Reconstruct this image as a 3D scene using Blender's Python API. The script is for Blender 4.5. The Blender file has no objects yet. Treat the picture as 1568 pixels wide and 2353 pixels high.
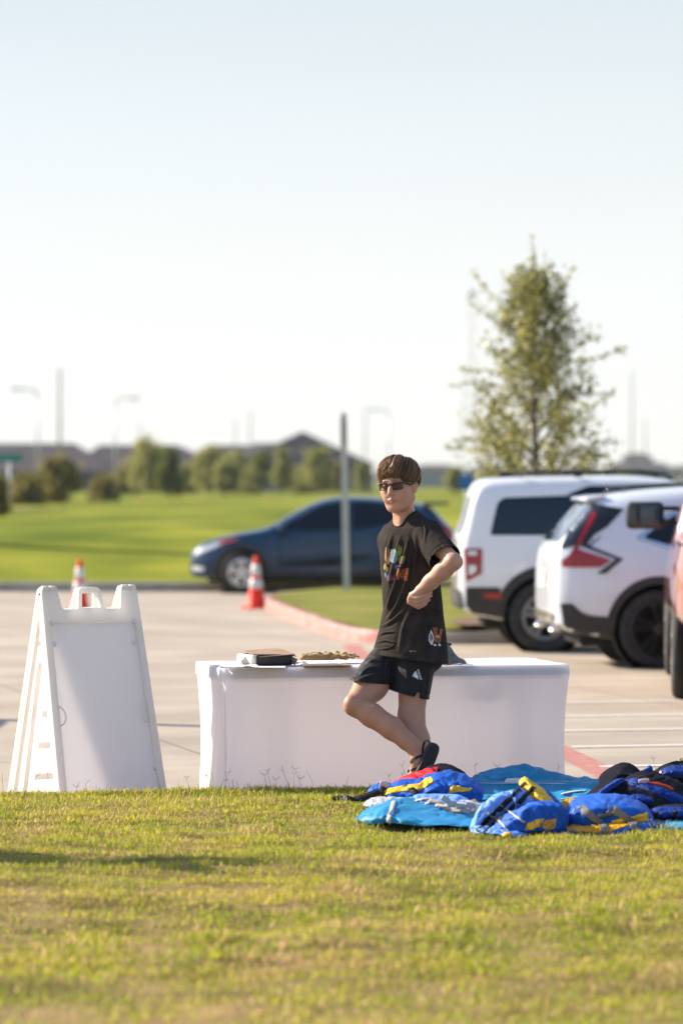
import bpy, bmesh, math, random
import numpy as np
from mathutils import Vector, Matrix
from mathutils.bvhtree import BVHTree
from mathutils.geometry import delaunay_2d_cdt

scene = bpy.context.scene
C = scene.collection
rnd = random.Random(7)
rng = np.random.default_rng(11)
PI = math.pi
R = math.radians

# ------------------------------------------------------------------ camera
EYE = 1.70
FPX = 8820.0                      # focal length in units of a 1568 wide picture
HOR = 1100.0                      # row of the level horizon in a 1568 x 2352 picture
cam_d = bpy.data.cameras.new("camera")
cam = bpy.data.objects.new("camera", cam_d)
C.objects.link(cam)
cam.location = (0, 0, EYE)
cam.rotation_euler = (R(90), 0, 0)
cam_d.sensor_fit = 'HORIZONTAL'
cam_d.sensor_width = 24.0
cam_d.lens = 24.0 * FPX / 1568.0
cam_d.shift_y = -(1176.0 - HOR) / 1568.0
cam_d.clip_start = 0.5
cam_d.clip_end = 6000
cam_d.dof.use_dof = True
cam_d.dof.focus_distance = 19.25
cam_d.dof.aperture_fstop = 2.4
scene.camera = cam

# ------------------------------------------------------------------ light
SUN_AZ = R(64)                    # degrees to the west of the viewing direction
SUN_EL = R(29)
SUNV = Vector((-math.sin(SUN_AZ) * math.cos(SUN_EL), math.cos(SUN_AZ) * math.cos(SUN_EL), math.sin(SUN_EL)))
world = bpy.data.worlds.new("World")
scene.world = world
world.use_nodes = True
nt = world.node_tree
for n in list(nt.nodes):
    nt.nodes.remove(n)
wo = nt.nodes.new('ShaderNodeOutputWorld')
bg = nt.nodes.new('ShaderNodeBackground')
sky = nt.nodes.new('ShaderNodeTexSky')
sky.sky_type = 'NISHITA'
sky.sun_disc = False
sky.sun_elevation = SUN_EL
sky.sun_rotation = -SUN_AZ
sky.altitude = 0
sky.air_density = 0.6
sky.dust_density = 0.6
sky.ozone_density = 1.0
# thin bright haze layer, thicker towards the horizon
wtc = nt.nodes.new('ShaderNodeTexCoord')
wsep = nt.nodes.new('ShaderNodeSeparateXYZ')
wmr = nt.nodes.new('ShaderNodeMapRange')
wmr.interpolation_type = 'SMOOTHSTEP'
wmr.inputs['From Min'].default_value = 0.10
wmr.inputs['From Max'].default_value = 0.60
wmr.inputs['To Min'].default_value = 0.93
wmr.inputs['To Max'].default_value = 0.1
wmp = nt.nodes.new('ShaderNodeMapping')
wmp.inputs['Scale'].default_value = (3.0, 3.0, 16.0)
wnz = nt.nodes.new('ShaderNodeTexNoise')
wnz.inputs['Scale'].default_value = 1.3
wnz.inputs['Detail'].default_value = 5
wma = nt.nodes.new('ShaderNodeMath')
wma.operation = 'MULTIPLY_ADD'
wma.inputs[1].default_value = 0.10
wma2 = nt.nodes.new('ShaderNodeMath')
wma2.operation = 'SUBTRACT'
wma2.inputs[1].default_value = 0.05
wmx = nt.nodes.new('ShaderNodeMix')
wmx.data_type = 'RGBA'
wmx.inputs['B'].default_value = (2.78, 2.74, 2.62, 1)
wrp = nt.nodes.new('ShaderNodeValToRGB')
wrp.color_ramp.elements[0].position = 0.0
wrp.color_ramp.elements[0].color = (2.75, 2.68, 2.52, 1)
wrp.color_ramp.elements[1].position = 0.15
wrp.color_ramp.elements[1].color = (1.90, 2.14, 2.22, 1)
e_ = wrp.color_ramp.elements.new(0.06)
e_.color = (2.65, 2.66, 2.57, 1)
nt.links.new(wtc.outputs['Generated'], wsep.inputs[0])
nt.links.new(wsep.outputs['Z'], wrp.inputs['Fac'])
nt.links.new(wrp.outputs['Color'], wmx.inputs['B'])
nt.links.new(wsep.outputs['Z'], wmr.inputs['Value'])
nt.links.new(wtc.outputs['Generated'], wmp.inputs['Vector'])
nt.links.new(wmp.outputs[0], wnz.inputs['Vector'])
nt.links.new(wnz.outputs['Fac'], wma.inputs[0])
nt.links.new(wmr.outputs[0], wma.inputs[2])
nt.links.new(wma.outputs[0], wma2.inputs[0])
nt.links.new(wma2.outputs[0], wmx.inputs['Factor'])
nt.links.new(sky.outputs[0], wmx.inputs['A'])
nt.links.new(wmx.outputs['Result'], bg.inputs[0])
bg.inputs['Strength'].default_value = 0.145
nt.links.new(bg.outputs[0], wo.inputs[0])

sun_d = bpy.data.lights.new("sun", 'SUN')
sun_d.energy = 4.3
sun_d.angle = R(0.5)
sun_d.color = (1.0, 0.86, 0.68)
sun = bpy.data.objects.new("sun", sun_d)
C.objects.link(sun)
sun.rotation_euler = SUNV.to_track_quat('Z', 'Y').to_euler()
sun.location = (-30, 20, 30)

scene.view_settings.view_transform = 'Standard'
scene.view_settings.look = 'None'
scene.view_settings.exposure = 1.26
scene.view_settings.gamma = 1.0
scene.view_settings.use_curve_mapping = False
scene.cycles.use_denoising = True
scene.cycles.max_bounces = 8
scene.cycles.transparent_max_bounces = 12


# ------------------------------------------------------------------ helpers
def P(px, py, Y):
    """point at depth Y seen at column px, row py of the 1568 x 2352 picture"""
    return Vector(((px - 784.0) / FPX * Y, Y, EYE - (py - HOR) / FPX * Y))


def lot_z(y):
    return -0.0033 * max(0.0, y - 20.0)


def tag(o, label=None, cat=None, group=None, kind=None):
    if label: o['label'] = label
    if cat: o['category'] = cat
    if group: o['group'] = group
    if kind: o['kind'] = kind
    return o


def empty(name, loc, label=None, cat=None, group=None, rz=0.0):
    o = bpy.data.objects.new(name, None)
    o.empty_display_size = 0.2
    C.objects.link(o)
    o.location = loc
    o.rotation_euler = (0, 0, rz)
    return tag(o, label, cat, group)


def children_of(o):
    return [c for c in bpy.data.objects if c.parent is o]


def copy_tree(o, parent=None):
    c = o.copy()
    C.objects.link(c)
    if parent is not None:
        c.parent = parent
    for ch in children_of(o):
        copy_tree(ch, c)
    return c


def mk(name, geo, mats, parent=None, smooth=True, world=False, auto=None):
    """one mesh object from a list of (V, F) or (V, F, material index)"""
    if isinstance(geo, tuple):
        geo = [geo]
    if not isinstance(mats, (list, tuple)):
        mats = [mats]
    vs, loops, tot, mi = [], [], [], []
    off = 0
    for g in geo:
        V = np.asarray(g[0], dtype=np.float64).reshape(-1, 3)
        F = g[1]
        m = g[2] if len(g) > 2 else 0
        vs.append(V)
        if isinstance(F, np.ndarray):
            loops.append((F + off).ravel().astype(np.int32))
            tot.append(np.full(len(F), F.shape[1], np.int32))
            mi.append(np.full(len(F), m, np.int32))
        else:
            for f in F:
                loops.append(np.asarray(f, np.int32) + off)
            tot.append(np.asarray([len(f) for f in F], np.int32))
            mi.append(np.full(len(F), m, np.int32))
        off += len(V)
    V = np.concatenate(vs)
    if world and parent is not None:
        V = V - np.array(parent.location)
    L = np.concatenate(loops)
    T = np.concatenate(tot)
    M = np.concatenate(mi)
    me = bpy.data.meshes.new(name)
    me.vertices.add(len(V))
    me.vertices.foreach_set('co', V.astype(np.float32).ravel())
    me.loops.add(len(L))
    me.loops.foreach_set('vertex_index', L)
    me.polygons.add(len(T))
    st = np.concatenate([[0], np.cumsum(T)[:-1]]).astype(np.int32)
    me.polygons.foreach_set('loop_start', st)
    me.polygons.foreach_set('loop_total', T)
    me.polygons.foreach_set('material_index', M)
    me.polygons.foreach_set('use_smooth', np.full(len(T), bool(smooth)))
    for m in mats:
        me.materials.append(m)
    me.update(calc_edges=True)
    me.validate()
    if auto is not None:
        me.polygons.foreach_set('use_smooth', np.full(len(me.polygons), True))
        try:
            me.set_sharp_from_angle(angle=R(auto))
        except Exception:
            pass
    o = bpy.data.objects.new(name, me)
    C.objects.link(o)
    if parent is not None:
        o.parent = parent
    return o


def fcol(o, cols, name='col'):
    """per vertex colours (base colour pattern)"""
    a = o.data.color_attributes.new(name, 'FLOAT_COLOR', 'POINT')
    cols = np.asarray(cols, np.float32)
    if cols.shape[1] == 3:
        cols = np.concatenate([cols, np.ones((len(cols), 1), np.float32)], 1)
    a.data.foreach_set('color', cols.ravel())


# --- materials
def mat(name, base, rough=0.6, base2=None, scale=4.0, detail=4.0, bump=0.0, bscale=40.0, metal=0.0,
        coat=0.0, spec=0.5, transl=0.0, transl_col=None, attr=None, sheen=0.0, contrast=(0.35, 0.65),
        stretch=None, emit=None, alpha=None, trans=0.0, ior=1.45, coat_rough=0.04, roughvar=0.0, sss=0.0):
    m = bpy.data.materials.new(name)
    m.use_nodes = True
    t = m.node_tree
    b = t.nodes['Principled BSDF']
    out = t.nodes['Material Output']
    b.inputs['Roughness'].default_value = rough
    b.inputs['Metallic'].default_value = metal
    b.inputs['Specular IOR Level'].default_value = spec
    b.inputs['Coat Weight'].default_value = coat
    b.inputs['Coat Roughness'].default_value = coat_rough
    b.inputs['Sheen Weight'].default_value = sheen
    b.inputs['Transmission Weight'].default_value = trans
    b.inputs['IOR'].default_value = ior
    if sss:
        b.inputs['Subsurface Weight'].default_value = sss
        b.inputs['Subsurface Radius'].default_value = (0.012, 0.005, 0.003)
        b.inputs['Subsurface Scale'].default_value = 1.0
    if alpha is not None:
        b.inputs['Alpha'].default_value = alpha
    col_out = None
    tc = t.nodes.new('ShaderNodeTexCoord')
    vec = tc.outputs['Object']
    if stretch:
        mp = t.nodes.new('ShaderNodeMapping')
        mp.inputs['Scale'].default_value = stretch
        t.links.new(vec, mp.inputs['Vector'])
        vec = mp.outputs['Vector']
    if attr:
        an = t.nodes.new('ShaderNodeAttribute')
        an.attribute_name = attr
        col_out = an.outputs['Color']
        if base2 is not None:
            nz = t.nodes.new('ShaderNodeTexNoise')
            nz.inputs['Scale'].default_value = scale
            nz.inputs['Detail'].default_value = detail
            t.links.new(vec, nz.inputs['Vector'])
            mr = t.nodes.new('ShaderNodeMapRange')
            mr.inputs['From Min'].default_value = contrast[0]
            mr.inputs['From Max'].default_value = contrast[1]
            mr.inputs['To Min'].default_value = 1 - base2
            mr.inputs['To Max'].default_value = 1 + base2
            t.links.new(nz.outputs['Fac'], mr.inputs['Value'])
            mx = t.nodes.new('ShaderNodeVectorMath')
            mx.operation = 'SCALE'
            t.links.new(col_out, mx.inputs[0])
            t.links.new(mr.outputs[0], mx.inputs['Scale'])
            col_out = mx.outputs[0]
    elif base2 is not None:
        nz = t.nodes.new('ShaderNodeTexNoise')
        nz.inputs['Scale'].default_value = scale
        nz.inputs['Detail'].default_value = detail
        t.links.new(vec, nz.inputs['Vector'])
        rp = t.nodes.new('ShaderNodeValToRGB')
        rp.color_ramp.elements[0].position = contrast[0]
        rp.color_ramp.elements[1].position = contrast[1]
        rp.color_ramp.elements[0].color = (*base, 1)
        rp.color_ramp.elements[1].color = (*base2, 1)
        t.links.new(nz.outputs['Fac'], rp.inputs['Fac'])
        col_out = rp.outputs['Color']
        if roughvar:
            mr = t.nodes.new('ShaderNodeMapRange')
            mr.inputs['To Min'].default_value = max(0, rough - roughvar)
            mr.inputs['To Max'].default_value = min(1, rough + roughvar)
            t.links.new(nz.outputs['Fac'], mr.inputs['Value'])
            t.links.new(mr.outputs[0], b.inputs['Roughness'])
    if col_out is not None:
        t.links.new(col_out, b.inputs['Base Color'])
    else:
        b.inputs['Base Color'].default_value = (*base, 1)
    if bump:
        n2 = t.nodes.new('ShaderNodeTexNoise')
        n2.inputs['Scale'].default_value = bscale
        n2.inputs['Detail'].default_value = 5
        t.links.new(vec, n2.inputs['Vector'])
        bp = t.nodes.new('ShaderNodeBump')
        bp.inputs['Strength'].default_value = min(1.0, bump)
        bp.inputs['Distance'].default_value = 0.01
        t.links.new(n2.outputs['Fac'], bp.inputs['Height'])
        t.links.new(bp.outputs['Normal'], b.inputs['Normal'])
    if emit:
        b.inputs['Emission Color'].default_value = (*emit[0], 1)
        b.inputs['Emission Strength'].default_value = emit[1]
    if transl:
        tr = t.nodes.new('ShaderNodeBsdfTranslucent')
        mx = t.nodes.new('ShaderNodeMixShader')
        mx.inputs[0].default_value = transl
        if transl_col is not None:
            tr.inputs['Color'].default_value = (*transl_col, 1)
        elif col_out is not None:
            t.links.new(col_out, tr.inputs['Color'])
        else:
            tr.inputs['Color'].default_value = (*base, 1)
        t.links.new(b.outputs[0], mx.inputs[1])
        t.links.new(tr.outputs[0], mx.inputs[2])
        t.links.new(mx.outputs[0], out.inputs['Surface'])
    return m


# --- geometry generators, each returns (V, F)
def box(c, s, rot=None):
    x, y, z = s[0] / 2, s[1] / 2, s[2] / 2
    V = np.array([[-x, -y, -z], [x, -y, -z], [x, y, -z], [-x, y, -z], [-x, -y, z], [x, -y, z], [x, y, z], [-x, y, z]])
    if rot is not None:
        V = V @ np.array(rot).T
    V = V + np.array(c)
    return V, [(3, 2, 1, 0), (4, 5, 6, 7), (0, 1, 5, 4), (1, 2, 6, 5), (2, 3, 7, 6), (3, 0, 4, 7)]


def rbox(c, s, r=0.01, rot=None, seg=2):
    """box with rounded edges"""
    bm = bmesh.new()
    bmesh.ops.create_cube(bm, size=1.0)
    bmesh.ops.scale(bm, vec=s, verts=bm.verts)
    bmesh.ops.bevel(bm, geom=bm.edges[:], offset=min(r, min(s) * 0.49), segments=seg, affect='EDGES', profile=0.5)
    V = np.array([v.co[:] for v in bm.verts])
    bm.verts.index_update()
    F = [tuple(v.index for v in f.verts) for f in bm.faces]
    bm.free()
    if rot is not None:
        V = V @ np.array(rot).T
    return V + np.array(c), F


def frame_from(d, up=(0, 0, 1)):
    d = np.array(d, float)
    d = d / (np.linalg.norm(d) + 1e-12)
    u = np.array(up, float)
    if abs(np.dot(d, u)) > 0.97:
        u = np.array([1.0, 0, 0])
    s = np.cross(d, u)
    s /= np.linalg.norm(s)
    u = np.cross(s, d)
    return d, s, u


def tube(pts, rad, n=10, caps=True):
    pts = np.array([tuple(p) for p in pts], float)
    rad = np.broadcast_to(np.array(rad, float), (len(pts),))
    V, F = [], []
    prev = None
    for i, p in enumerate(pts):
        d = pts[min(i + 1, len(pts) - 1)] - pts[max(i - 1, 0)]
        d, s, u = frame_from(d)
        if prev is not None:
            s = prev - d * np.dot(prev, d)
            s /= np.linalg.norm(s) + 1e-12
            u = np.cross(s, d)
        prev = s
        for k in range(n):
            a = 2 * PI * k / n
            V.append(p + rad[i] * (math.cos(a) * s + math.sin(a) * u))
    for i in range(len(pts) - 1):
        for k in range(n):
            k2 = (k + 1) % n
            F.append((i * n + k, i * n + k2, (i + 1) * n + k2, (i + 1) * n + k))
    if caps:
        F.append(tuple(range(n - 1, -1, -1)))
        F.append(tuple(range((len(pts) - 1) * n, len(pts) * n)))
    return np.array(V), F


def lathe(prof, n=32, axis='z', c=(0, 0, 0)):
    """prof: list of (r, h)"""
    V, F = [], []
    m = len(prof)
    for k in range(n):
        a = 2 * PI * k / n
        for r, h in prof:
            if axis == 'z':
                V.append((r * math.cos(a), r * math.sin(a), h))
            else:
                V.append((r * math.cos(a), h, r * math.sin(a)))
    for k in range(n):
        k2 = (k + 1) % n
        for i in range(m - 1):
            F.append((k * m + i, k2 * m + i, k2 * m + i + 1, k * m + i + 1))
    return np.array(V) + np.array(c), F


def catmull(pts, n):
    """resample a polyline of k-vectors smoothly to n points"""
    p = np.array([tuple(q) for q in pts], float)
    k = len(p)
    if k == 2:
        t = np.linspace(0, 1, n)[:, None]
        return p[0] * (1 - t) + p[1] * t
    e = np.concatenate([[2 * p[0] - p[1]], p, [2 * p[-1] - p[-2]]])
    t = np.linspace(0, k - 1, n)
    i = np.minimum(t.astype(int), k - 2)
    f = (t - i)[:, None]
    a, b, c, d = e[i], e[i + 1], e[i + 2], e[i + 3]
    return 0.5 * (2 * b + (c - a) * f + (2 * a - 5 * b + 4 * c - d) * f ** 2 + (3 * b - a - 3 * c + d) * f ** 3)


def ribbon(pts, width, up, thick=0.002, n=24):
    """flat strap along pts; up = its normal, one vector or one per point"""
    p = catmull(pts, n)
    U = np.array(up, float)
    if U.ndim == 1:
        U = np.repeat(U[None], n, 0)
    else:
        U = catmull(U, n)
    V, F = [], []
    for i in range(n):
        d = p[min(i + 1, n - 1)] - p[max(i - 1, 0)]
        d /= np.linalg.norm(d) + 1e-12
        u = U[i] - d * np.dot(U[i], d)
        u /= np.linalg.norm(u) + 1e-12
        s = np.cross(d, u)
        for a, b in ((-1, -1), (1, -1), (1, 1), (-1, 1)):
            V.append(p[i] + s * a * width / 2 + u * b * thick / 2)
    for i in range(n - 1):
        for k in range(4):
            k2 = (k + 1) % 4
            F.append((i * 4 + k, i * 4 + k2, i * 4 + 4 + k2, i * 4 + 4 + k))
    F.append((3, 2, 1, 0))
    F.append(tuple(range((n - 1) * 4, n * 4)))
    return np.array(V), F


def vnoise(p, seed=0):
    """cheap smooth pseudo noise of points (n,3) in about -1..1"""
    r = np.random.default_rng(seed)
    s = 0
    for k in range(7):
        w = r.normal(size=3)
        w /= np.linalg.norm(w)
        s = s + np.sin(p @ (w * r.uniform(0.7, 1.9)) * 2 * PI + r.uniform(0, 6.28))
    return s / 4.0


def extrude_poly(poly, z0, z1):
    n = len(poly)
    V = [(x, y, z0) for x, y in poly] + [(x, y, z1) for x, y in poly]
    F = [tuple(range(n - 1, -1, -1)), tuple(range(n, 2 * n))]
    for i in range(n):
        j = (i + 1) % n
        F.append((i, j, n + j, n + i))
    return np.array(V, float), F


def plate(splines, half, bevel=0.0, res=2, cyc=None):
    """flat plate in the xy plane (holes by further splines), extruded +-half with rounded edges"""
    cu = bpy.data.curves.new('tmp', 'CURVE')
    cu.dimensions = '2D'
    cu.fill_mode = 'BOTH'
    cu.extrude = max(0.0, half - bevel)
    cu.bevel_depth = bevel
    cu.bevel_resolution = res
    cu.offset = -bevel
    for sp in splines:
        s = cu.splines.new('POLY')
        s.points.add(len(sp) - 1)
        for i, (x, y) in enumerate(sp):
            s.points[i].co = (x, y, 0, 1)
        s.use_cyclic_u = True
    ob = bpy.data.objects.new('tmp', cu)
    C.objects.link(ob)
    dg = bpy.context.evaluated_depsgraph_get()
    me = bpy.data.meshes.new_from_object(ob.evaluated_get(dg))
    V = np.array([v.co[:] for v in me.vertices])
    F = [tuple(p.vertices) for p in me.polygons]
    bpy.data.objects.remove(ob)
    bpy.data.curves.remove(cu)
    bpy.data.meshes.remove(me)
    return V, F


def text_geo(s, size, extrude=0.0):
    cu = bpy.data.curves.new('tmp', 'FONT')
    cu.body = s
    cu.size = size
    cu.align_x = 'CENTER'
    cu.align_y = 'CENTER'
    cu.extrude = extrude
    ob = bpy.data.objects.new('tmp', cu)
    C.objects.link(ob)
    dg = bpy.context.evaluated_depsgraph_get()
    me = bpy.data.meshes.new_from_object(ob.evaluated_get(dg))
    V = np.array([v.co[:] for v in me.vertices])
    F = [tuple(p.vertices) for p in me.polygons]
    bpy.data.objects.remove(ob)
    bpy.data.curves.remove(cu)
    bpy.data.meshes.remove(me)
    return V, F


def rounded(poly, r, n=5):
    """round the corners of a 2D polygon; r one radius or one per corner"""
    out = []
    k = len(poly)
    for i in range(k):
        rr = r[i] if isinstance(r, (list, tuple)) else r
        p = Vector(poly[i]); a = Vector(poly[i - 1]); b = Vector(poly[(i + 1) % k])
        da, db = (a - p), (b - p)
        rr = min(rr, da.length * 0.49, db.length * 0.49)
        if rr < 1e-6:
            out.append((p.x, p.y)); continue
        s, e = p + da.normalized() * rr, p + db.normalized() * rr
        for j in range(n + 1):
            t = j / n
            q = s * (1 - t) ** 2 + p * 2 * t * (1 - t) + e * t * t
            out.append((q.x, q.y))
    return out


def tri_fill(poly, step, holes=()):
    """triangulated polygon with inner points every step"""
    pts = []
    edges = []
    def add(loop):
        dense = []
        for i in range(len(loop)):
            a, b = Vector(loop[i]), Vector(loop[(i + 1) % len(loop)])
            m = max(1, int((b - a).length / step))
            for j in range(m):
                dense.append(a.lerp(b, j / m))
        o = len(pts)
        pts.extend(dense)
        for i in range(len(dense)):
            edges.append((o + i, o + (i + 1) % len(dense)))
    add(poly)
    xs = [p[0] for p in poly]; ys = [p[1] for p in poly]
    def inside(x, y):
        c = False
        j = len(poly) - 1
        for i in range(len(poly)):
            xi, yi = poly[i]; xj, yj = poly[j]
            if (yi > y) != (yj > y) and x < (xj - xi) * (y - yi) / (yj - yi) + xi:
                c = not c
            j = i
        return c
    nx = int((max(xs) - min(xs)) / step) + 1
    ny = int((max(ys) - min(ys)) / step) + 1
    for i in range(nx):
        for j in range(ny):
            x = min(xs) + (i + 0.5) * step; y = min(ys) + (j + 0.5) * step
            if inside(x, y):
                pts.append(Vector((x, y)))
    v, e, f, *_ = delaunay_2d_cdt(pts, edges, [], 1, 1e-6)
    return [tuple(p) for p in v], [tuple(t) for t in f]


def project(bvh, pts2, F, to3, direction, off=0.003):
    """shoot 2D points onto a surface; to3 maps (a, b) to a ray start"""
    V = []
    ok = []
    d = Vector(direction)
    for p in pts2:
        o = to3(p[0], p[1])
        hit, nrm, idx, dist = bvh.ray_cast(o, d)
        if hit is None:
            hit, nrm, idx, dist = bvh.find_nearest(o + d * 1.0)
        if nrm.dot(d) > 0:
            nrm = -nrm
        V.append((hit - d * off * 0.5 + nrm * off * 0.7)[:])
    return np.array(V), F


def panel(bvh, poly, to3, direction, step=0.04, off=0.004):
    p, f = tri_fill(poly, step)
    return project(bvh, p, f, to3, direction, off)


def bvh_of(V, F):
    return BVHTree.FromPolygons([tuple(v) for v in V], [tuple(int(i) for i in f) for f in F])


def xform(geo, M):
    V = np.asarray(geo[0])
    Mn = np.array(M)
    return (V @ Mn[:3, :3].T + Mn[:3, 3],) + tuple(geo[1:])


def subdiv(geo, lv=1):
    """Catmull-Clark"""
    me = bpy.data.meshes.new('tmp')
    me.from_pydata([tuple(v) for v in geo[0]], [], [tuple(int(i) for i in f) for f in geo[1]])
    ob = bpy.data.objects.new('tmp', me)
    C.objects.link(ob)
    md = ob.modifiers.new('s', 'SUBSURF')
    md.levels = lv
    md.render_levels = lv
    dg = bpy.context.evaluated_depsgraph_get()
    m2 = bpy.data.meshes.new_from_object(ob.evaluated_get(dg))
    V = np.array([v.co[:] for v in m2.vertices])
    F = [tuple(p.vertices) for p in m2.polygons]
    bpy.data.objects.remove(ob)
    bpy.data.meshes.remove(me)
    bpy.data.meshes.remove(m2)
    return V, F


def boolean_cut(geo, cutters):
    me = bpy.data.meshes.new('tmp')
    me.from_pydata([tuple(v) for v in geo[0]], [], [tuple(int(i) for i in f) for f in geo[1]])
    ob = bpy.data.objects.new('tmp', me)
    C.objects.link(ob)
    tmp = [ob]
    for c in cutters:
        m = bpy.data.meshes.new('tmpc')
        m.from_pydata([tuple(v) for v in c[0]], [], [tuple(int(i) for i in f) for f in c[1]])
        oc = bpy.data.objects.new('tmpc', m)
        C.objects.link(oc)
        tmp.append(oc)
        md = ob.modifiers.new('b', 'BOOLEAN')
        md.operation = 'DIFFERENCE'
        md.object = oc
        md.solver = 'EXACT'
    dg = bpy.context.evaluated_depsgraph_get()
    m2 = bpy.data.meshes.new_from_object(ob.evaluated_get(dg))
    V = np.array([v.co[:] for v in m2.vertices])
    F = [tuple(p.vertices) for p in m2.polygons]
    for o in tmp:
        d = o.data
        bpy.data.objects.remove(o)
        bpy.data.meshes.remove(d)
    bpy.data.meshes.remove(m2)
    return V, F


# --- smooth solids on a grid
class Solid:
    def __init__(self, lo, hi, h):
        self.lo = np.array(lo, float)
        self.h = h
        self.n = np.ceil((np.array(hi, float) - self.lo) / h).astype(int) + 1
        self.f = np.full(self.n, 1.0, np.float32)

    def _win(self, lo, hi):
        a = np.maximum(0, np.floor((np.array(lo) - self.lo) / self.h).astype(int))
        b = np.minimum(self.n, np.ceil((np.array(hi) - self.lo) / self.h).astype(int) + 1)
        sl = tuple(slice(int(x), int(max(x, y))) for x, y in zip(a, b))
        ax = [self.lo[i] + self.h * np.arange(sl[i].start, sl[i].stop) for i in range(3)]
        g = np.meshgrid(*ax, indexing='ij')
        return sl, [q.astype(np.float32) for q in g]

    def put(self, sl, d, k, mode='add'):
        f = self.f[sl]
        if f.size == 0:
            return
        d = d.astype(np.float32)
        if mode == 'sub':
            d = -d
            if k > 0:
                hh = np.maximum(k - np.abs(f - d), 0) / k
                r = np.maximum(f, d) + hh * hh * k * 0.25
            else:
                r = np.maximum(f, d)
        else:
            if k > 0:
                hh = np.maximum(k - np.abs(f - d), 0) / k
                r = np.minimum(f, d) - hh * hh * k * 0.25
            else:
                r = np.minimum(f, d)
        self.f[sl] = r

    def cap(self, a, b, ra, rb, k=0.01, mode='add'):
        a = np.array(tuple(a), float); b = np.array(tuple(b), float)
        m = max(ra, rb) + k + 3 * self.h
        sl, (x, y, z) = self._win(np.minimum(a, b) - m, np.maximum(a, b) + m)
        d = b - a
        L2 = max(float(d @ d), 1e-12)
        t = np.clip(((x - a[0]) * d[0] + (y - a[1]) * d[1] + (z - a[2]) * d[2]) / L2, 0, 1)
        q = np.sqrt((x - a[0] - t * d[0]) ** 2 + (y - a[1] - t * d[1]) ** 2 + (z - a[2] - t * d[2]) ** 2)
        self.put(sl, q - (ra + (rb - ra) * t), k, mode)

    def chain(self, pts, rads, k=0.01, mode='add'):
        for i in range(len(pts) - 1):
            self.cap(pts[i], pts[i + 1], rads[i], rads[i + 1], k, mode)

    def ell(self, c, r, M=None, k=0.01, mode='add'):
        """ellipsoid, M columns are its axes"""
        c = np.array(tuple(c), float); r = np.array(r, float)
        m = r.max() + k + 3 * self.h
        sl, (x, y, z) = self._win(c - m, c + m)
        x, y, z = x - c[0], y - c[1], z - c[2]
        if M is not None:
            M = np.array(M)
            x, y, z = (x * M[0, 0] + y * M[1, 0] + z * M[2, 0], x * M[0, 1] + y * M[1, 1] + z * M[2, 1],
                       x * M[0, 2] + y * M[1, 2] + z * M[2, 2])
        k0 = np.sqrt((x / r[0]) ** 2 + (y / r[1]) ** 2 + (z / r[2]) ** 2)
        k1 = np.sqrt((x / r[0] ** 2) ** 2 + (y / r[1] ** 2) ** 2 + (z / r[2] ** 2) ** 2) + 1e-6
        self.put(sl, k0 * (k0 - 1) / k1, k, mode)

    def plane(self, p, n):
        """keep the side the normal points away from"""
        n = np.array(tuple(n), float); n /= np.linalg.norm(n)
        p = np.array(tuple(p), float)
        sl, (x, y, z) = self._win(self.lo, self.lo + self.h * self.n)
        d = (x - p[0]) * n[0] + (y - p[1]) * n[1] + (z - p[2]) * n[2]
        self.f[sl] = np.maximum(self.f[sl], d.astype(np.float32))

    def mesh(self):
        f = self.f
        s = f < 0
        n = self.n
        c = np.zeros(n - 1, np.int8)
        for i in (0, 1):
            for j in (0, 1):
                for k in (0, 1):
                    c += s[i:n[0] - 1 + i, j:n[1] - 1 + j, k:n[2] - 1 + k]
        act = np.argwhere((c > 0) & (c < 8))
        idx = np.full(n - 1, -1, np.int64)
        idx[act[:, 0], act[:, 1], act[:, 2]] = np.arange(len(act))
        acc = np.zeros((len(act), 3))
        cnt = np.zeros(len(act))
        corners = [(i, j, k) for i in (0, 1) for j in (0, 1) for k in (0, 1)]
        for ca in corners:
            for ax in range(3):
                if ca[ax]:
                    continue
                cb = list(ca); cb[ax] = 1
                fa = f[act[:, 0] + ca[0], act[:, 1] + ca[1], act[:, 2] + ca[2]]
                fb = f[act[:, 0] + cb[0], act[:, 1] + cb[1], act[:, 2] + cb[2]]
                m = (fa < 0) != (fb < 0)
                t = np.where(m, fa / np.where(m, fa - fb, 1), 0)
                p = np.array(ca, float)[None].repeat(len(act), 0)
                p[:, ax] += t
                acc[m] += p[m]
                cnt[m] += 1
        V = self.lo + self.h * (act + acc / cnt[:, None])
        Q = []
        for ax in range(3):
            b, d = (ax + 1) % 3, (ax + 2) % 3
            sa = [slice(None)] * 3; sb = [slice(None)] * 3
            sa[ax] = slice(0, n[ax] - 1); sb[ax] = slice(1, n[ax])
            A, B = s[tuple(sa)], s[tuple(sb)]
            e = np.argwhere(A != B)
            e = e[(e[:, b] > 0) & (e[:, d] > 0) & (e[:, b] < n[b] - 1) & (e[:, d] < n[d] - 1)]
            flip = A[e[:, 0], e[:, 1], e[:, 2]]
            def cell(ob, od):
                q = e.copy()
                q[:, b] -= ob; q[:, d] -= od
                return idx[q[:, 0], q[:, 1], q[:, 2]]
            q = np.stack([cell(1, 1), cell(0, 1), cell(0, 0), cell(1, 0)], 1)
            q[~flip] = q[~flip][:, ::-1]
            Q.append(q)
        Q = np.concatenate(Q)
        Q = Q[(Q >= 0).all(1)]
        return V, Q


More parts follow.
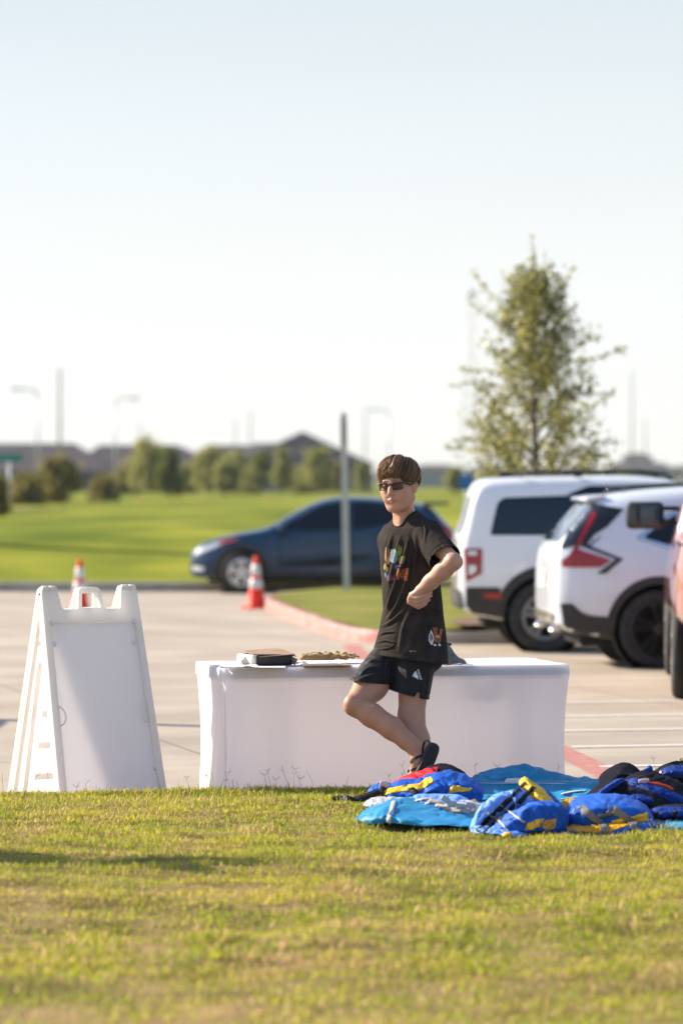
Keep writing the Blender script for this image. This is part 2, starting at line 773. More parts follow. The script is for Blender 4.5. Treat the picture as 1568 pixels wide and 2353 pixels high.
def relax(V, Q, it=2, lam=0.5):
    """Laplacian smoothing of a quad mesh"""
    E = np.concatenate([Q[:, [0, 1]], Q[:, [1, 2]], Q[:, [2, 3]], Q[:, [3, 0]]])
    for _ in range(it):
        acc = np.zeros_like(V); cnt = np.zeros(len(V))
        for ax in range(3):
            acc[:, ax] = np.bincount(E[:, 0], V[E[:, 1], ax], len(V)) + np.bincount(E[:, 1], V[E[:, 0], ax], len(V))
        cnt = np.bincount(E[:, 0], minlength=len(V)) + np.bincount(E[:, 1], minlength=len(V))
        V = V + lam * (acc / np.maximum(cnt, 1)[:, None] - V)
    return V
# ------------------------------------------------------------------ ground
A13 = R(13.2)
E1 = np.array([math.cos(A13), math.sin(A13)])
E2 = np.array([-math.sin(A13), math.cos(A13)])

EDGE = [(-40, 9.8), (-6, 17.93), (-0.6, 19.2), (0.9, 19.56), (1.42, 19.86), (1.72, 20.42), (2.2, 20.9), (4, 21.35), (40, 29.9)]
EX = [p[0] for p in EDGE]; EY = [p[1] for p in EDGE]


def edge_y(x):
    return np.interp(x, EX, EY)


def lawn_z(x, y):
    p = np.stack([np.asarray(x, float), np.asarray(y, float), np.zeros_like(np.asarray(x, float))], -1)
    near = np.clip((edge_y(p[..., 0]) - p[..., 1]) / 1.2, 0, 1)
    return 0.138 + near * (0.024 * vnoise(p * 0.35, 3) + 0.024 * vnoise(p * np.array([0.7, 1.3, 1]), 4) + 0.017 * vnoise(p * np.array([1.9, 3.6, 1]), 5))


def field_z(x, y):
    y = np.asarray(y, float); x = np.asarray(x, float)
    z = np.interp(y, [60, 63.1, 65, 68, 73, 80, 100, 150, 250, 400, 900, 6000],
                  [-.02, -.0, .06, .26, .58, .74, .68, .55, .45, .4, .3, .3])
    p = np.stack([x, y, np.zeros_like(x * y)], -1)
    far = np.clip((y - 64) / 10, 0, 1) * np.clip((500 - y) / 300, 0.0, 1)
    return z + far * (0.05 * vnoise(p * 0.06, 8) + 0.03 * vnoise(p * 0.22, 9))


def gridmesh(xs, ys, zf):
    X, Y = np.meshgrid(xs, ys, indexing='ij')
    Z = zf(X, Y)
    V = np.stack([X, Y, Z], -1).reshape(-1, 3)
    n, m = len(xs), len(ys)
    i = np.arange(n - 1)[:, None] * m + np.arange(m - 1)[None]
    F = np.stack([i, i + m, i + m + 1, i + 1], -1).reshape(-1, 4)
    return V, F


# concrete: slabs with joints, stains, fine grain
def concrete_mat():
    m = mat('concrete', (0.335, 0.288, 0.232), 0.85, base2=(0.435, 0.375, 0.305), scale=0.7, detail=6, bump=0.25, bscale=60, spec=0.35)
    t = m.node_tree
    b = t.nodes['Principled BSDF']
    src = b.inputs['Base Color'].links[0].from_socket
    tc = t.nodes.new('ShaderNodeTexCoord')
    mp = t.nodes.new('ShaderNodeMapping')
    mp.inputs['Rotation'].default_value = (0, 0, -A13)
    t.links.new(tc.outputs['Object'], mp.inputs['Vector'])
    # joints every 4.6 m
    sep = t.nodes.new('ShaderNodeSeparateXYZ')
    t.links.new(mp.outputs[0], sep.inputs[0])
    def joint(sock):
        a = t.nodes.new('ShaderNodeMath'); a.operation = 'PINGPONG'; a.inputs[1].default_value = 2.3
        t.links.new(sock, a.inputs[0])
        c = t.nodes.new('ShaderNodeMath'); c.operation = 'LESS_THAN'; c.inputs[1].default_value = 0.012
        t.links.new(a.outputs[0], c.inputs[0])
        return c.outputs[0]
    ad = t.nodes.new('ShaderNodeMath'); ad.operation = 'MAXIMUM'
    t.links.new(joint(sep.outputs[0]), ad.inputs[0]); t.links.new(joint(sep.outputs[1]), ad.inputs[1])
    mx = t.nodes.new('ShaderNodeMix'); mx.data_type = 'RGBA'
    ml = t.nodes.new('ShaderNodeMath'); ml.operation = 'MULTIPLY'; ml.inputs[1].default_value = 0.7
    t.links.new(ad.outputs[0], ml.inputs[0])
    t.links.new(ml.outputs[0], mx.inputs['Factor'])
    t.links.new(src, mx.inputs['A'])
    mx.inputs['B'].default_value = (0.12, 0.10, 0.085, 1)
    # stains: long soft streaks along the lane and small spots
    mp2 = t.nodes.new('ShaderNodeMapping'); mp2.inputs['Scale'].default_value = (0.25, 1.1, 1)
    t.links.new(mp.outputs[0], mp2.inputs['Vector'])
    nz = t.nodes.new('ShaderNodeTexNoise'); nz.inputs['Scale'].default_value = 0.9; nz.inputs['Detail'].default_value = 8
    t.links.new(mp2.outputs[0], nz.inputs['Vector'])
    mr = t.nodes.new('ShaderNodeMapRange')
    mr.inputs['From Min'].default_value = 0.3; mr.inputs['From Max'].default_value = 0.7
    mr.inputs['To Min'].default_value = 0.86; mr.inputs['To Max'].default_value = 1.06
    t.links.new(nz.outputs['Fac'], mr.inputs['Value'])
    sc = t.nodes.new('ShaderNodeVectorMath'); sc.operation = 'SCALE'
    t.links.new(mx.outputs['Result'], sc.inputs[0]); t.links.new(mr.outputs[0], sc.inputs['Scale'])
    t.links.new(sc.outputs[0], b.inputs['Base Color'])
    return m


M_conc = concrete_mat()
ys = [9.0] + list(np.linspace(14, 63.0, 50))
o = mk('parking_lot', gridmesh(np.linspace(-90, 90, 46), np.array(ys), lambda x, y: -0.0033 * np.maximum(0, y - 20)), M_conc)
tag(o, kind='structure')


def kerb_strip(name, path, w, top, bottom, m, inner=1):
    """kerb along a 2D path, its outer face on the path, its body on the side of 'inner'"""
    p = np.array(path, float)
    n = len(p)
    d = np.gradient(p, axis=0)
    d /= np.linalg.norm(d, axis=1)[:, None]
    nr = np.stack([-d[:, 1], d[:, 0]], 1) * inner
    secs = [(0.0, 'b'), (0.012, 'm'), (0.035, 't'), (w - 0.01, 't'), (w, 'u'), (w, 'b')]
    V = []
    for i in range(n):
        zt = top(p[i]); zb = bottom(p[i])
        for off, k in secs:
            z = {'b': zb, 'm': zt - 0.03, 't': zt, 'u': zt - 0.01}[k]
            q = p[i] + nr[i] * off
            V.append((q[0], q[1], z))
    F = []
    k = len(secs)
    for i in range(n - 1):
        for j in range(k - 1):
            F.append((i * k + j, (i + 1) * k + j, (i + 1) * k + j + 1, i * k + j + 1))
    F.append(tuple(range(k))); F.append(tuple(range((n - 1) * k, n * k))[::-1])
    return mk(name, (np.array(V), F), m, smooth=False)


M_red = mat('red_kerb_paint', (0.34, 0.13, 0.12), 0.75, base2=(0.52, 0.37, 0.33), scale=9, detail=8, bump=0.2, bscale=90, contrast=(0.42, 0.72))
M_stripe = mat('red_lane_paint', (0.36, 0.12, 0.105), 0.8, base2=(0.46, 0.27, 0.22), scale=14, detail=8, bump=0.2, bscale=90, contrast=(0.4, 0.75))
M_kerb = mat('kerb_concrete', (0.30, 0.27, 0.23), 0.85, base2=(0.42, 0.38, 0.32), scale=3, bump=0.3, bscale=70)
M_white_paint = mat('white_line_paint', (0.74, 0.72, 0.68), 0.7, base2=(0.52, 0.48, 0.43), scale=6, detail=9, contrast=(0.5, 0.8))

ep = catmull([e for e in EDGE[1:-1]], 60)
ep = np.concatenate([[EDGE[0]], ep, [EDGE[-1]]])
o = kerb_strip('lawn_kerb', ep, 0.14, lambda q: 0.128, lambda q: lot_z(q[1]) - 0.05, M_red, inner=-1)
tag(o, kind='structure')

# lawn under the blades
xs = np.linspace(-40, 40, 321)
dep = np.concatenate([[0.10, 0.14], np.linspace(0.25, 12.0, 110), [16, 22]])
X = np.repeat(xs[:, None], len(dep), 1)
Yg = edge_y(xs)[:, None] - dep[None]
Z = lawn_z(X, Yg)
Z[:, 0] -= 0.03
n_, m_ = X.shape
ii = np.arange(n_ - 1)[:, None] * m_ + np.arange(m_ - 1)[None]
M_soil = mat('lawn_soil', (0.17, 0.14, 0.04), 0.95, base2=(0.33, 0.23, 0.11), scale=2.2, detail=9, bump=0.9, bscale=35, spec=0.1, contrast=(0.38, 0.68))
o = mk('lawn', (np.stack([X, Yg, Z], -1).reshape(-1, 3), np.stack([ii, ii + 1, ii + m_ + 1, ii + m_], -1).reshape(-1, 4)), M_soil)
tag(o, kind='structure')

# far field behind the lot
xs = np.concatenate([np.linspace(-700, -60, 24), np.linspace(-56, 56, 90), np.linspace(60, 700, 24)])
ys = np.concatenate([np.linspace(62.9, 84, 70), np.linspace(86, 130, 30), np.linspace(135, 400, 45), [500, 700, 1000, 1350, 1650]])
def field_mat():
    m = mat('field_grass', (0.135, 0.168, 0.016), 0.9, base2=(0.26, 0.27, 0.034), scale=0.16, detail=9, bump=1.0, bscale=3.0, spec=0.05, contrast=(0.35, 0.66), transl=0.0)
    return m
M_field = field_mat()
def field_patches(m):
    t = m.node_tree
    b = t.nodes['Principled BSDF']
    src = b.inputs['Base Color'].links[0].from_socket
    tc = t.nodes.new('ShaderNodeTexCoord')
    mp = t.nodes.new('ShaderNodeMapping'); mp.inputs['Scale'].default_value = (0.14, 0.07, 0.9)
    mp.inputs['Rotation'].default_value = (0, 0, 0.25)
    t.links.new(tc.outputs['Object'], mp.inputs['Vector'])
    nz = t.nodes.new('ShaderNodeTexNoise'); nz.inputs['Scale'].default_value = 1.4; nz.inputs['Detail'].default_value = 7; nz.inputs['Roughness'].default_value = 0.62
    t.links.new(mp.outputs[0], nz.inputs['Vector'])
    rp = t.nodes.new('ShaderNodeValToRGB')
    rp.color_ramp.elements[0].position = 0.36; rp.color_ramp.elements[0].color = (0.42, 0.56, 0.42, 1)
    rp.color_ramp.elements[1].position = 0.64; rp.color_ramp.elements[1].color = (1.3, 1.22, 1.0, 1)
    t.links.new(nz.outputs['Fac'], rp.inputs['Fac'])
    mu = t.nodes.new('ShaderNodeMix'); mu.data_type = 'RGBA'; mu.blend_type = 'MULTIPLY'; mu.inputs['Factor'].default_value = 1.0
    t.links.new(src, mu.inputs['A']); t.links.new(rp.outputs['Color'], mu.inputs['B'])
    t.links.new(mu.outputs['Result'], b.inputs['Base Color'])
field_patches(M_field)
Vf, Ff = gridmesh(xs, ys, field_z)
# spread the far part so that the sheet reaches the horizon on both sides
sp = np.maximum(1, Vf[:, 1] / 700)
Vf[:, 0] *= sp
o = mk('field', (Vf, Ff), M_field)
tag(o, kind='structure')
BV_FIELD = bvh_of(Vf, Ff)


def on_field(px, py, d0=300):
    """point of the field seen at a pixel"""
    d = (P(px, py, 100) - Vector((0, 0, EYE))).normalized()
    h = BV_FIELD.ray_cast(Vector((0, 0, EYE)), d)
    return h[0]


fk = [(x, 62.55) for x in np.linspace(-90, 90, 61)]
o = kerb_strip('far_kerb', fk, 0.35, lambda q: 0.012, lambda q: -0.2, M_kerb, inner=1)
tag(o, kind='structure')

# sandy path on the field
M_sand = mat('sandy_path', (0.34, 0.27, 0.19), 0.95, base2=(0.24, 0.2, 0.12), scale=1.2, detail=8, bump=0.4, bscale=20)
pp = [(-40, 118), (-22, 124), (-14, 126), (-10.6, 128), (-9.6, 132), (-12.5, 139), (-30, 152)]
pc = catmull(pp, 50)
V, F = [], []
for i, (x, y) in enumerate(pc):
    for s in (-2.0, 2.0):
        V.append((x, y + s, float(field_z(x, y + s)) + 0.05))
for i in range(len(pc) - 1):
    F.append((2 * i, 2 * i + 1, 2 * i + 3, 2 * i + 2))
o = mk('path', (np.array(V), F), M_sand)
tag(o, kind='structure')

# --- planted island with kerbs
ISL = catmull([(-0.95, 57.4), (-1.12, 54.6), (-1.0, 52.6), (-0.62, 48.6), (-0.25, 44.8), (0.02, 42.6), (0.3, 41.55), (0.9, 41.15), (1.9, 41.1), (5, 41.6), (14, 43.7)], 90)
ISLB = catmull([(14, 60.2), (5, 60.2), (1.0, 60.2), (-0.2, 59.6), (-0.95, 57.4)], 40)
ring = np.concatenate([ISL, ISLB[:-1]])


def isl_z(y):
    return lot_z(y) + 0.13


def island():
    V = [(x, y, isl_z(y) + 0.012) for x, y in ring]
    c = ring.mean(0)
    # shrink a little so that the kerb shows
    out = []
    rr = []
    for i in range(len(ring)):
        d = ring[(i + 1) % len(ring)] - ring[i - 1]
        nrm = np.array([-d[1], d[0]]) / np.linalg.norm(d)
        q = ring[i] + nrm * 0.13
        rr.append((float(q[0]), float(q[1])))
    p, f = tri_fill(rr, 0.45)
    V = np.array([(x, y, isl_z(y) + 0.012 + 0.02 * float(vnoise(np.array([[x, y, 0]]) * 0.7, 2)[0])) for x, y in p])
    return V, f


o = mk('island_grass', island(), mat('island_lawn', (0.13, 0.155, 0.02), 0.9, base2=(0.24, 0.22, 0.05), scale=0.7, detail=9, bump=0.9, bscale=6, spec=0.1))
tag(o, kind='structure')
k = 58
o = kerb_strip('island_kerb_painted', ISL[:k + 1], 0.15, lambda q: isl_z(q[1]), lambda q: lot_z(q[1]) - 0.05, M_red, inner=1)
tag(o, kind='structure')
o = kerb_strip('island_kerb', ISL[k:], 0.15, lambda q: isl_z(q[1]), lambda q: lot_z(q[1]) - 0.05, M_kerb, inner=1)
tag(o, kind='structure')
o = kerb_strip('island_back_kerb', ISLB, 0.15, lambda q: isl_z(q[1]), lambda q: lot_z(q[1]) - 0.05, M_kerb, inner=1)
tag(o, kind='structure')
# mulch bed round the tree, along the near kerb
mp = catmull([(1.25, 41.75), (1.6, 41.5), (3, 41.6), (4.6, 42.2), (4.4, 44.2), (3.2, 45.4), (1.8, 44.8), (1.2, 43)], 40)
p, f = tri_fill([tuple(q) for q in mp], 0.3)
o = mk('mulch_bed', (np.array([(x, y, isl_z(y) + 0.05 + 0.025 * rnd.random()) for x, y in p]), f), mat('mulch', (0.10, 0.055, 0.035), 0.95, base2=(0.2, 0.12, 0.08), scale=8, bump=1, bscale=25))
tag(o, kind='structure')


# --- painted lines on the lot
def painted(name, path, w, m, dz=0.004, n=40):
    p = catmull(path, n)
    V, F = [], []
    for i in range(n):
        d = p[min(i + 1, n - 1)] - p[max(i - 1, 0)]
        d /= np.linalg.norm(d)
        s = np.array([-d[1], d[0]])
        for k in (-1, 1):
            q = p[i] + s * w / 2 * k
            V.append((q[0], q[1], lot_z(q[1]) + dz))
    for i in range(n - 1):
        F.append((2 * i, 2 * i + 2, 2 * i + 3, 2 * i + 1))
    o = mk(name, (np.array(V), F), m)
    tag(o, kind='structure')
    return o


painted('fire_lane_stripe', [(0.1, 40.8), (0.24, 37.5), (0.8, 30.5), (1.4, 23.9), (1.58, 21.4), (1.62, 20.6)], 0.19, M_stripe)
for x0, y0 in ((1.53, 22.75), (1.47, 24.5), (1.50, 26.15), (1.52, 27.8), (1.6, 29.6)):
    a = np.array([x0, y0])
    painted('parking_line', [tuple(a), tuple(a + E1 * 3), tuple(a + E1 * 5.6)], 0.10, M_white_paint, 0.005, 12)

# --- grass blades on the lawn
def grass_blades():
    cells = []
    def area(n, y0, y1):
        """blades in the band seen by the camera"""
        y = rng.uniform(y0, y1, n)
        half = 0.094 * y + 1.3
        x = rng.uniform(-1, 1, n) * half
        return x, y
    bands = [(9.0, 12, 34000), (12, 14, 46000), (14, 16, 70000), (16, 17.5, 66000), (17.5, 19.9, 122000)]
    X = []; Y = []
    for y0, y1, n in bands:
        x, y = area(n, y0, y1)
        X.append(x); Y.append(y)
    x = rng.uniform(-3.0, 3.6, 21000)
    X.append(x); Y.append(edge_y(x) - 0.10 - np.abs(rng.normal(0, 0.10, 21000)))
    x = np.concatenate(X); y = np.concatenate(Y)
    ok = y < edge_y(x) - 0.09
    # nothing grows through the heap of vests lying on the lawn
    col = 784 + x / y * FPX
    row = HOR + (EYE - 0.15) / y * FPX
    fr = np.interp(col, [822, 835, 900, 1000, 1090, 1150, 1200, 1285, 1300, 1400, 1480, 1600], [1866, 1874, 1884, 1894, 1890, 1906, 1914, 1904, 1898, 1910, 1898, 1890])
    ok &= ~((col > 824) & (row < fr - 2) & (row > np.interp(col, [824, 860, 900, 1000, 1090], [1866, 1846, 1832, 1818, 1806])))
    x, y = x[ok], y[ok]
    p = np.stack([x, y, 0 * x], -1)
    patch = 0.6 * vnoise(p * 0.9, 21) + 0.5 * vnoise(p * 2.3, 22) + 0.35 * vnoise(p * 6, 24)
    bare = 0.55 * vnoise(p * np.array([0.8, 1.4, 1]), 31) + 0.75 * vnoise(p * np.array([1.7, 4.2, 1]), 32)
    keep = rng.uniform(0, 1, len(x)) < np.clip(1.1 - 1.5 * np.clip(bare - 0.52, 0, 1), 0.08, 1)
    x, y, patch, p = x[keep], y[keep], patch[keep], p[keep]
    n = len(x)
    z = lawn_z(x, y)
    near_edge = np.clip(1 - (edge_y(x) - y) / 0.35, 0, 1)
    h = rng.gamma(6, 0.0032, n) * (1 + 0.45 * np.clip(patch, -1, 1)) + 0.008
    h = h * (1 + 0.55 * near_edge)
    w = rng.uniform(0.0022, 0.0042, n) * np.where(y < 14, 1.5, 1.0)
    az = rng.uniform(0, 2 * PI, n)
    lean = rng.uniform(0.3, 1.7, n)
    dx, dy = np.cos(az), np.sin(az)
    sx, sy = -dy, dx
    base = np.stack([x, y, z - 0.004], -1)
    side = np.stack([sx, sy, 0 * sx], -1) * (w / 2)[:, None]
    fw = np.stack([dx, dy, 0 * dx], -1)
    up = np.array([0, 0, 1.0])
    mid = base + fw * (h * 0.28 * lean)[:, None] + up * (h * 0.6)[:, None]
    tip = base + fw * (h * 0.95 * lean)[:, None] + up * (h * (1.0 - 0.36 * lean))[:, None]
    V = np.stack([base - side, base + side, mid - side * 0.8, mid + side * 0.8, tip], 1).reshape(-1, 3)
    i = np.arange(n) * 5
    Q = np.stack([i, i + 1, i + 3, i + 2], 1)
    T = np.stack([i + 2, i + 3, i + 4], 1)
    g1 = np.array([0.30, 0.38, 0.022]); g2 = np.array([0.66, 0.60, 0.06]); dry = np.array([0.74, 0.54, 0.25])
    a = np.clip(0.30 + 0.42 * vnoise(p * np.array([0.6, 1.0, 1]), 41) + 0.3 * vnoise(p * np.array([1.6, 3.2, 1]), 44) + rng.normal(0, 0.22, n), 0, 1)[:, None]
    c = g1 * (1 - a) + g2 * a
    pd = np.clip(0.22 + 0.55 * np.clip(0.7 * vnoise(p * 0.8, 42) + 0.6 * vnoise(p * 2.6, 43) - 0.1, 0, 1), 0, 0.8)
    isd = rng.uniform(0, 1, n) < pd
    c[isd] = dry * rng.uniform(0.6, 1.15, (isd.sum(), 1))
    c = c * rng.uniform(0.75, 1.2, (n, 1))
    return V, Q, T, np.repeat(c, 5, 0)


V, Q, T, cols = grass_blades()
# seed stalks along the edge
sv, sf, sc = [], [], []
off = len(V)
ns = 0
for k in range(62):
    if k < 36:
        x = rnd.choice([rnd.uniform(-1.7, 0.4), rnd.uniform(-0.75, 0.1), rnd.uniform(0.6, 2.4)])
        y = edge_y(x) - rnd.uniform(0.1, 0.22)
    else:
        x = rnd.uniform(-1.9, 2.0); y = rnd.uniform(16.5, 19.0)
    z = float(lawn_z(np.array(x), np.array(y)))
    h = rnd.uniform(0.05, 0.12) if k < 36 else rnd.uniform(0.04, 0.075)
    lx, ly = rnd.uniform(-0.4, 0.4) * h, rnd.uniform(-0.2, 0.2) * h
    base = Vector((x, y, z)); top = Vector((x + lx, y + ly, z + h))
    g = [tube([base, base.lerp(top, 0.5) + Vector((lx * -0.1, 0, 0)), top], [0.0009, 0.0008, 0.0006], 4)]
    nb = rnd.randint(2, 4) if rnd.random() < 0.75 else 0
    for j in range(nb):
        a = rnd.uniform(-1, 1); e = rnd.uniform(0.3, 0.9)
        d = Vector((math.sin(a * 1.2), rnd.uniform(-0.4, 0.4), e)).normalized()
        g.append(tube([top, top + d * rnd.uniform(0.016, 0.034)], [0.0008, 0.0006], 4))
    cc = np.array([0.20, 0.20, 0.06]) * rnd.uniform(0.5, 1.3) if rnd.random() < 0.6 else np.array([0.33, 0.25, 0.12])
    for vv, ff in g:
        sv.append(vv); sf.append([tuple(i + ns for i in f) for f in ff]); ns += len(vv)
        sc.append(np.repeat(cc[None], len(vv), 0))
sv = np.concatenate(sv); sf = [f for l in sf for f in l]
M_grass = mat('grass_blade', (0.1, 0.2, 0.03), 0.55, attr='col', spec=0.3, transl=0.5)
o = mk('grass', [(V, Q), (np.zeros((0, 3)), T - len(V)), (sv, sf)], M_grass)
fcol(o, np.concatenate([cols, np.concatenate(sc)]))
tag(o, kind='stuff')
# ------------------------------------------------------------------ far background
def leaf_mat(name, a, tr=0.35):
    return mat(name, a, 0.5, attr='col', spec=0.35, transl=tr)


M_leaf = leaf_mat('foliage', (0.1, 0.12, 0.03), 0.5)
M_bark = mat('bark', (0.11, 0.085, 0.06), 0.9, base2=(0.2, 0.16, 0.12), scale=20, bump=0.6, bscale=60)


def leaf_cards(pts, size, colA, colB, seed=0, aspect=0.5, droop=0.0, clump=0.0):
    """one bent leaf face per point"""
    r = np.random.default_rng(seed)
    n = len(pts)
    d = r.normal(size=(n, 3)); d[:, 2] -= droop
    d /= np.linalg.norm(d, axis=1)[:, None]
    s = np.cross(d, r.normal(size=(n, 3)))
    s /= np.linalg.norm(s, axis=1)[:, None] + 1e-9
    u = np.cross(s, d)
    L = size * r.uniform(0.6, 1.35, n)[:, None]
    W = L * aspect
    V = np.stack([pts - d * L / 2, pts - s * W / 2 + u * W * 0.18, pts + d * L / 2, pts + s * W / 2 + u * W * 0.18], 1).reshape(-1, 3)
    i = np.arange(n) * 4
    F = np.stack([i, i + 1, i + 2, i + 3], 1)
    t = r.uniform(0, 1, n)
    if clump:
        t = np.clip(0.5 + 0.45 * vnoise(pts * clump, seed + 3) + r.normal(0, 0.2, n), 0, 1)
    c = np.array(colA)[None] * (1 - t[:, None]) + np.array(colB)[None] * t[:, None]
    c = c * r.uniform(0.8, 1.2, (n, 1))
    return V, F, np.repeat(c, 4, 0)


def small_tree(root_loc, h, rad, label, cat, name, n=1300, leaf=0.18, shape='oval', seed=1, colA=(0.055, 0.075, 0.012), colB=(0.15, 0.16, 0.03), group=None, trunk_r=0.05, low=0.18):
    r = np.random.default_rng(seed)
    root = empty(name, root_loc, label, cat, group)
    # clumps spread through the crown
    nc = 26
    t = r.uniform(0, 1, nc)
    if shape == 'cone':
        prof = lambda q: np.clip(1.05 - 0.95 * q, 0.08, 1)
    elif shape == 'bush':
        prof = lambda q: np.sqrt(np.clip(1 - (q * 0.95) ** 2, 0.02, 1))
    else:
        prof = lambda q: np.sqrt(np.clip(1 - (2 * q - 0.9) ** 2 * 0.85, 0.05, 1))
    a = r.uniform(0, 2 * PI, nc)
    rr = prof(t) * rad * r.uniform(0.35, 0.95, nc)
    cc = np.stack([rr * np.cos(a), rr * np.sin(a), h * (low + (0.97 - low) * t)], 1)
    n = int(n * 1.6)
    k = r.integers(0, nc, n)
    sp = np.minimum(rad, h) * 0.24
    pts = cc[k] + r.normal(0, 1, (n, 3)) * sp * np.array([1, 1, 0.9])
    pts = pts[pts[:, 2] > h * low * 0.5]
    V, F, c = leaf_cards(pts, leaf * 1.35, colA, colB, seed + 5, 0.6, clump=1.2 / max(rad, 0.5))
    o = mk('crown', (V, F), M_leaf, root, smooth=False)
    fcol(o, c)
    g = [tube([(0, 0, -0.1), (0.02, 0, h * 0.35), (-0.02, 0.02, h * 0.85)], [trunk_r, trunk_r * 0.7, trunk_r * 0.2], 7)]
    for q in range(7):
        z = h * (0.2 + 0.09 * q)
        p = cc[q]
        g.append(tube([(0, 0, z * 0.9), (p[0] * 0.5, p[1] * 0.5, z + 0.1), tuple(p)], [trunk_r * 0.5, trunk_r * 0.35, 0.008], 5))
    mk('trunk', g, M_bark, root)
    return root


# bushes and young trees on the field: column, base row, height in rows, half width in columns
def plant_px(px, base, hpx, wpx, label, cat, name, **kw):
    p = on_field(px, base)
    if p.y > 300:
        Y = 296 + (px * 7) % 40
        p = Vector(((px - 784) / FPX * Y, Y, float(field_z((px - 784) / FPX * Y, Y))))
    m = p.y / FPX
    return small_tree((p.x, p.y, p.z), hpx * 0.94 * m, wpx * 1.05 * m, label, cat, name, **kw)


G = 'bushes and young trees across the field'
YG = dict(colA=(0.18, 0.21, 0.045), colB=(0.46, 0.43, 0.14))
BU = dict(colA=(0.12, 0.115, 0.024), colB=(0.36, 0.30, 0.075))
plant_px(62, 1160, 66, 42, 'low broad brown-green bush beside the taller round bush', 'bush', 'bush', shape='bush', seed=3, leaf=0.2, group=G, low=0.05, **BU)
plant_px(136, 1157, 100, 44, 'tallest round bush of the dark group near the sandy path', 'bush', 'bush', shape='bush', seed=4, leaf=0.2, n=1700, group=G, low=0.05, **BU)
plant_px(237, 1152, 56, 28, 'small dark round bush standing apart beside the round bush group', 'bush', 'bush', shape='bush', seed=5, leaf=0.17, group=G, low=0.05, **BU)
plant_px(340, 1141, 130, 44, 'bright green tall young tree in front of the brown roofs', 'tree', 'tree', shape='oval', seed=6, leaf=0.24, n=1900, group=G, **YG)
plant_px(392, 1148, 118, 27, 'darker narrow young tree close beside the bright tall tree', 'tree', 'tree', shape='oval', seed=7, leaf=0.2, n=1500, group=G, colA=(0.06, 0.085, 0.02), colB=(0.2, 0.22, 0.04))
plant_px(487, 1128, 108, 42, 'wide pale leafy tree between the two brown roofs', 'tree', 'tree', shape='oval', seed=8, leaf=0.28, n=1700, group=G, **YG)
plant_px(548, 1122, 96, 26, 'thin pale tree next to the wide pale leafy tree', 'tree', 'tree', shape='oval', seed=9, leaf=0.25, n=1200, group=G, **YG)
plant_px(602, 1130, 100, 24, 'slim dark green tree before the left slope of the big roof', 'tree', 'tree', shape='oval', seed=10, leaf=0.24, n=1300, group=G, colA=(0.09, 0.12, 0.02), colB=(0.26, 0.27, 0.05))
plant_px(648, 1127, 108, 26, 'pointed bright young tree just below the peak of the big roof', 'tree', 'tree', shape='cone', seed=11, leaf=0.24, n=1300, group=G, **YG)
plant_px(733, 1126, 106, 32, 'bright round young tree between big roof peak and sign post', 'tree', 'tree', shape='oval', seed=12, leaf=0.25, n=1500, group=G, **YG)
plant_px(775, 1124, 70, 22, 'short olive tree directly behind the metal sign post', 'tree', 'tree', shape='oval', seed=13, leaf=0.22, n=1000, group=G, **BU)
plant_px(828, 1118, 74, 16, 'small faint tree at the low end of the big roof', 'tree', 'tree', shape='oval', seed=14, leaf=0.28, n=900, group=G, **YG)
plant_px(1045, 1112, 60, 20, 'small faint tree left of the white boxy car on the skyline', 'tree', 'tree', shape='oval', seed=15, leaf=0.3, n=900, group=G, **YG)
plant_px(-4, 1185, 90, 20, 'bush cut by the picture edge beside the green street sign', 'bush', 'bush', shape='bush', seed=16, leaf=0.17, n=900, group=G, low=0.05, **BU)


plant_px(432, 1136, 70, 26, 'low pale shrub between the tall tree and the wide pale tree', 'shrub', 'shrub', shape='bush', seed=51, leaf=0.24, n=1100, group=G, low=0.05, **YG)
plant_px(290, 1138, 64, 30, 'low olive shrub at the foot of the bright tall tree', 'shrub', 'shrub', shape='bush', seed=52, leaf=0.2, n=1000, group=G, low=0.05, **BU)
plant_px(520, 1120, 84, 28, 'second pale leafy tree close behind the wide pale one', 'tree', 'tree', shape='oval', seed=53, leaf=0.28, n=1300, group=G, **YG)
plant_px(690, 1122, 62, 30, 'low pale shrub under the big roof front wall', 'shrub', 'shrub', shape='bush', seed=54, leaf=0.25, n=1000, group=G, low=0.05, **YG)
plant_px(575, 1124, 60, 26, 'low pale shrub just left of the slim dark tree', 'shrub', 'shrub', shape='bush', seed=55, leaf=0.25, n=1000, group=G, low=0.05, **YG)


# houses
M_roof = mat('roof_shingle', (0.062, 0.052, 0.062), 0.9, base2=(0.09, 0.075, 0.083), scale=3, bump=0.4, bscale=12)
M_wall = mat('house_siding', (0.10, 0.125, 0.16), 0.85, base2=(0.14, 0.165, 0.2), scale=1.5)
M_brick = mat('house_brick', (0.06, 0.06, 0.075), 0.9, base2=(0.09, 0.085, 0.1), scale=6)
M_glass = mat('window_glass', (0.02, 0.03, 0.04), 0.1, spec=0.8)
M_trim = mat('house_trim', (0.7, 0.7, 0.68), 0.6)


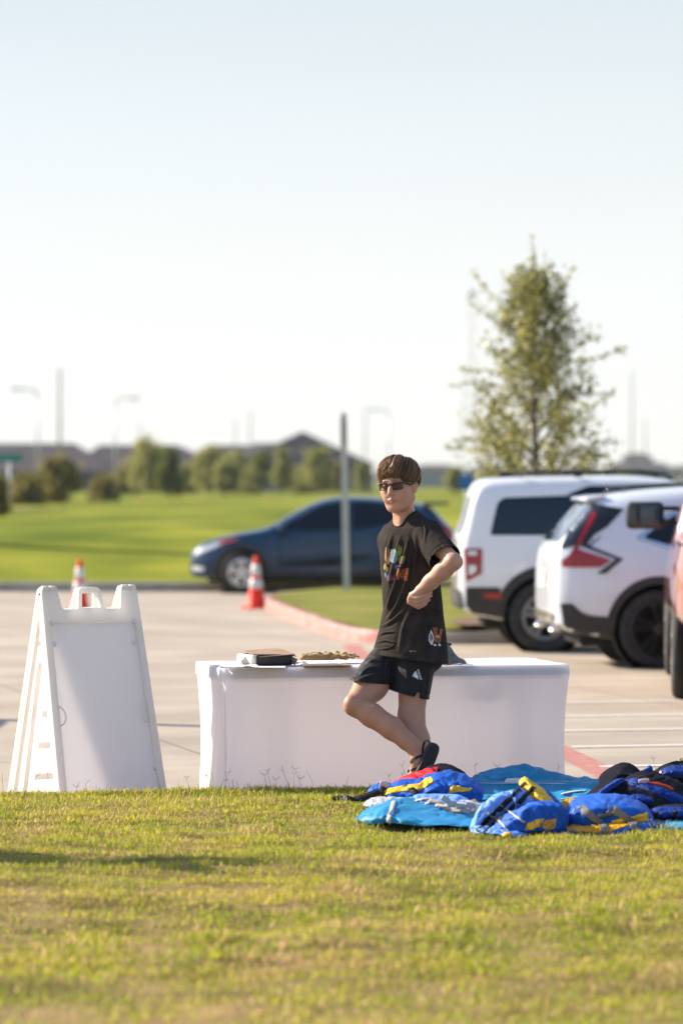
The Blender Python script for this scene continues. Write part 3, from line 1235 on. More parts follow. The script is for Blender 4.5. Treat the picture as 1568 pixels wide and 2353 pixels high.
def house(x0, x1, ridge, eave, d, label, depth=11, peak=None, wall=None, ridge_x=None, base=None):
    m = d / FPX
    X0, X1 = (x0 - 784) * m, (x1 - 784) * m
    zr, ze = EYE - (ridge - HOR) * m, EYE - (eave - HOR) * m
    cx = (X0 + X1) / 2
    gz = float(field_z(cx, d))
    root = empty('house', (cx, d, gz), label, 'house', 'houses beyond the field')
    w = X1 - X0
    zr -= gz; ze -= gz
    wl = wall or M_brick
    mk('wall', [box((0, depth / 2, ze / 2 - 0.15), (w - 0.8, depth - 0.8, ze + 0.3))], wl, root, smooth=False)
    ra, rb = ridge_x if ridge_x else (0.22, 0.78)
    a, b = -w / 2 + w * ra, -w / 2 + w * rb
    V = [(-w / 2, 0, ze), (w / 2, 0, ze), (w / 2, depth, ze), (-w / 2, depth, ze), (a, depth / 2, zr), (b, depth / 2, zr)]
    F = [(0, 1, 5, 4), (1, 2, 5), (2, 3, 4, 5), (3, 0, 4), (3, 2, 1, 0)]
    rf = mk('roof', (np.array(V), F), M_roof, root, smooth=False)
    if peak:
        px, py, half = peak
        zp = EYE - (py - HOR) * m - gz
        pxx = (px - 784) * m - cx
        hw = half * m
        V = [(pxx - hw, -0.6, ze), (pxx + hw, -0.6, ze), (pxx + hw, depth, ze), (pxx - hw, depth, ze), (pxx, 2.6, zp), (pxx, depth - 3, zp)]
        F = [(0, 1, 4), (1, 2, 5, 4), (2, 3, 5), (3, 0, 4, 5), (3, 2, 1, 0)]
        mk('roof', (np.array(V), F), M_roof, root, smooth=False)
    for k in range(3):
        xw = -w / 2 + w * (0.2 + 0.3 * k)
        wn = mk('window', rbox((xw, 0.39, ze * 0.55), (1.3, 0.06, 1.3), 0.02), M_trim, root, smooth=False)
        mk('pane', box((xw, 0.355, ze * 0.55), (1.1, 0.02, 1.1)), M_glass, wn, smooth=False)
    return root


house(-230, 266, 1017, 1082, 400, 'long brown hipped roof house behind the green street sign', ridge_x=(0.1, 0.79))
house(140, 545, 1021, 1086, 416, 'brown roofed house behind the bright tall tree', ridge_x=(0.2, 0.65))
house(395, 660, 1021, 1088, 434, 'narrow brown roofed house behind the wide pale tree', ridge_x=(0.29, 0.64))
house(525, 865, 1016, 1066, 382, 'large house with the highest pointed roof and pale front wall', ridge_x=(0.16, 0.56), peak=(694, 990, 165), wall=M_wall, depth=14)

# fence line and low sheds at the horizon
M_far = mat('far_wall', (0.22, 0.24, 0.27), 0.9, base2=(0.3, 0.31, 0.33), scale=0.3)


def far_block(x0, x1, top, d, label, name, cat, extra=None):
    m = d / FPX
    gx = (x0 + x1) / 2
    X = (gx - 784) * m
    z1 = EYE - (top - HOR) * m
    gz = float(field_z(X, d))
    root = empty(name, (X, d, gz), label, cat)
    w = (x1 - x0) * m
    h = z1 - gz
    mk('wall', box((0, 4, h * 0.4 - 0.4), (w, 8, h * 0.8 + 0.8)), M_far, root, smooth=False)
    V = np.array([(-w / 2 - .4, -.4, h * .8), (w / 2 + .4, -.4, h * .8), (w / 2 + .4, 8.4, h * .8), (-w / 2 - .4, 8.4, h * .8), (-w / 2 + 2, 4, h), (w / 2 - 2, 4, h)])
    mk('roof', (V, [(0, 1, 5, 4), (1, 2, 5), (2, 3, 4, 5), (3, 0, 4), (3, 2, 1, 0)]), M_roof, root, smooth=False)
    return root


far_block(945, 1060, 1066, 620, 'low bluish building on the skyline behind the young man', 'building', 'building')
far_block(1395, 1540, 1062, 900, 'long low building on the skyline behind the white cars', 'building', 'building')
far_block(1430, 1500, 1040, 1000, 'small bluish building with raised top beyond the white cars', 'building', 'building')


# far tree belt that reads as one mass
def treeline():
    pts = []
    r = np.random.default_rng(77)
    n = 5200
    x = r.uniform(-150, 150, n)
    d = 1150 + r.uniform(0, 60, n)
    hgt = 4.6 + 1.5 * vnoise(np.stack([x * 0.03, 0 * x, 0 * x], 1), 5) + 0.9 * vnoise(np.stack([x * 0.14, 0 * x, 0 * x], 1), 6)
    z = r.uniform(0, 1, n) ** 0.8 * np.maximum(hgt, 1.2)
    return leaf_cards(np.stack([x, d, z - 0.2], 1), 2.0, (0.035, 0.05, 0.03), (0.09, 0.10, 0.045), 9, 0.7)


V, F, c = treeline()
o = mk('treeline', (V, F), M_leaf, smooth=False)
fcol(o, c)
tag(o, kind='stuff')

# poles
M_pole = mat('galvanised_steel', (0.48, 0.49, 0.50), 0.5, base2=(0.48, 0.49, 0.5), scale=5, metal=0.5)
M_wood = mat('weathered_wood', (0.24, 0.21, 0.18), 0.9, base2=(0.32, 0.28, 0.24), scale=8)


def light_pole(px, top, d, arm, label):
    m = d / FPX
    X = (px - 784) * m
    gz = float(field_z(X, d))
    zt = EYE - (top - HOR) * m
    root = empty('street_lamp', (X, d, gz), label, 'street lamp', 'street lamps beyond the field')
    h = zt - gz
    mk('pole', tube([(0, 0, -0.2), (0, 0, h * 0.5), (0, 0, h * 0.93)], [0.075, 0.065, 0.055], 10), M_pole, root)
    s = 1 if arm > 0 else -1
    L = abs(arm) * m
    mk('arm', tube([(0, 0, h * 0.93), (s * L * 0.15, 0, h * 0.985), (s * L * 0.5, 0, h), (s * L, 0, h)], [0.06, 0.055, 0.05, 0.045], 8), M_pole, root)
    mk('lamp_head', rbox((s * (L + 0.25), 0, h - 0.02), (0.75, 0.32, 0.16), 0.05), M_pole, root)
    return root


light_pole(86, 893, 240, -38, 'street lamp with its arm bent towards the picture edge, above the brown roof')
light_pole(264, 914, 260, 36, 'street lamp with its arm bent away from the telegraph pole')
light_pole(893, 940, 330, -30, 'faint distant street lamp rising behind the metal sign post')


def utility_pole(px, top, d, r, label, cross=False):
    r = r * 0.62
    m = d / FPX
    X = (px - 784) * m
    gz = float(field_z(X, d))
    h = EYE - (top - HOR) * m - gz
    root = empty('utility_pole', (X, d, gz), label, 'utility pole', 'utility poles on the skyline')
    mk('pole', tube([(0, 0, -0.3), (0, 0, h * 0.5), (0, 0, h)], [r, r * 0.85, r * 0.7], 10), M_wood, root)
    if cross:
        mk('crossarm', rbox((0, -r, h * 0.95), (2.0 * r * 5, 0.12, 0.14), 0.02), M_wood, root)
        for sx in (-0.8, 0.0, 0.8):
            mk('insulator', lathe([(0.0, 0), (0.06, 0), (0.05, 0.1), (0.0, 0.16)], 8, c=(sx * r * 5, -r, h * 0.95 + 0.07)), M_trim, root)
    return root


utility_pole(137, 846, 300, 0.22, 'thick tall utility pole above the long brown roof')
utility_pole(322, 970, 360, 0.12, 'short thin utility pole above the bright tall tree')
utility_pole(540, 964, 420, 0.15, 'shorter utility pole of the close pair left of the big roof')
utility_pole(575, 938, 430, 0.16, 'taller utility pole of the close pair left of the big roof')
utility_pole(838, 932, 480, 0.18, 'faint utility pole between sign post and young man')
utility_pole(1451, 852, 520, 0.2, 'very tall faint utility pole beyond the white cars')
utility_pole(1481, 962, 560, 0.2, 'short faint utility pole beside the very tall faint one')


def lattice(px, top, d, w, label):
    m = d / FPX
    X = (px - 784) * m
    gz = -0.1
    h = EYE - (top - HOR) * m - gz
    root = empty('lattice_tower', (X, d, gz), label, 'tower')
    g = []
    def at(i, t):
        s = w * (1 - 0.72 * t) / 2
        c = [(-1, -1), (1, -1), (1, 1), (-1, 1)][i % 4]
        return (c[0] * s, c[1] * s, h * t)
    for i in range(4):
        g.append(tube([at(i, 0), at(i, 1)], 0.07, 5))
        for k in range(14):
            g.append(tube([at(i, k / 14), at(i + 1, (k + 1) / 14)], 0.05, 4))
            g.append(tube([at(i + 1, k / 14), at(i, (k + 1) / 14)], 0.05, 4))
    mk('frame', g, M_pole, root)
    mk('platform', lathe([(0.0, h - 0.8), (0.9, h - 0.8), (0.9, h), (0.0, h)], 12), M_pole, root)
    return root


lattice(1080, 668, 640, 3.4, 'tall pale lattice tower fading into the sky behind the near tree')

# green street sign, blue sign, marker cones on the field
p = on_field(22, 1178)
root = empty('street_sign', p[:], 'green street name sign on a thin post by the long brown roof', 'street sign')
h = EYE - (1060 - HOR) * p.y / FPX - p.z
mk('post', tube([(0, 0, -0.1), (0, 0, h + 0.1)], 0.035, 8), M_pole, root)
mk('sign_plate', rbox((0, -0.05, h + 0.12), (0.82, 0.012, 0.24), 0.005), mat('green_sign', (0.01, 0.22, 0.19), 0.4), root)

p = P(1071, 1108, 92)
gz = float(field_z(p.x, p.y))
root = empty('blue_sign', (p.x, p.y, gz), 'blue sign on a post between the young man and the white boxy car', 'sign')
h = p.z - gz
mk('post', tube([(0, 0, -0.1), (0, 0, h + 0.15)], 0.03, 8), M_pole, root)
mk('sign_plate', rbox((0, -0.04, h), (0.32, 0.01, 0.40), 0.004), mat('blue_sign_face', (0.02, 0.13, 0.42), 0.4), root)
# ------------------------------------------------------------------ young tree on the island
def island_tree():
    r = np.random.default_rng(5)
    d0 = 47.0
    p = P(1228, 1400, d0)
    gz = isl_z(d0) + 0.03
    m = d0 / FPX
    root = empty('young_tree', (p.x, d0, gz), 'young leafy tree with long wispy shoots growing on the island behind the white cars', 'tree')
    H = EYE - (560 - HOR) * m - gz
    limbs = []
    tips = []              # leaf anchors with spread
    lead = [np.array([0, 0, 0.0]), np.array([0.03, 0, H * 0.3]), np.array([-0.02, 0.03, H * 0.6]), np.array([0.0, 0, H * 0.85]), np.array([-0.01, 0, H])]
    lc = catmull(lead, 30)
    limbs.append(tube(lc, np.linspace(0.055, 0.004, 30), 8))
    def px2(x, row):
        return (x - 1228) * m, EYE - (row - HOR) * m - gz
    nb = 72
    for k in range(nb):
        t = (k + 0.5) / nb
        z0 = H * (0.20 + 0.68 * t ** 1.05)
        a = k * 2.4 + r.uniform(-0.4, 0.4)
        L = (1.50 - 1.12 * t) * r.uniform(0.55, 1.0)
        el = R(r.uniform(22, 55) + 14 * t)
        base = np.array([np.interp(z0, lc[:, 2], lc[:, 0]), np.interp(z0, lc[:, 2], lc[:, 1]), z0])
        dirv = np.array([math.cos(a) * math.cos(el), math.sin(a) * math.cos(el), math.sin(el)])
        c = catmull([base, base + dirv * L * 0.5 + np.array([0, 0, -0.02]), base + dirv * L + np.array([0, 0, 0.05 * L])], 10)
        limbs.append(tube(c, np.linspace(0.016 * (1.2 - t), 0.003, 10), 5))
        for q in range(9):
            u = r.uniform(0.4, 1.0)
            i = u * 9
            pnt = c[int(min(8, i))] * (1 - i % 1) + c[int(min(8, i)) + 1] * (i % 1)
            d2 = dirv * 0.4 + r.normal(0, 0.7, 3) + np.array([0, 0, 0.25])
            d2 /= np.linalg.norm(d2)
            L2 = r.uniform(0.12, 0.34) * (1.1 - 0.5 * t)
            e = pnt + d2 * L2
            limbs.append(tube([pnt, pnt + d2 * L2 * 0.5, e], [0.005, 0.003, 0.002], 4))
            nl = int(r.uniform(8, 18))
            f = r.uniform(0.1, 1.05, nl)[:, None]
            tips.append(pnt + (e - pnt) * f + r.normal(0, 0.062, (nl, 3)))
    # single long shoots seen against the sky: (row, column) of root and tip
    shoots = [((1215, 760), (1222, 545)), ((1195, 790), (1082, 620)), ((1210, 700), (1190, 610)), ((1262, 760), (1318, 615)), ((1240, 720), (1256, 640)),
              ((1180, 800), (1078, 690)), ((1165, 900), (1025, 885)), ((1170, 880), (1050, 850)), ((1290, 880), (1440, 800)), ((1290, 840), (1385, 770)), ((1300, 930), (1400, 905)),
              ((1300, 1000), (1415, 905)), ((1310, 1050), (1440, 1015)), ((1300, 1060), (1400, 1050)), ((1150, 1040), (1035, 1010)), ((1140, 1060), (1015, 1025)), ((1285, 780), (1330, 700)), ((1270, 860), (1370, 820))]
    for (a, b) in shoots:
        x0, z0 = px2(*a); x1, z1 = px2(*b)
        y0, y1 = r.uniform(-0.1, 0.1), r.uniform(-0.35, 0.35)
        A = np.array([x0 * 0.6, y0, z0]); B = np.array([x1, y1, z1])
        mid = (A + B) / 2 + np.array([0, 0, 0.06])
        c = catmull([A, mid, B], 14)
        limbs.append(tube(c, np.linspace(0.008, 0.002, 14), 4))
        nl = 46
        u = r.uniform(0.15, 1, nl) * 12.9
        i = u.astype(int)
        pts = c[i] + (c[i + 1] - c[i]) * (u - i)[:, None]
        tips.append(pts + r.normal(0, 0.028, (nl, 3)))
    pts = np.concatenate(tips)
    V, F, c = leaf_cards(pts, 0.074, (0.16, 0.18, 0.04), (0.50, 0.47, 0.17), 31, 0.5, clump=2.2)
    o = mk('crown', (V, F), mat('oak_leaf', (0.1, 0.1, 0.03), 0.32, attr='col', spec=0.6, transl=0.52), root, smooth=False)
    fcol(o, c)
    mk('trunk', limbs, M_bark, root)
    return root


island_tree()
# ------------------------------------------------------------------ traffic cones
M_orange = mat('cone_orange', (0.88, 0.045, 0.012), 0.5, base2=(0.80, 0.038, 0.01), scale=6, spec=0.4, transl=0.12)
M_refl = mat('cone_collar', (0.72, 0.73, 0.74), 0.35, base2=(0.6, 0.61, 0.62), scale=12)
M_rubber = mat('black_rubber', (0.02, 0.02, 0.021), 0.75, base2=(0.035, 0.035, 0.035), scale=15, bump=0.2)


def cone(loc, h, label, name='traffic_cone', group='traffic cones on the lot', rz=0.0):
    root = empty(name, loc, label, 'traffic cone', group, rz)
    s = h / 0.71
    rb, rt = 0.132 * s, 0.03 * s
    r = lambda z: rb + (rt - rb) * (z / h)
    prof = [(rb + 0.008, 0.03 * s), (r(0.05 * s), 0.05 * s), (r(h * 0.5), h * 0.5), (rt, h * 0.985), (rt * 0.8, h), (0.0, h)]
    mk('body', lathe(prof, 28), M_orange, root)
    b = 0.18 * s
    sq = rounded([(-b, -b), (b, -b), (b, b), (-b, b)], 0.05 * s)
    mk('base', extrude_poly(sq, 0.0, 0.03 * s), M_orange, root, auto=30)
    for z0, z1 in ((0.38 * h, 0.56 * h), (0.62 * h, 0.84 * h)):
        e = 0.0035
        mk('collar', lathe([(r(z0) + 0.001, z0), (r(z0) + e, z0 + 0.002), (r(z1) + e, z1 - 0.002), (r(z1) + 0.001, z1)], 28), M_refl, root)
    return root


def cone_px(px, top, bottom, label):
    d = 52.0
    for _ in range(30):
        d = (EYE - lot_z(d)) * FPX / (bottom - HOR)
    p = P(px, bottom, d)
    return cone((p.x, p.y, lot_z(d) + 0.001), (bottom - top) * d / FPX, label, rz=0.3)


cone_px(588, 1277, 1398, 'orange cone with two white bands in front of the dark blue car')
cone_px(183, 1285, 1404, 'orange cone with two white bands behind the white folding sign board')
# small markers far out on the field
for px, py in ((318, 1147), (472, 1142), (612, 1146), (746, 1141)):
    p = on_field(px, py + 6)
    cone(p[:], 14 * p.y / FPX, 'tiny orange marker out on the field before the young trees', 'marker_cone', 'orange markers on the field')

# ------------------------------------------------------------------ metal post with edge-on sign plate
d0 = 57.5
p = P(796, 1356, d0)
gz = isl_z(d0) + 0.01
root = empty('sign_post', (p.x, d0, gz), 'metal post with an edge-on sign plate standing on the grass island', 'sign post')
top = EYE - (948 - HOR) * d0 / FPX - gz
lo_pl = EYE - (1022 - HOR) * d0 / FPX - gz
M_post = mat('painted_steel_post', (0.42, 0.44, 0.43), 0.5, base2=(0.52, 0.53, 0.52), scale=7, metal=0.3)
u = [(-0.048, -0.03), (0.048, -0.03), (0.048, 0.0), (0.03, 0.0), (0.03, -0.015), (-0.03, -0.015), (-0.03, 0.0), (-0.048, 0.0)]
lean = -0.05
g = extrude_poly(u, -0.1, top * 0.97)
g[0][:, 0] += g[0][:, 2] / top * lean
mk('post', g, M_post, root, smooth=False)
pl = rbox((lean * 0.85, -0.02, (top + lo_pl) / 2), (0.025, 0.46, top - lo_pl), 0.006, rot=np.array(Matrix.Rotation(R(-6), 3, 'Z')))
mk('sign_plate', pl, mat('sign_back', (0.20, 0.20, 0.205), 0.5, metal=0.5), root)

# ------------------------------------------------------------------ folding sign board
M_hdpe = mat('white_plastic', (0.88, 0.89, 0.91), 0.38, base2=(0.84, 0.845, 0.85), scale=3, spec=0.5, transl=0.40, transl_col=(0.94, 0.90, 0.82), bump=0.03, bscale=120)
M_hdpe_sheet = mat('white_sheet', (0.93, 0.94, 0.97), 0.3, base2=(0.91, 0.92, 0.95), scale=2, transl=0.60, transl_col=(0.96, 0.95, 0.95))
M_bolt = mat('zinc_bolt', (0.5, 0.5, 0.5), 0.35, metal=0.9)
TH = R(31)
nh = np.array([math.sin(TH), -math.cos(TH), 0]); hd = np.array([math.cos(TH), math.sin(TH), 0])
sb = P(200, 1352, 19.78)
SB = np.array([sb.x, sb.y, 0.0])
root = empty('sign_board', tuple(SB), 'white folding plastic sign board standing open at the lawn edge', 'sign board')
Wd, Hh, spread = 0.62, 1.145, 0.30
slope = math.atan2(spread, Hh)
Lp = Hh / math.cos(slope)


def board_outline():
    w = Wd / 2
    t0 = Lp                      # top of the ears
    n1 = Lp - 0.120              # floor of the notches
    tw = w - 0.035               # the board narrows to the top
    pts = [(-w, 0.0), (-w + 0.10, 0.0), (-w + 0.12, 0.02), (w - 0.12, 0.02), (w - 0.10, 0.0), (w, 0.0),
           (tw, t0), (tw - 0.088, t0), (tw - 0.108, n1), (0.078, n1), (0.062, t0 - 0.005), (-0.062, t0 - 0.005), (-0.078, n1), (-tw + 0.108, n1), (-tw + 0.088, t0), (-tw, t0)]
    rr = [0.01, .01, .01, .01, .01, .01, .03, .012, .014, .014, .03, .03, .014, .014, .012, .03]
    return rounded(pts, rr)


def board(sign, name, with_sheet):
    """one leaf; sign +1 faces the camera side"""
    ax_x = hd
    ax_z = np.array([0, 0, 1.0]) * math.cos(slope) - nh * sign * math.sin(slope)     # up the leaf
    ax_n = np.cross(ax_x, ax_z) * 1.0
    if np.dot(ax_n, nh * sign) < 0:
        ax_n = -ax_n
    base = nh * sign * (spread + 0.008)
    def place(V):
        V = np.asarray(V)
        return base + V[:, :1] * ax_x + V[:, 1:2] * ax_z + V[:, 2:3] * ax_n
    hole = rounded([(-0.054, Lp - 0.114), (0.054, Lp - 0.114), (0.043, Lp - 0.032), (-0.043, Lp - 0.032)], 0.014)
    w = Wd / 2
    win = rounded([(-w + 0.045, 0.05), (w - 0.045, 0.05), (w - 0.068, Lp - 0.195), (-w + 0.068, Lp - 0.195)], 0.012)
    fr = plate([board_outline(), hole, win], 0.017, 0.006)
    leaf = mk(name, (place(fr[0]), fr[1]), M_hdpe, root, auto=35)
    # recessed field
    sh = plate([rounded([(-w + 0.03, 0.035), (w - 0.03, 0.035), (w - 0.055, Lp - 0.18), (-w + 0.055, Lp - 0.18)], 0.01)], 0.0035, 0.001)
    sh[0][:, 2] += 0.0015
    mk('field_panel', (place(sh[0]), sh[1]), M_hdpe_sheet, leaf, auto=35)
    if sign > 0:
        # second skin of the hollow moulding
        sk = plate([rounded([(-w + 0.03, 0.035), (w - 0.03, 0.035), (w - 0.055, Lp - 0.18), (-w + 0.055, Lp - 0.18)], 0.01)], 0.001, 0.0004)
        sk[0][:, 2] -= 0.026
        mk('rear_skin', (place(sk[0]), sk[1]), M_hdpe_sheet, leaf, auto=35)
    # ribs behind the field
    ribs = []
    for k in range(5):
        z = 0.16 + k * 0.17
        pb = rbox((0, z, -0.0035), (0.34, 0.035, 0.003), 0.0012)
        ribs.append((place(pb[0]), pb[1]))
    for xx in (-0.215, 0.215):
        pb = rbox((xx, 0.42, -0.0035), (0.026, 0.72, 0.003), 0.0012)
        ribs.append((place(pb[0]), pb[1]))
    if sign < 0:
        mk('rib', ribs, M_hdpe, leaf)
    # side flanges turned towards the other leaf
    fl = []
    for s in (-1, 1):
        a = [(-0.0, 0.0), (0.0, Lp - 0.06)]
        V = []
        for (yy, xo) in ((0.0, w), (Lp - 0.02, w - 0.034)):
            for xx, nn in ((xo - 0.012, 0.0), (xo - 0.002, 0.0), (xo - 0.002, -0.045), (xo - 0.012, -0.045)):
                V.append((s * xx, yy, nn))
        F = [(0, 1, 5, 4), (1, 2, 6, 5), (2, 3, 7, 6), (3, 0, 4, 7), (3, 2, 1, 0), (4, 5, 6, 7)]
        fl.append((place(np.array(V)), F))
    mk('flange', fl, M_hdpe, leaf, smooth=False)
    # raised buttons and finger notches
    for xx, yy in ((-0.24, Lp - 0.19), (0.235, Lp - 0.19), (-0.232, Lp - 0.30), (0.222, Lp - 0.30)):
        l = lathe([(0.0, 0.024), (0.009, 0.023), (0.013, 0.016), (0.013, 0.005)], 14)
        mk('stud', (place(l[0] + np.array([xx, yy, 0.0 if yy > Lp - 0.25 else -0.012])), l[1]), M_hdpe, leaf)
    for s in (-1, 1):
        l = lathe([(0.036, 0.0), (0.043, 0.006), (0.036, 0.012)], 24)
        V = l[0].copy(); V[:, 0] = np.clip(V[:, 0] * -s, -0.001, 9) * -s
        V[:, 1] *= 1.25
        mk('latch_notch', (place(V + np.array([s * (w - 0.052), Lp * 0.43, 0.006])), l[1]), M_hdpe, leaf)
    # wrap over the hinge
    tw = w - 0.035
    for s in (-1, 1):
        for (xa, xb) in ((tw - 0.085, tw - 0.05), (tw - 0.042, tw - 0.008)) if sign > 0 else ((tw - 0.049, tw - 0.043),):
            t = tube([place(np.array([[s * xa, Lp - 0.012, 0.004]]))[0], place(np.array([[s * xb, Lp - 0.012, 0.004]]))[0]], 0.019, 14)
            mk('hinge', t, M_hdpe, leaf)
        if sign > 0:
            l = tube([place(np.array([[s * (tw - 0.001), Lp - 0.03, -0.012]]))[0], place(np.array([[s * (tw + 0.004), Lp - 0.03, -0.012]]))[0]], 0.009, 10)
            mk('hinge_bolt', l, M_bolt, leaf)
    return leaf


board(+1, 'front_board', True)
board(-1, 'rear_board', True)

# ------------------------------------------------------------------ folding table under a fitted white cover
TC = np.array([-0.597, 19.42, 0.0])                   # near corner of the table top
TL, TW_, TH_ = 1.83, 0.76, 0.74
t1 = np.array([E1[0], E1[1], 0.0]); t2 = np.array([E2[0], E2[1], 0.0]); t3 = np.array([0, 0, 1.0])
troot = empty('folding_table', tuple(TC + t1 * TL / 2 + t2 * TW_ / 2), 'folding table with grey legs hidden under the white fitted cover', 'table')


def tl(V):
    V = np.asarray(V, float)
    return TC + V[:, :1] * t1 + V[:, 1:2] * t2 + V[:, 2:3] * t3


M_tabletop = mat('table_plastic', (0.62, 0.63, 0.66), 0.5, base2=(0.58, 0.59, 0.62), scale=20)
M_legs = mat('grey_steel_tube', (0.2, 0.21, 0.22), 0.45, metal=0.6)
g = plate([rounded([(0.005, 0.005), (TL - 0.005, 0.005), (TL - 0.005, TW_ - 0.005), (0.005, TW_ - 0.005)], 0.06, 8)], 0.027, 0.008)
g[0][:, 2] += TH_ - 0.031
mk('tabletop', (tl(g[0]), g[1]), M_tabletop, troot, world=True)
for xx in (0.28, TL - 0.28):
    for yy in (0.12, TW_ - 0.12):
        g = tube([(xx, yy, 0.002), (xx, yy, TH_ - 0.05)], 0.014, 10)
        mk('leg', (tl(g[0]), g[1]), M_legs, troot, world=True)
    g = tube([(xx, 0.12, 0.12), (xx, TW_ - 0.12, 0.12)], 0.011, 8)
    mk('brace', (tl(g[0]), g[1]), M_legs, troot, world=True)
g = tube(catmull([(1.285, 0.09, TH_ - 0.05), (1.285, 0.09, 0.62), (1.30, 0.09, 0.575), (1.36, 0.09, 0.567), (1.425, 0.09, 0.575), (1.44, 0.09, 0.62), (1.44, 0.09, TH_ - 0.05)], 40), 0.014, 8)
mk('folding_bracket', (tl(g[0]), g[1]), M_legs, troot, world=True)
M_cloth = mat('white_stretch_cloth', (0.91, 0.91, 0.94), 0.85, base2=(0.88, 0.875, 0.915), scale=1.6, bump=0.10, bscale=420, transl=0.58, transl_col=(0.97, 0.93, 0.96), sheen=0.2)
croot = tag(bpy.data.objects.new('table_cover', None), 'white fitted stretch cover drawn over the folding table', 'table cover')
C.objects.link(croot)
croot.location = tuple(TC + t1 * TL / 2 + t2 * TW_ / 2)


def cover_side():
    """walls of the cover as rings from the rim down, with folds and a pull towards the legs"""
    per = []
    m = 64
    def side(a, b, n):
        for i in range(n):
            per.append(a + (b - a) * i / n)
    rc = 0.035
    def arc(cx, cy, a0, k=7):
        for i in range(k):
            a = a0 + PI / 2 * i / k
            per.append(np.array([cx + rc * math.cos(a), cy + rc * math.sin(a)]))
    side(np.array([rc, 0.0]), np.array([TL - rc, 0.0]), 150)
    arc(TL - rc, rc, -PI / 2)
    side(np.array([TL, rc]), np.array([TL, TW_ - rc]), 60)
    arc(TL - rc, TW_ - rc, 0)
    side(np.array([TL - rc, TW_]), np.array([rc, TW_]), 150)
    arc(rc, TW_ - rc, PI / 2)
    side(np.array([0.0, TW_ - rc]), np.array([0.0, rc]), 60)
    arc(rc, rc, PI)
    per = np.array(per)
    # round the corner arcs
    ctr = np.array([TL / 2, TW_ / 2])
    n = len(per)
    d = np.roll(per, -1, 0) - np.roll(per, 1, 0)
    nr = np.stack([d[:, 1], -d[:, 0]], 1)
    nr /= np.linalg.norm(nr, axis=1)[:, None]
    rows = np.concatenate([[0.0, 0.012, 0.045, 0.060, 0.066, 0.075], np.linspace(0.10, TH_ - 0.004, 26)])
    V = []
    for r_ in rows:
        z = TH_ - r_
        t = r_ / TH_
        for i in range(n):
            x, y = per[i]
            # band at the rim stands proud, then the cloth falls in and stretches down to the feet
            band = 0.0015 if r_ < 0.062 else 0.0
            u = x / TL
            sag = 0.0
            if y < 0.05 or y > TW_ - 0.05:
                ends = max(0.0, 1 - min(abs(x - 0.0), abs(TL - x)) / 0.35)
                sag = -0.02 * math.sin(PI * min(1, t * 1.0)) * (0.4 + 0.6 * ends) - 0.012 * t
            else:
                sag = -0.022 * math.sin(PI * min(1, t)) - 0.012 * t
            # soft diagonal pulls from the corners
            if y < 0.05:
                for (cx, sgn) in ((0.0, 1), (TL, -1)):
                    q = (x - cx) * sgn
                    for kk, (s0, w0, a0) in enumerate(((0.30, 0.022, 0.008), (0.55, 0.03, 0.007), (0.9, 0.04, 0.006))):
                        dd = q - s0 * t * 0.30 - 0.01
                        sag += a0 * math.exp(-(dd / w0) ** 2) * min(1, t * 4) * (1 - 0.5 * t)
                sag += 0.0035 * math.sin(x * 23 + 3 * t) * t * math.sin(x * 5 + 1)
            elif x < 0.05 or x > TL - 0.05:
                for s0, w0, a0 in ((0.15, 0.018, 0.010), (0.32, 0.022, 0.011), (0.5, 0.024, 0.010)):
                    dd = y - (0.03 + s0 * (0.3 + t))
                    sag += a0 * math.exp(-(dd / w0) ** 2) * min(1, t * 4)
            off = band + (sag if r_ > 0.062 else 0.0) - (0.004 if r_ < 0.005 else 0)
            V.append((x + nr[i, 0] * off, y + nr[i, 1] * off, z))
    F = []
    for a in range(len(rows) - 1):
        for i in range(n):
            j = (i + 1) % n
            F.append((a * n + j, a * n + i, (a + 1) * n + i, (a + 1) * n + j))
    return np.array(V), F, n


V, F, n = cover_side()
# top sheet: wrinkled near the corner, closes the rim
tp, tf = tri_fill([tuple(q[:2]) for q in V[:n:2]], 0.035)
Vt = np.array([(x, y, TH_ + 0.0015 + 0.0022 * float(vnoise(np.array([[x * 3, y * 5, 0]]), 3)[0]) + 0.012 * math.exp(-((x - 0.03) ** 2 + (y - 0.06) ** 2) / 0.004)) for x, y in tp])
mk('cover_top', (tl(Vt), tf), M_cloth, croot, world=True)
mk('cover_skirt', (tl(V), F), M_cloth, croot, world=True)
g = tube([(0.004, -0.004, TH_ - 0.066), (0.006, -0.012, 0.4), (0.012, -0.012, 0.01)], 0.0022, 6)
mk('seam', (tl(g[0]), g[1]), M_cloth, croot, world=True)
# ------------------------------------------------------------------ vehicles
# local axes: x to the nose, y to the vehicle's own left, z up; origin on the ground under the rear axle
M_tyre = mat('tyre_rubber', (0.018, 0.018, 0.019), 0.8, base2=(0.035, 0.034, 0.033), scale=12, bump=0.3, bscale=80)
M_tint = mat('tinted_glass', (0.002, 0.007, 0.016), 0.06, spec=0.42)
M_clad = mat('black_cladding', (0.022, 0.023, 0.025), 0.6, base2=(0.032, 0.033, 0.035), scale=30, bump=0.1, bscale=300)
M_dark = mat('wheel_well', (0.008, 0.008, 0.009), 0.9)
M_redlamp = mat('red_lamp_lens', (0.36, 0.006, 0.009), 0.15, coat=0.5, base2=(0.22, 0.004, 0.006), scale=30)
M_clearlamp = mat('clear_lamp_lens', (0.66, 0.67, 0.68), 0.1, coat=0.8, metal=0.3)
M_chrome = mat('bright_metal', (0.72, 0.72, 0.73), 0.18, metal=1.0)
M_amber = mat('amber_lens', (0.6, 0.09, 0.03), 0.2, coat=0.5)


def paint(name, c, c2=None, **k):
    return mat(name, c, 0.32, base2=c2 or tuple(x * 0.94 for x in c), scale=0.7, coat=1.0, coat_rough=0.03, spec=0.5, **k)


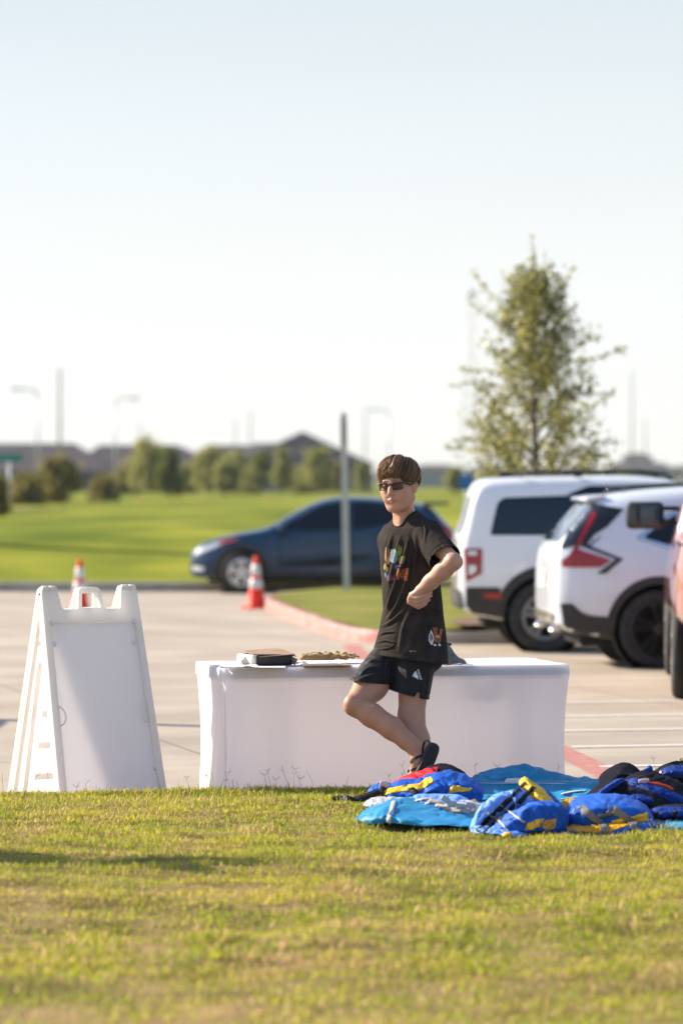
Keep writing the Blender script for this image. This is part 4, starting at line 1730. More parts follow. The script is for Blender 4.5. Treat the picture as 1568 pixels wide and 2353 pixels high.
def car_shell(st, rows=None):
    """st: list of dict(x, zb, zm, zs, zt, wb, wm, ws, wt): bottom, middle, shoulder (belt), top heights and half widths"""
    V = []
    n = len(st)
    for s in st:
        x, zb, zm, zs, zt = s['x'], s['zb'], s['zm'], s['zs'], s['zt']
        wb, wm, ws, wt = s['wb'], s['wm'], s['ws'], s['wt']
        g = zt - zs
        half = [(0, zb), (wb * 0.6, zb), (wb, zb + 0.01), (wb + 0.012, zb + 0.05),
                (wm * 0.99, (zb + zm) / 2), (wm, zm), ((wm + ws) / 2 + 0.006, (zm + zs) / 2), (ws, zs),
                (ws - (ws - wt) * 0.30, zs + g * 0.36), (ws - (ws - wt) * 0.66, zs + g * 0.70), (wt, zt - min(0.07, g * 0.16)),
                (wt - min(0.10, wt * 0.2), zt - min(0.015, g * 0.04)), (wt * 0.5, zt + 0.0), (0, zt + 0.004)]
        k = s.get('dx')                       # x offset per height (raked ends)
        for sgn in (-1,):
            for (w, z) in half:
                V.append((x + (k(z) if k else 0), sgn * w, z))
        for (w, z) in half[-2:0:-1]:
            V.append((x + (k(z) if k else 0), w, z))
    m = len(V) // n
    F = []
    for i in range(n - 1):
        for j in range(m):
            j2 = (j + 1) % m
            F.append((i * m + j, i * m + j2, (i + 1) * m + j2, (i + 1) * m + j))
    # end caps as strips between mirrored points
    def cap(i, rev):
        h = m // 2
        o = i * m
        for j in range(h):
            a, b = o + j, o + j + 1
            c, d = o + (m - j - 1) % m, o + (m - j) % m
            q = [a, b, c, d]
            q = list(dict.fromkeys(q))
            if len(q) > 2:
                F.append(tuple(q[::-1] if rev else q))
    cap(0, True)
    cap(n - 1, False)
    return np.array(V), F


def wheel(parent, x, y, r, w, side, rimkind, rim_m, name='wheel', rim_r=None):
    """side -1 = vehicle's right; built facing that side"""
    rr = rim_r or r * 0.66
    prof = [(rr, -w * 0.42), (rr + 0.012, -w * 0.47), (r * 0.86, -w * 0.5), (r * 0.955, -w * 0.46), (r, -w * 0.36), (r, -w * 0.12), (r - 0.006, -w * 0.11), (r - 0.006, -w * 0.06), (r, -w * 0.05),
            (r, w * 0.05), (r - 0.006, w * 0.06), (r - 0.006, w * 0.11), (r, w * 0.12), (r, w * 0.36), (r * 0.955, w * 0.46), (r * 0.86, w * 0.5), (rr + 0.012, w * 0.47), (rr, w * 0.42)]
    c = (x, y, r)
    root = mk(name, [lathe(prof, 44, 'y', c)], M_tyre, parent)
    g = []
    s = side
    o = np.array(c)
    barrel = [(rr + 0.004, s * w * 0.44), (rr - 0.006, s * w * 0.47), (rr - 0.022, s * w * 0.44), (rr - 0.03, s * w * 0.1), (rr * 0.3, -s * w * 0.05), (0.0, -s * w * 0.05)]
    mk('rim_barrel', lathe(barrel, 44, 'y', c), M_dark if rimkind != 'grey' else M_clad, root)
    lip = lathe([(rr + 0.006, s * w * 0.455), (rr - 0.004, s * w * 0.485), (rr - 0.03, s * w * 0.475), (rr - 0.036, s * w * 0.40)], 44, 'y', c)
    g.append(lip)
    hubr = 0.062
    yo = s * w * 0.42
    g.append(lathe([(0.0, yo + s * 0.012), (0.03, yo + s * 0.012), (hubr, yo), (hubr + 0.01, yo - s * 0.05)], 24, 'y', c))
    ns = {'five': 5, 'grey': 6, 'black': 5}[rimkind]
    for k in range(ns):
        for q in ((-0.14, 0.14) if rimkind != 'grey' else (-0.0,)):
            a = 2 * PI * k / ns + 0.3
            a1, a2 = a + q * 1.9, a + q * 1.35 + (0.0 if rimkind != 'black' else 0.08)
            wi, wo = (0.034, 0.05) if rimkind != 'grey' else (0.07, 0.10)
            p1 = np.array([hubr * 0.8 * math.cos(a1), yo, hubr * 0.8 * math.sin(a1)])
            p2 = np.array([(rr - 0.02) * math.cos(a2), s * w * 0.45, (rr - 0.02) * math.sin(a2)])
            d = p2 - p1; d /= np.linalg.norm(d)
            t = np.cross(d, [0, 1, 0])
            V = []
            for p, ww in ((p1, wi), (p2, wo)):
                for a_, b_ in ((-1, 0.5), (1, 0.5), (0.8, -0.6), (-0.8, -0.6)):
                    V.append(p + t * ww / 2 * a_ + np.array([0, s * 0.03 * b_, 0]))
            F = [(0, 1, 5, 4), (1, 2, 6, 5), (2, 3, 7, 6), (3, 0, 4, 7), (3, 2, 1, 0), (4, 5, 6, 7)]
            g.append((np.array(V) + o, F))
    for k in range(5):
        a = 2 * PI * k / 5
        g.append(lathe([(0.0, yo + s * 0.012), (0.011, yo + s * 0.008), (0.012, yo - s * 0.01)], 8, 'y', (x + 0.042 * math.cos(a), y, r + 0.042 * math.sin(a))))
    mk('rim', g, rim_m, root, auto=40)
    return root


def arch_cut(x, y0, y1, r, z):
    n = 40
    V, F = [], []
    for k in range(n):
        a = 2 * PI * k / n
        for y in (y0, y1):
            V.append((x + r * math.cos(a), y, z + r * math.sin(a)))
    for k in range(n):
        k2 = (k + 1) % n
        F.append((2 * k, 2 * k2, 2 * k2 + 1, 2 * k + 1))
    F.append(tuple(range(0, 2 * n, 2)))
    F.append(tuple(range(2 * n - 1, -1, -2)))
    return np.array(V), F


def side_panel(bvh, poly, side, step=0.05, off=0.004):
    return panel(bvh, poly, lambda a, b: Vector((a, side * 2.5, b)), (0, -side, 0), step, off)


def end_panel(bvh, poly, end, step=0.05, off=0.004, L=6.5):
    """poly in (y, z); end -1 rear, +1 front"""
    return panel(bvh, poly, lambda a, b: Vector((end * L, a, b)), (-end, 0, 0), step, off)


def arch_trim(bvh, x, z, r0, r1, side, a0=-12, a1=192, off=0.012, n=40):
    """cladding lip round a wheel opening"""
    poly = []
    for k in range(n + 1):
        a = R(a0 + (a1 - a0) * k / n)
        poly.append((x + r1 * math.cos(a), z + r1 * math.sin(a)))
    for k in range(n, -1, -1):
        a = R(a0 + (a1 - a0) * k / n)
        poly.append((x + r0 * math.cos(a), z + r0 * math.sin(a)))
    return side_panel(bvh, poly, side, 0.05, off)


def finish_body(root, V, F, cuts, m, name='body'):
    body = boolean_cut((V, F), cuts)
    o = mk(name, body, m, root, auto=42)
    return o


def inner_wells(root, list_, w):
    for (x, r, z) in list_:
        for s in (-1, 1):
            l = lathe([(0.05, 0), (r - 0.005, 0), (r - 0.005, 0.24)], 30, 'y', (x, s * (w - 0.30) - (0 if s > 0 else 0.0), z))
            V = l[0]
            if s < 0:
                V = V.copy(); V[:, 1] = -V[:, 1] + 2 * 0
                l = lathe([(0.05, 0), (r - 0.005, 0), (r - 0.005, -0.24)], 30, 'y', (x, -(w - 0.30), z))
                V = l[0]
            mk('wheel_well', (V, l[1]), M_dark, root)


def underbody(root, x0, x1, w, z0, z1):
    mk('underbody', rbox(((x0 + x1) / 2, 0, (z0 + z1) / 2), (x1 - x0, w, z1 - z0), 0.03), M_dark, root)


def lerp_st(keys, xs):
    """stations from keyed curves: keys = {name: [(x, v), ...]}"""
    out = []
    for x in xs:
        d = {'x': x}
        for k, c in keys.items():
            cx = [q[0] for q in c]; cv = [q[1] for q in c]
            d[k] = float(np.interp(x, cx, cv))
        out.append(d)
    return out


# ------------------------------------------------------------------ dark blue coupe-like crossover, nose to the left
def blue_car():
    pw = P(549, 1318, 61.4)
    d0 = 61.4
    # rear axle behind the nose by the wheelbase
    root = empty('parked_car', (pw.x + 2.70, d0 + 0.88, lot_z(d0) + 0.002),
                 'dark blue coupe-shaped car with tinted windows parked along the far kerb', 'car', None, R(180 - 1.5))
    wb = 2.64
    keys = {
        'zb': [(-0.80, .50), (-0.74, .38), (-0.45, .26), (0.5, .22), (2.2, .22), (3.05, .22), (3.40, .24), (3.50, .30)],
        'zm': [(-0.80, .72), (-0.6, .70), (0, .66), (2.6, .62), (3.3, .55), (3.50, .50)],
        'zs': [(-0.80, .86), (-0.72, .98), (-0.4, 1.06), (0.2, 1.04), (1.2, .99), (2.2, .955), (2.6, .93), (3.0, .86), (3.3, .76), (3.44, .66), (3.50, .58)],
        'zt': [(-0.80, .90), (-0.74, 1.03), (-0.60, 1.16), (-0.42, 1.36), (-0.30, 1.42), (0.0, 1.475), (0.5, 1.535), (0.9, 1.553), (1.2, 1.54), (1.45, 1.48), (1.8, 1.31), (2.15, 1.10), (2.28, 1.03), (2.6, .985), (3.0, .905), (3.3, .80), (3.44, .70), (3.50, .60)],
        'wb': [(-0.80, .62), (-0.6, .78), (0, .84), (2.6, .83), (3.2, .74), (3.40, .62), (3.50, .50)],
        'wm': [(-0.80, .68), (-0.65, .84), (-0.3, .905), (0.1, .91), (0.9, .87), (1.6, .865), (2.4, .905), (2.8, .89), (3.2, .77), (3.40, .62), (3.50, .48)],
        'ws': [(-0.80, .64), (-0.6, .80), (0, .86), (1, .84), (2.2, .84), (2.7, .80), (3.2, .66), (3.40, .56), (3.50, .42)],
        'wt': [(-0.80, .55), (-0.6, .62), (-0.3, .56), (0, .57), (0.9, .59), (1.5, .60), (2.0, .66), (2.3, .72), (2.7, .70), (3.2, .54), (3.40, .44), (3.50, .34)],
    }
    xs = [-0.80, -0.74, -0.66, -0.5, -0.38, -0.3, -0.15, 0.1, 0.5, 0.9, 1.2, 1.45, 1.65, 1.85, 2.05, 2.2, 2.32, 2.6, 2.85, 3.05, 3.25, 3.37, 3.45, 3.50]
    V, F = subdiv(car_shell(lerp_st(keys, xs)), 2)
    bvh = bvh_of(V, F)
    m = mat('dark_blue_paint', (0.002, 0.028, 0.075), 0.35, base2=(0.003, 0.035, 0.088), scale=0.7, coat=0.6, coat_rough=0.05, spec=0.25)
    r = 0.335
    ar = 0.385
    cuts = [arch_cut(0, -1.2, -0.60, ar, r), arch_cut(0, 0.60, 1.2, ar, r), arch_cut(wb, -1.2, -0.60, ar, r), arch_cut(wb, 0.60, 1.2, ar, r)]
    finish_body(root, V, F, cuts, m)
    inner_wells(root, [(0, ar, r), (wb, ar, r)], 0.90)
    underbody(root, -0.5, 3.2, 1.2, 0.18, 0.5)
    for s in (-1, 1):
        # side glass: front and rear pane
        mk('side_window', side_panel(bvh, rounded([(2.06, 1.03), (1.42, 1.40), (1.05, 1.475), (0.92, 1.475), (0.92, 1.01), (1.5, 1.0)], 0.03), s), M_tint, root)
        mk('side_window', side_panel(bvh, rounded([(0.86, 1.475), (0.4, 1.45), (0.02, 1.33), (-0.12, 1.22), (0.05, 1.16), (0.86, 1.01)], 0.03), s), M_tint, root)
        for x in (0, wb):
            mk('wheel_arch_trim', arch_trim(bvh, x, r, ar - 0.006, ar + 0.075, s), M_clad, root)
        mk('sill_trim', side_panel(bvh, [(0.42, .235), (2.2, .235), (2.16, .36), (1.7, .345), (0.9, .34), (0.5, .40)], s, off=0.01), M_clad, root)
        # scalloped lower door
        mk('door_scallop', side_panel(bvh, rounded([(2.0, .43), (1.2, .44), (0.7, .56), (0.52, .62), (0.9, .60), (1.5, .52), (2.05, .50)], 0.03), s, off=0.003), M_dark, root)
        hl = side_panel(bvh, rounded([(3.42, .66), (3.1, .80), (2.92, .85), (2.88, .82), (3.1, .72), (3.40, .60)], 0.02), s, 0.03, 0.008)
        mk('headlight', hl, M_clearlamp, root)
        mk('indicator', side_panel(bvh, rounded([(3.02, .825), (2.70, .885), (2.72, .855), (3.0, .785)], 0.01), s, 0.03, 0.010), M_amber, root)
        mk('taillight', side_panel(bvh, rounded([(-0.30, 1.10), (-0.62, 1.06), (-0.78, 1.0), (-0.79, .86), (-0.62, .84), (-0.45, .93)], 0.02), s, 0.03, 0.010), M_redlamp, root)
        mk('side_mirror', [rbox((1.98, s * 0.98, 1.055), (0.14, 0.20, 0.14), 0.05), tube([(1.98, s * 0.86, 1.0), (1.98, s * 0.93, 1.02)], 0.03, 8)], m, root)
        mk('door_handle', rbox((0.98, s * 0.875, 0.90), (0.20, 0.03, 0.035), 0.012), m, root)
        # door shut lines
        mk('door_seam', [side_panel(bvh, [(0.885, .36), (0.897, .36), (0.900, 1.02), (0.888, 1.02)], s, 0.05, 0.0035), side_panel(bvh, [(2.05, .40), (2.062, .40), (2.00, 1.0), (1.988, 1.0)], s, 0.05, 0.0035)], M_dark, root)
        mk('fog_light', side_panel(bvh, rounded([(3.44, .36), (3.25, .35), (3.25, .42), (3.44, .44)], 0.02), s, 0.03, 0.010), M_clearlamp, root)
    mk('windscreen', panel(bvh, rounded([(1.50, -0.55), (2.22, -0.66), (2.22, 0.66), (1.50, 0.55)], 0.06), lambda a, b: Vector((a, b, 3)), (0, 0, -1), 0.06), M_tint, root)
    mk('rear_window', panel(bvh, rounded([(-0.34, -0.46), (-0.60, -0.52), (-0.60, 0.52), (-0.34, 0.46)], 0.06), lambda a, b: Vector((a, b, 3)), (0, 0, -1), 0.06), M_tint, root)
    mk('rear_spoiler', [rbox((-0.47, 0, 1.44), (0.42, 1.06, 0.045), 0.02)], M_clad, root)
    mk('grille', end_panel(bvh, rounded([(-0.45, .30), (0.45, .30), (0.38, .46), (-0.38, .46)], 0.03), 1), M_clad, root)
    mk('front_lip', end_panel(bvh, rounded([(-0.30, .26), (0.30, .26), (0.30, .285), (-0.30, .285)], 0.008), 1, off=0.01), M_chrome, root)
    al = mat('silver_alloy', (0.55, 0.56, 0.58), 0.3, metal=0.85)
    for x in (0, wb):
        for s in (-1, 1):
            wheel(root, x, s * 0.80, r, 0.22, s, 'five', al)
    return root


# ------------------------------------------------------------------ white boxy off-road car (behind) and white sleek one (in front)
def boxy_car():
    d0 = 39.0
    pw = P(1234, 1415, d0)
    a = R(1.0)
    hw = 0.93
    root = empty('parked_car', (pw.x + .08 - hw * math.sin(a), d0 + hw * math.cos(a), lot_z(39.6) + 0.002),
                 'white boxy off-road car with square side window and black roof rails', 'car', 'white cars in the parking bays', a)
    wb = 2.67
    keys = {
        'zb': [(-0.88, .46), (-0.84, .42), (-0.7, .36), (-0.4, .30), (0.5, .27), (2.3, .27), (3.1, .30), (3.42, .36), (3.48, .44)],
        'zm': [(-0.88, .80), (3.48, .72)],
        'zs': [(-0.88, 1.05), (-0.82, 1.13), (-0.74, 1.17), (1, 1.17), (2.2, 1.14), (2.7, 1.12), (3.3, 1.06), (3.42, .98), (3.48, .88)],
        'zt': [(-0.88, 1.10), (-0.86, 1.20), (-0.80, 1.30), (-0.735, 1.60), (-0.68, 1.73), (-0.60, 1.772), (-0.4, 1.785), (0.0, 1.80), (0.9, 1.80), (1.3, 1.77), (1.6, 1.66), (2.0, 1.36), (2.2, 1.21), (2.5, 1.17), (3.3, 1.10), (3.42, 1.02), (3.48, .93)],
        'wb': [(-0.88, .70), (-0.8, .82), (0, .88), (2.7, .88), (3.3, .82), (3.48, .68)],
        'wm': [(-0.88, .80), (-0.80, .88), (-0.5, .935), (2.8, .935), (3.3, .89), (3.48, .76)],
        'ws': [(-0.88, .77), (-0.80, .85), (-0.5, .90), (2.7, .89), (3.3, .82), (3.48, .70)],
        'wt': [(-0.88, .72), (-0.80, .76), (-0.6, .75), (0.5, .75), (1.3, .73), (2.1, .78), (2.5, .78), (3.3, .70), (3.48, .60)],
    }
    xs = [-0.88, -0.865, -0.83, -0.79, -0.735, -0.68, -0.6, -0.4, 0.0, 0.5, 0.9, 1.3, 1.6, 1.9, 2.15, 2.3, 2.7, 3.1, 3.3, 3.40, 3.46, 3.48]
    V, F = subdiv(car_shell(lerp_st(keys, xs)), 2)
    bvh = bvh_of(V, F)
    m = paint('white_paint', (0.74, 0.77, 0.81), (0.70, 0.73, 0.77))
    r, ar = 0.362, 0.43
    cuts = [arch_cut(x, s * 0.58, s * 1.3, ar, r) for x in (0, wb) for s in (-1, 1)]
    finish_body(root, V, F, cuts, m)
    inner_wells(root, [(0, ar, r), (wb, ar, r)], 0.92)
    underbody(root, -0.6, 3.2, 1.2, 0.24, 0.6)
    glass = mat('tinted_glass_blue', (0.004, 0.018, 0.034), 0.05, spec=0.45)
    for s in (-1, 1):
        mk('side_window', side_panel(bvh, rounded([(-0.56, 1.19), (0.62, 1.19), (0.62, 1.60), (0.40, 1.60), (-0.42, 1.57), (-0.48, 1.52)], 0.035), s), glass, root)
        mk('side_window', side_panel(bvh, rounded([(0.66, 1.19), (1.95, 1.19), (1.60, 1.54), (1.32, 1.64), (0.66, 1.645)], 0.03), s), M_tint, root)
        mk('roof_band', side_panel(bvh, rounded([(0.22, 1.60), (0.64, 1.60), (1.30, 1.66), (1.30, 1.70), (0.45, 1.69)], 0.02), s, off=0.005), M_tint, root)
        for x in (0, wb):
            mk('wheel_arch_trim', arch_trim(bvh, x, r, ar - 0.008, ar + 0.085, s, -8, 188), M_clad, root)
        mk('sill_trim', side_panel(bvh, [(0.46, .29), (2.2, .29), (2.2, .46), (0.5, .46)], s, off=0.012), M_clad, root)
        mk('rear_corner_trim', side_panel(bvh, rounded([(-0.74, .40), (-0.40, .34), (-0.45, .46), (-0.46, .66), (-0.80, .66), (-0.80, .48)], 0.02), s, off=0.012), M_clad, root)
        mk('side_reflector', side_panel(bvh, rounded([(-0.63, .545), (-0.44, .545), (-0.44, .605), (-0.63, .605)], 0.015), s, 0.04, 0.02), M_redlamp, root)
        tl_ = mk('taillight', side_panel(bvh, rounded([(-0.80, .72), (-0.645, .80), (-0.64, 1.055), (-0.82, 1.055)], 0.02), s, 0.03, 0.012), M_redlamp, root)
        mk('upper_lamp_pane', side_panel(bvh, rounded([(-0.78, .985), (-0.69, .985), (-0.69, 1.03), (-0.78, 1.03)], 0.008), s, 0.03, 0.022), M_clearlamp, tl_)
        mk('lower_lamp_pane', side_panel(bvh, rounded([(-0.775, .775), (-0.70, .82), (-0.70, .885), (-0.775, .885)], 0.008), s, 0.03, 0.022), M_clearlamp, tl_)
        mk('headlight', side_panel(bvh, rounded([(3.46, .80), (3.15, .82), (3.15, .98), (3.46, .96)], 0.03), s, 0.03, 0.01), M_clearlamp, root)
        mk('side_mirror', [rbox((1.92, s * 1.03, 1.24), (0.14, 0.22, 0.19), 0.05), tube([(1.92, s * 0.86, 1.18), (1.92, s * 0.98, 1.2)], 0.03, 8)], M_clad, root)
        mk('door_handle', rbox((0.95, s * 0.925, 1.05), (0.22, 0.035, 0.04), 0.012), m, root)
        mk('door_seam', [side_panel(bvh, [(0.63, .47), (0.642, .47), (0.645, 1.18), (0.633, 1.18)], s, 0.05, 0.0035), side_panel(bvh, [(1.85, .47), (1.862, .47), (1.866, 1.18), (1.854, 1.18)], s, 0.05, 0.0035)], M_dark, root)
        mk('roof_rail', [tube([(-0.25, s * 0.68, 1.79), (-0.18, s * 0.68, 1.83), (0.3, s * 0.68, 1.838), (1.0, s * 0.68, 1.838), (1.25, s * 0.67, 1.81), (1.32, s * 0.67, 1.76)], 0.019, 8),
                         rbox((0.35, s * 0.68, 1.81), (0.09, 0.04, 0.06), 0.015)], M_clad, root)
    mk('rear_window', end_panel(bvh, rounded([(-0.62, 1.20), (0.62, 1.20), (0.58, 1.58), (-0.58, 1.58)], 0.05), -1), M_tint, root)
    mk('rear_bumper', end_panel(bvh, rounded([(-0.80, .44), (0.80, .44), (0.80, .64), (-0.80, .64)], 0.03), -1, off=0.012), M_clad, root)
    mk('number_plate', end_panel(bvh, rounded([(-0.16, .76), (0.16, .76), (0.16, .92), (-0.16, .92)], 0.01), -1, off=0.01), M_white_paint, root)
    mk('windscreen', panel(bvh, rounded([(1.45, -0.66), (2.12, -0.74), (2.12, 0.74), (1.45, 0.66)], 0.06), lambda a, b: Vector((a, b, 3)), (0, 0, -1), 0.06), M_tint, root)
    mk('grille', end_panel(bvh, rounded([(-0.72, .74), (0.72, .74), (0.72, .96), (-0.72, .96)], 0.03), 1), M_clad, root)
    mk('roof_antenna', (np.array([(-0.42, -0.02, 1.785), (-0.42, 0.02, 1.785), (-0.18, 0.012, 1.80), (-0.18, -0.012, 1.80), (-0.40, 0, 1.855)]), [(0, 1, 4), (1, 2, 4), (2, 3, 4), (3, 0, 4), (3, 2, 1, 0)]), M_clad, root, smooth=False)
    al = mat('grey_alloy', (0.20, 0.205, 0.21), 0.4, metal=0.7)
    for x in (0, wb):
        for s in (-1, 1):
            wheel(root, x, s * 0.815, r, 0.24, s, 'five', al, rim_r=0.235)
    return root


def sleek_car():
    d0 = 35.4
    pw = P(1492, 1445, d0)
    a = R(3.8)
    hw = 0.93
    root = empty('parked_car', (pw.x + .09 - hw * math.sin(a), d0 + hw * math.cos(a), lot_z(36) + 0.002),
                 'white sleek car with tall angular red tail lamps and black wheels', 'car', 'white cars in the parking bays', a)
    wb = 2.70
    keys = {
        'zb': [(-0.97, .46), (-0.94, .40), (-0.8, .32), (-0.45, .26), (0.5, .22), (2.3, .22), (3.1, .24), (3.55, .30), (3.66, .42)],
        'zm': [(-0.97, .62), (-0.9, .70), (0, .74), (3.0, .68), (3.66, .60)],
        'zs': [(-0.97, .72), (-0.945, .96), (-0.92, 1.06), (-0.8, 1.10), (0, 1.08), (1, 1.05), (2.2, 1.02), (2.8, 1.0), (3.3, .93), (3.58, .82), (3.66, .70)],
        'zt': [(-0.97, .80), (-0.955, 1.02), (-0.93, 1.12), (-0.90, 1.18), (-0.80, 1.30), (-0.66, 1.46), (-0.56, 1.57), (-0.46, 1.60), (-0.2, 1.64), (0.3, 1.675), (0.9, 1.68), (1.3, 1.64), (1.7, 1.48), (2.1, 1.22), (2.3, 1.10), (2.8, 1.06), (3.3, .98), (3.58, .86), (3.66, .74)],
        'wb': [(-0.97, .62), (-0.9, .80), (0, .86), (2.7, .86), (3.4, .74), (3.66, .52)],
        'wm': [(-0.97, .70), (-0.92, .78), (-0.8, .87), (-0.4, .925), (0.1, .93), (1.0, .90), (2.0, .90), (2.7, .925), (3.2, .86), (3.5, .72), (3.66, .56)],
        'ws': [(-0.97, .66), (-0.92, .74), (-0.8, .82), (-0.4, .875), (1.0, .86), (2.5, .86), (3.2, .76), (3.5, .64), (3.66, .50)],
        'wt': [(-0.97, .62), (-0.92, .66), (-0.8, .66), (-0.56, .60), (-0.2, .60), (0.9, .62), (1.5, .63), (2.1, .72), (2.5, .76), (3.2, .64), (3.5, .50), (3.66, .40)],
    }
    xs = [-0.97, -0.96, -0.945, -0.92, -0.87, -0.78, -0.68, -0.58, -0.48, -0.3, 0.0, 0.3, 0.6, 0.9, 1.2, 1.5, 1.8, 2.1, 2.3, 2.55, 2.8, 3.1, 3.35, 3.52, 3.62, 3.66]
    V, F = subdiv(car_shell(lerp_st(keys, xs)), 2)
    bvh = bvh_of(V, F)
    m = paint('pearl_white_paint', (0.66, 0.72, 0.80), (0.62, 0.68, 0.76))
    r, ar = 0.362, 0.425
    cuts = [arch_cut(x, s * 0.58, s * 1.3, ar, r) for x in (0, wb) for s in (-1, 1)]
    finish_body(root, V, F, cuts, m)
    inner_wells(root, [(0, ar, r), (wb, ar, r)], 0.92)
    underbody(root, -0.7, 3.2, 1.2, 0.2, 0.55)
    blackgl = mat('gloss_black_trim', (0.006, 0.008, 0.012), 0.12, coat=0.6)
    for s in (-1, 1):
        # window band: rear quarter glass rises towards the back
        mk('window_frame', side_panel(bvh, rounded([(-0.22, 1.20), (0.10, 1.10), (0.9, 1.085), (2.10, 1.055), (1.72, 1.38), (1.30, 1.545), (0.85, 1.565), (0.40, 1.53), (0.10, 1.43)], 0.05), s, off=0.004), M_chrome, root)
        mk('side_window', side_panel(bvh, rounded([(-0.14, 1.21), (0.12, 1.135), (0.80, 1.115), (0.80, 1.53), (0.42, 1.495), (0.14, 1.40)], 0.05), s, off=0.008), M_tint, root)
        mk('side_window', side_panel(bvh, rounded([(0.86, 1.115), (2.0, 1.09), (1.70, 1.35), (1.28, 1.51), (0.86, 1.535)], 0.03), s, off=0.008), M_tint, root)
        # D pillar fin
        mk('pillar_fin', side_panel(bvh, rounded([(-0.62, 1.53), (-0.30, 1.47), (-0.46, 1.31), (-0.74, 1.14), (-0.90, 1.10), (-0.78, 1.32)], 0.012), s, 0.03, 0.008), blackgl, root)
        # angular lamp: tall blade and a foot running forward
        mk('taillight', side_panel(bvh, rounded([(-0.585, 1.44), (-0.548, 1.42), (-0.745, 1.10), (-0.44, 1.00), (-0.54, .935), (-0.88, .935), (-0.89, .99), (-0.815, 1.05)], 0.012), s, 0.03, 0.014), M_redlamp, root)
        mk('lamp_border', side_panel(bvh, rounded([(-0.53, 1.43), (-0.47, 1.38), (-0.66, 1.14), (-0.33, 1.01), (-0.50, .875), (-0.58, .875), (-0.40, 1.01), (-0.72, 1.13)], 0.008), s, 0.03, 0.011), blackgl, root)
        for x in (0, wb):
            mk('wheel_arch_trim', arch_trim(bvh, x, r, ar - 0.008, ar + 0.065, s, -14, 194), M_clad, root)
        mk('sill_trim', side_panel(bvh, [(0.42, .24), (2.28, .24), (2.24, .40), (0.46, .40)], s, off=0.012), M_clad, root)
        mk('bumper_trim', side_panel(bvh, rounded([(-0.86, .34), (-0.42, .27), (-0.40, .47), (-0.64, .49), (-0.72, .52), (-0.80, .60), (-0.90, .60)], 0.015), s, 0.04, 0.012), M_clad, root)
        mk('headlight', side_panel(bvh, rounded([(3.60, .74), (3.2, .84), (3.0, .87), (3.2, .76)], 0.02), s, 0.03, 0.01), M_clearlamp, root)
        mk('side_mirror', [rbox((1.92, s * 1.02, 1.12), (0.15, 0.22, 0.15), 0.05), tube([(1.92, s * 0.86, 1.06), (1.92, s * 0.97, 1.09)], 0.03, 8)], m, root)
        mk('door_handle', rbox((0.55, s * 0.905, 0.97), (0.22, 0.03, 0.035), 0.012), m, root)
        mk('door_seam', [side_panel(bvh, [(0.45, .55), (0.46, .55), (0.28, .80), (0.20, 1.12), (0.19, 1.12), (0.27, .80)], s, 0.05, 0.0035), side_panel(bvh, [(1.82, .42), (1.832, .42), (1.84, 1.08), (1.828, 1.08)], s, 0.05, 0.0035)], M_dark, root)
        mk('exhaust_tip', lathe([(0.024, -0.06), (0.028, -0.06), (0.029, 0.04), (0.023, 0.04), (0.020, -0.05)], 18, 'y', (0, 0, 0)), M_chrome, root)
        ex = bpy.data.objects[-1] if False else None
        mk('roof_rail', [tube([(-0.30, s * 0.575, 1.635), (-0.22, s * 0.575, 1.67), (0.3, s * 0.585, 1.70), (0.9, s * 0.59, 1.705), (1.25, s * 0.59, 1.68), (1.33, s * 0.59, 1.64)], 0.016, 8)], blackgl, root)
    mk('rear_window', end_panel(bvh, rounded([(-0.62, 1.17), (0.62, 1.17), (0.54, 1.53), (-0.54, 1.53)], 0.05), -1, off=0.006), mat('rear_glass', (0.05, 0.07, 0.09), 0.05, spec=1.0, coat=1.0), root)
    mk('rear_spoiler', [rbox((-0.545, 0, 1.572), (0.19, 1.10, 0.04), 0.02, np.array(Matrix.Rotation(R(-9), 3, 'Y')))], m, root)
    mk('rear_bumper', end_panel(bvh, rounded([(-0.66, .42), (0.66, .42), (0.70, .52), (-0.70, .52)], 0.02), -1, off=0.02), M_chrome, root)
    mk('number_plate', end_panel(bvh, rounded([(-0.16, .74), (0.16, .74), (0.16, .90), (-0.16, .90)], 0.01), -1, off=0.01), M_white_paint, root)
    mk('rear_wiper', rbox((-0.84, 0.12, 1.25), (0.02, 0.42, 0.02), 0.008), M_clad, root)
    mk('windscreen', panel(bvh, rounded([(1.45, -0.58), (2.2, -0.70), (2.2, 0.70), (1.45, 0.58)], 0.06), lambda a, b: Vector((a, b, 3)), (0, 0, -1), 0.06), M_tint, root)
    mk('grille', end_panel(bvh, rounded([(-0.5, .48), (0.5, .48), (0.46, .72), (-0.46, .72)], 0.03), 1), M_clad, root)
    al = mat('black_alloy', (0.016, 0.017, 0.019), 0.25, metal=0.3, coat=0.6)
    for x in (0, wb):
        for s in (-1, 1):
            wheel(root, x, s * 0.815, r, 0.235, s, 'black', al, rim_r=0.262)
    for o in children_of(root):
        if o.name.startswith('exhaust_tip'):
            o.rotation_euler = (0, 0, R(90))
    ex = [o for o in children_of(root) if o.name.startswith('exhaust_tip')]
    for o, s in zip(ex, (-1, 1)):
        o.location = (-0.93, s * 0.58, 0.36)
    return root


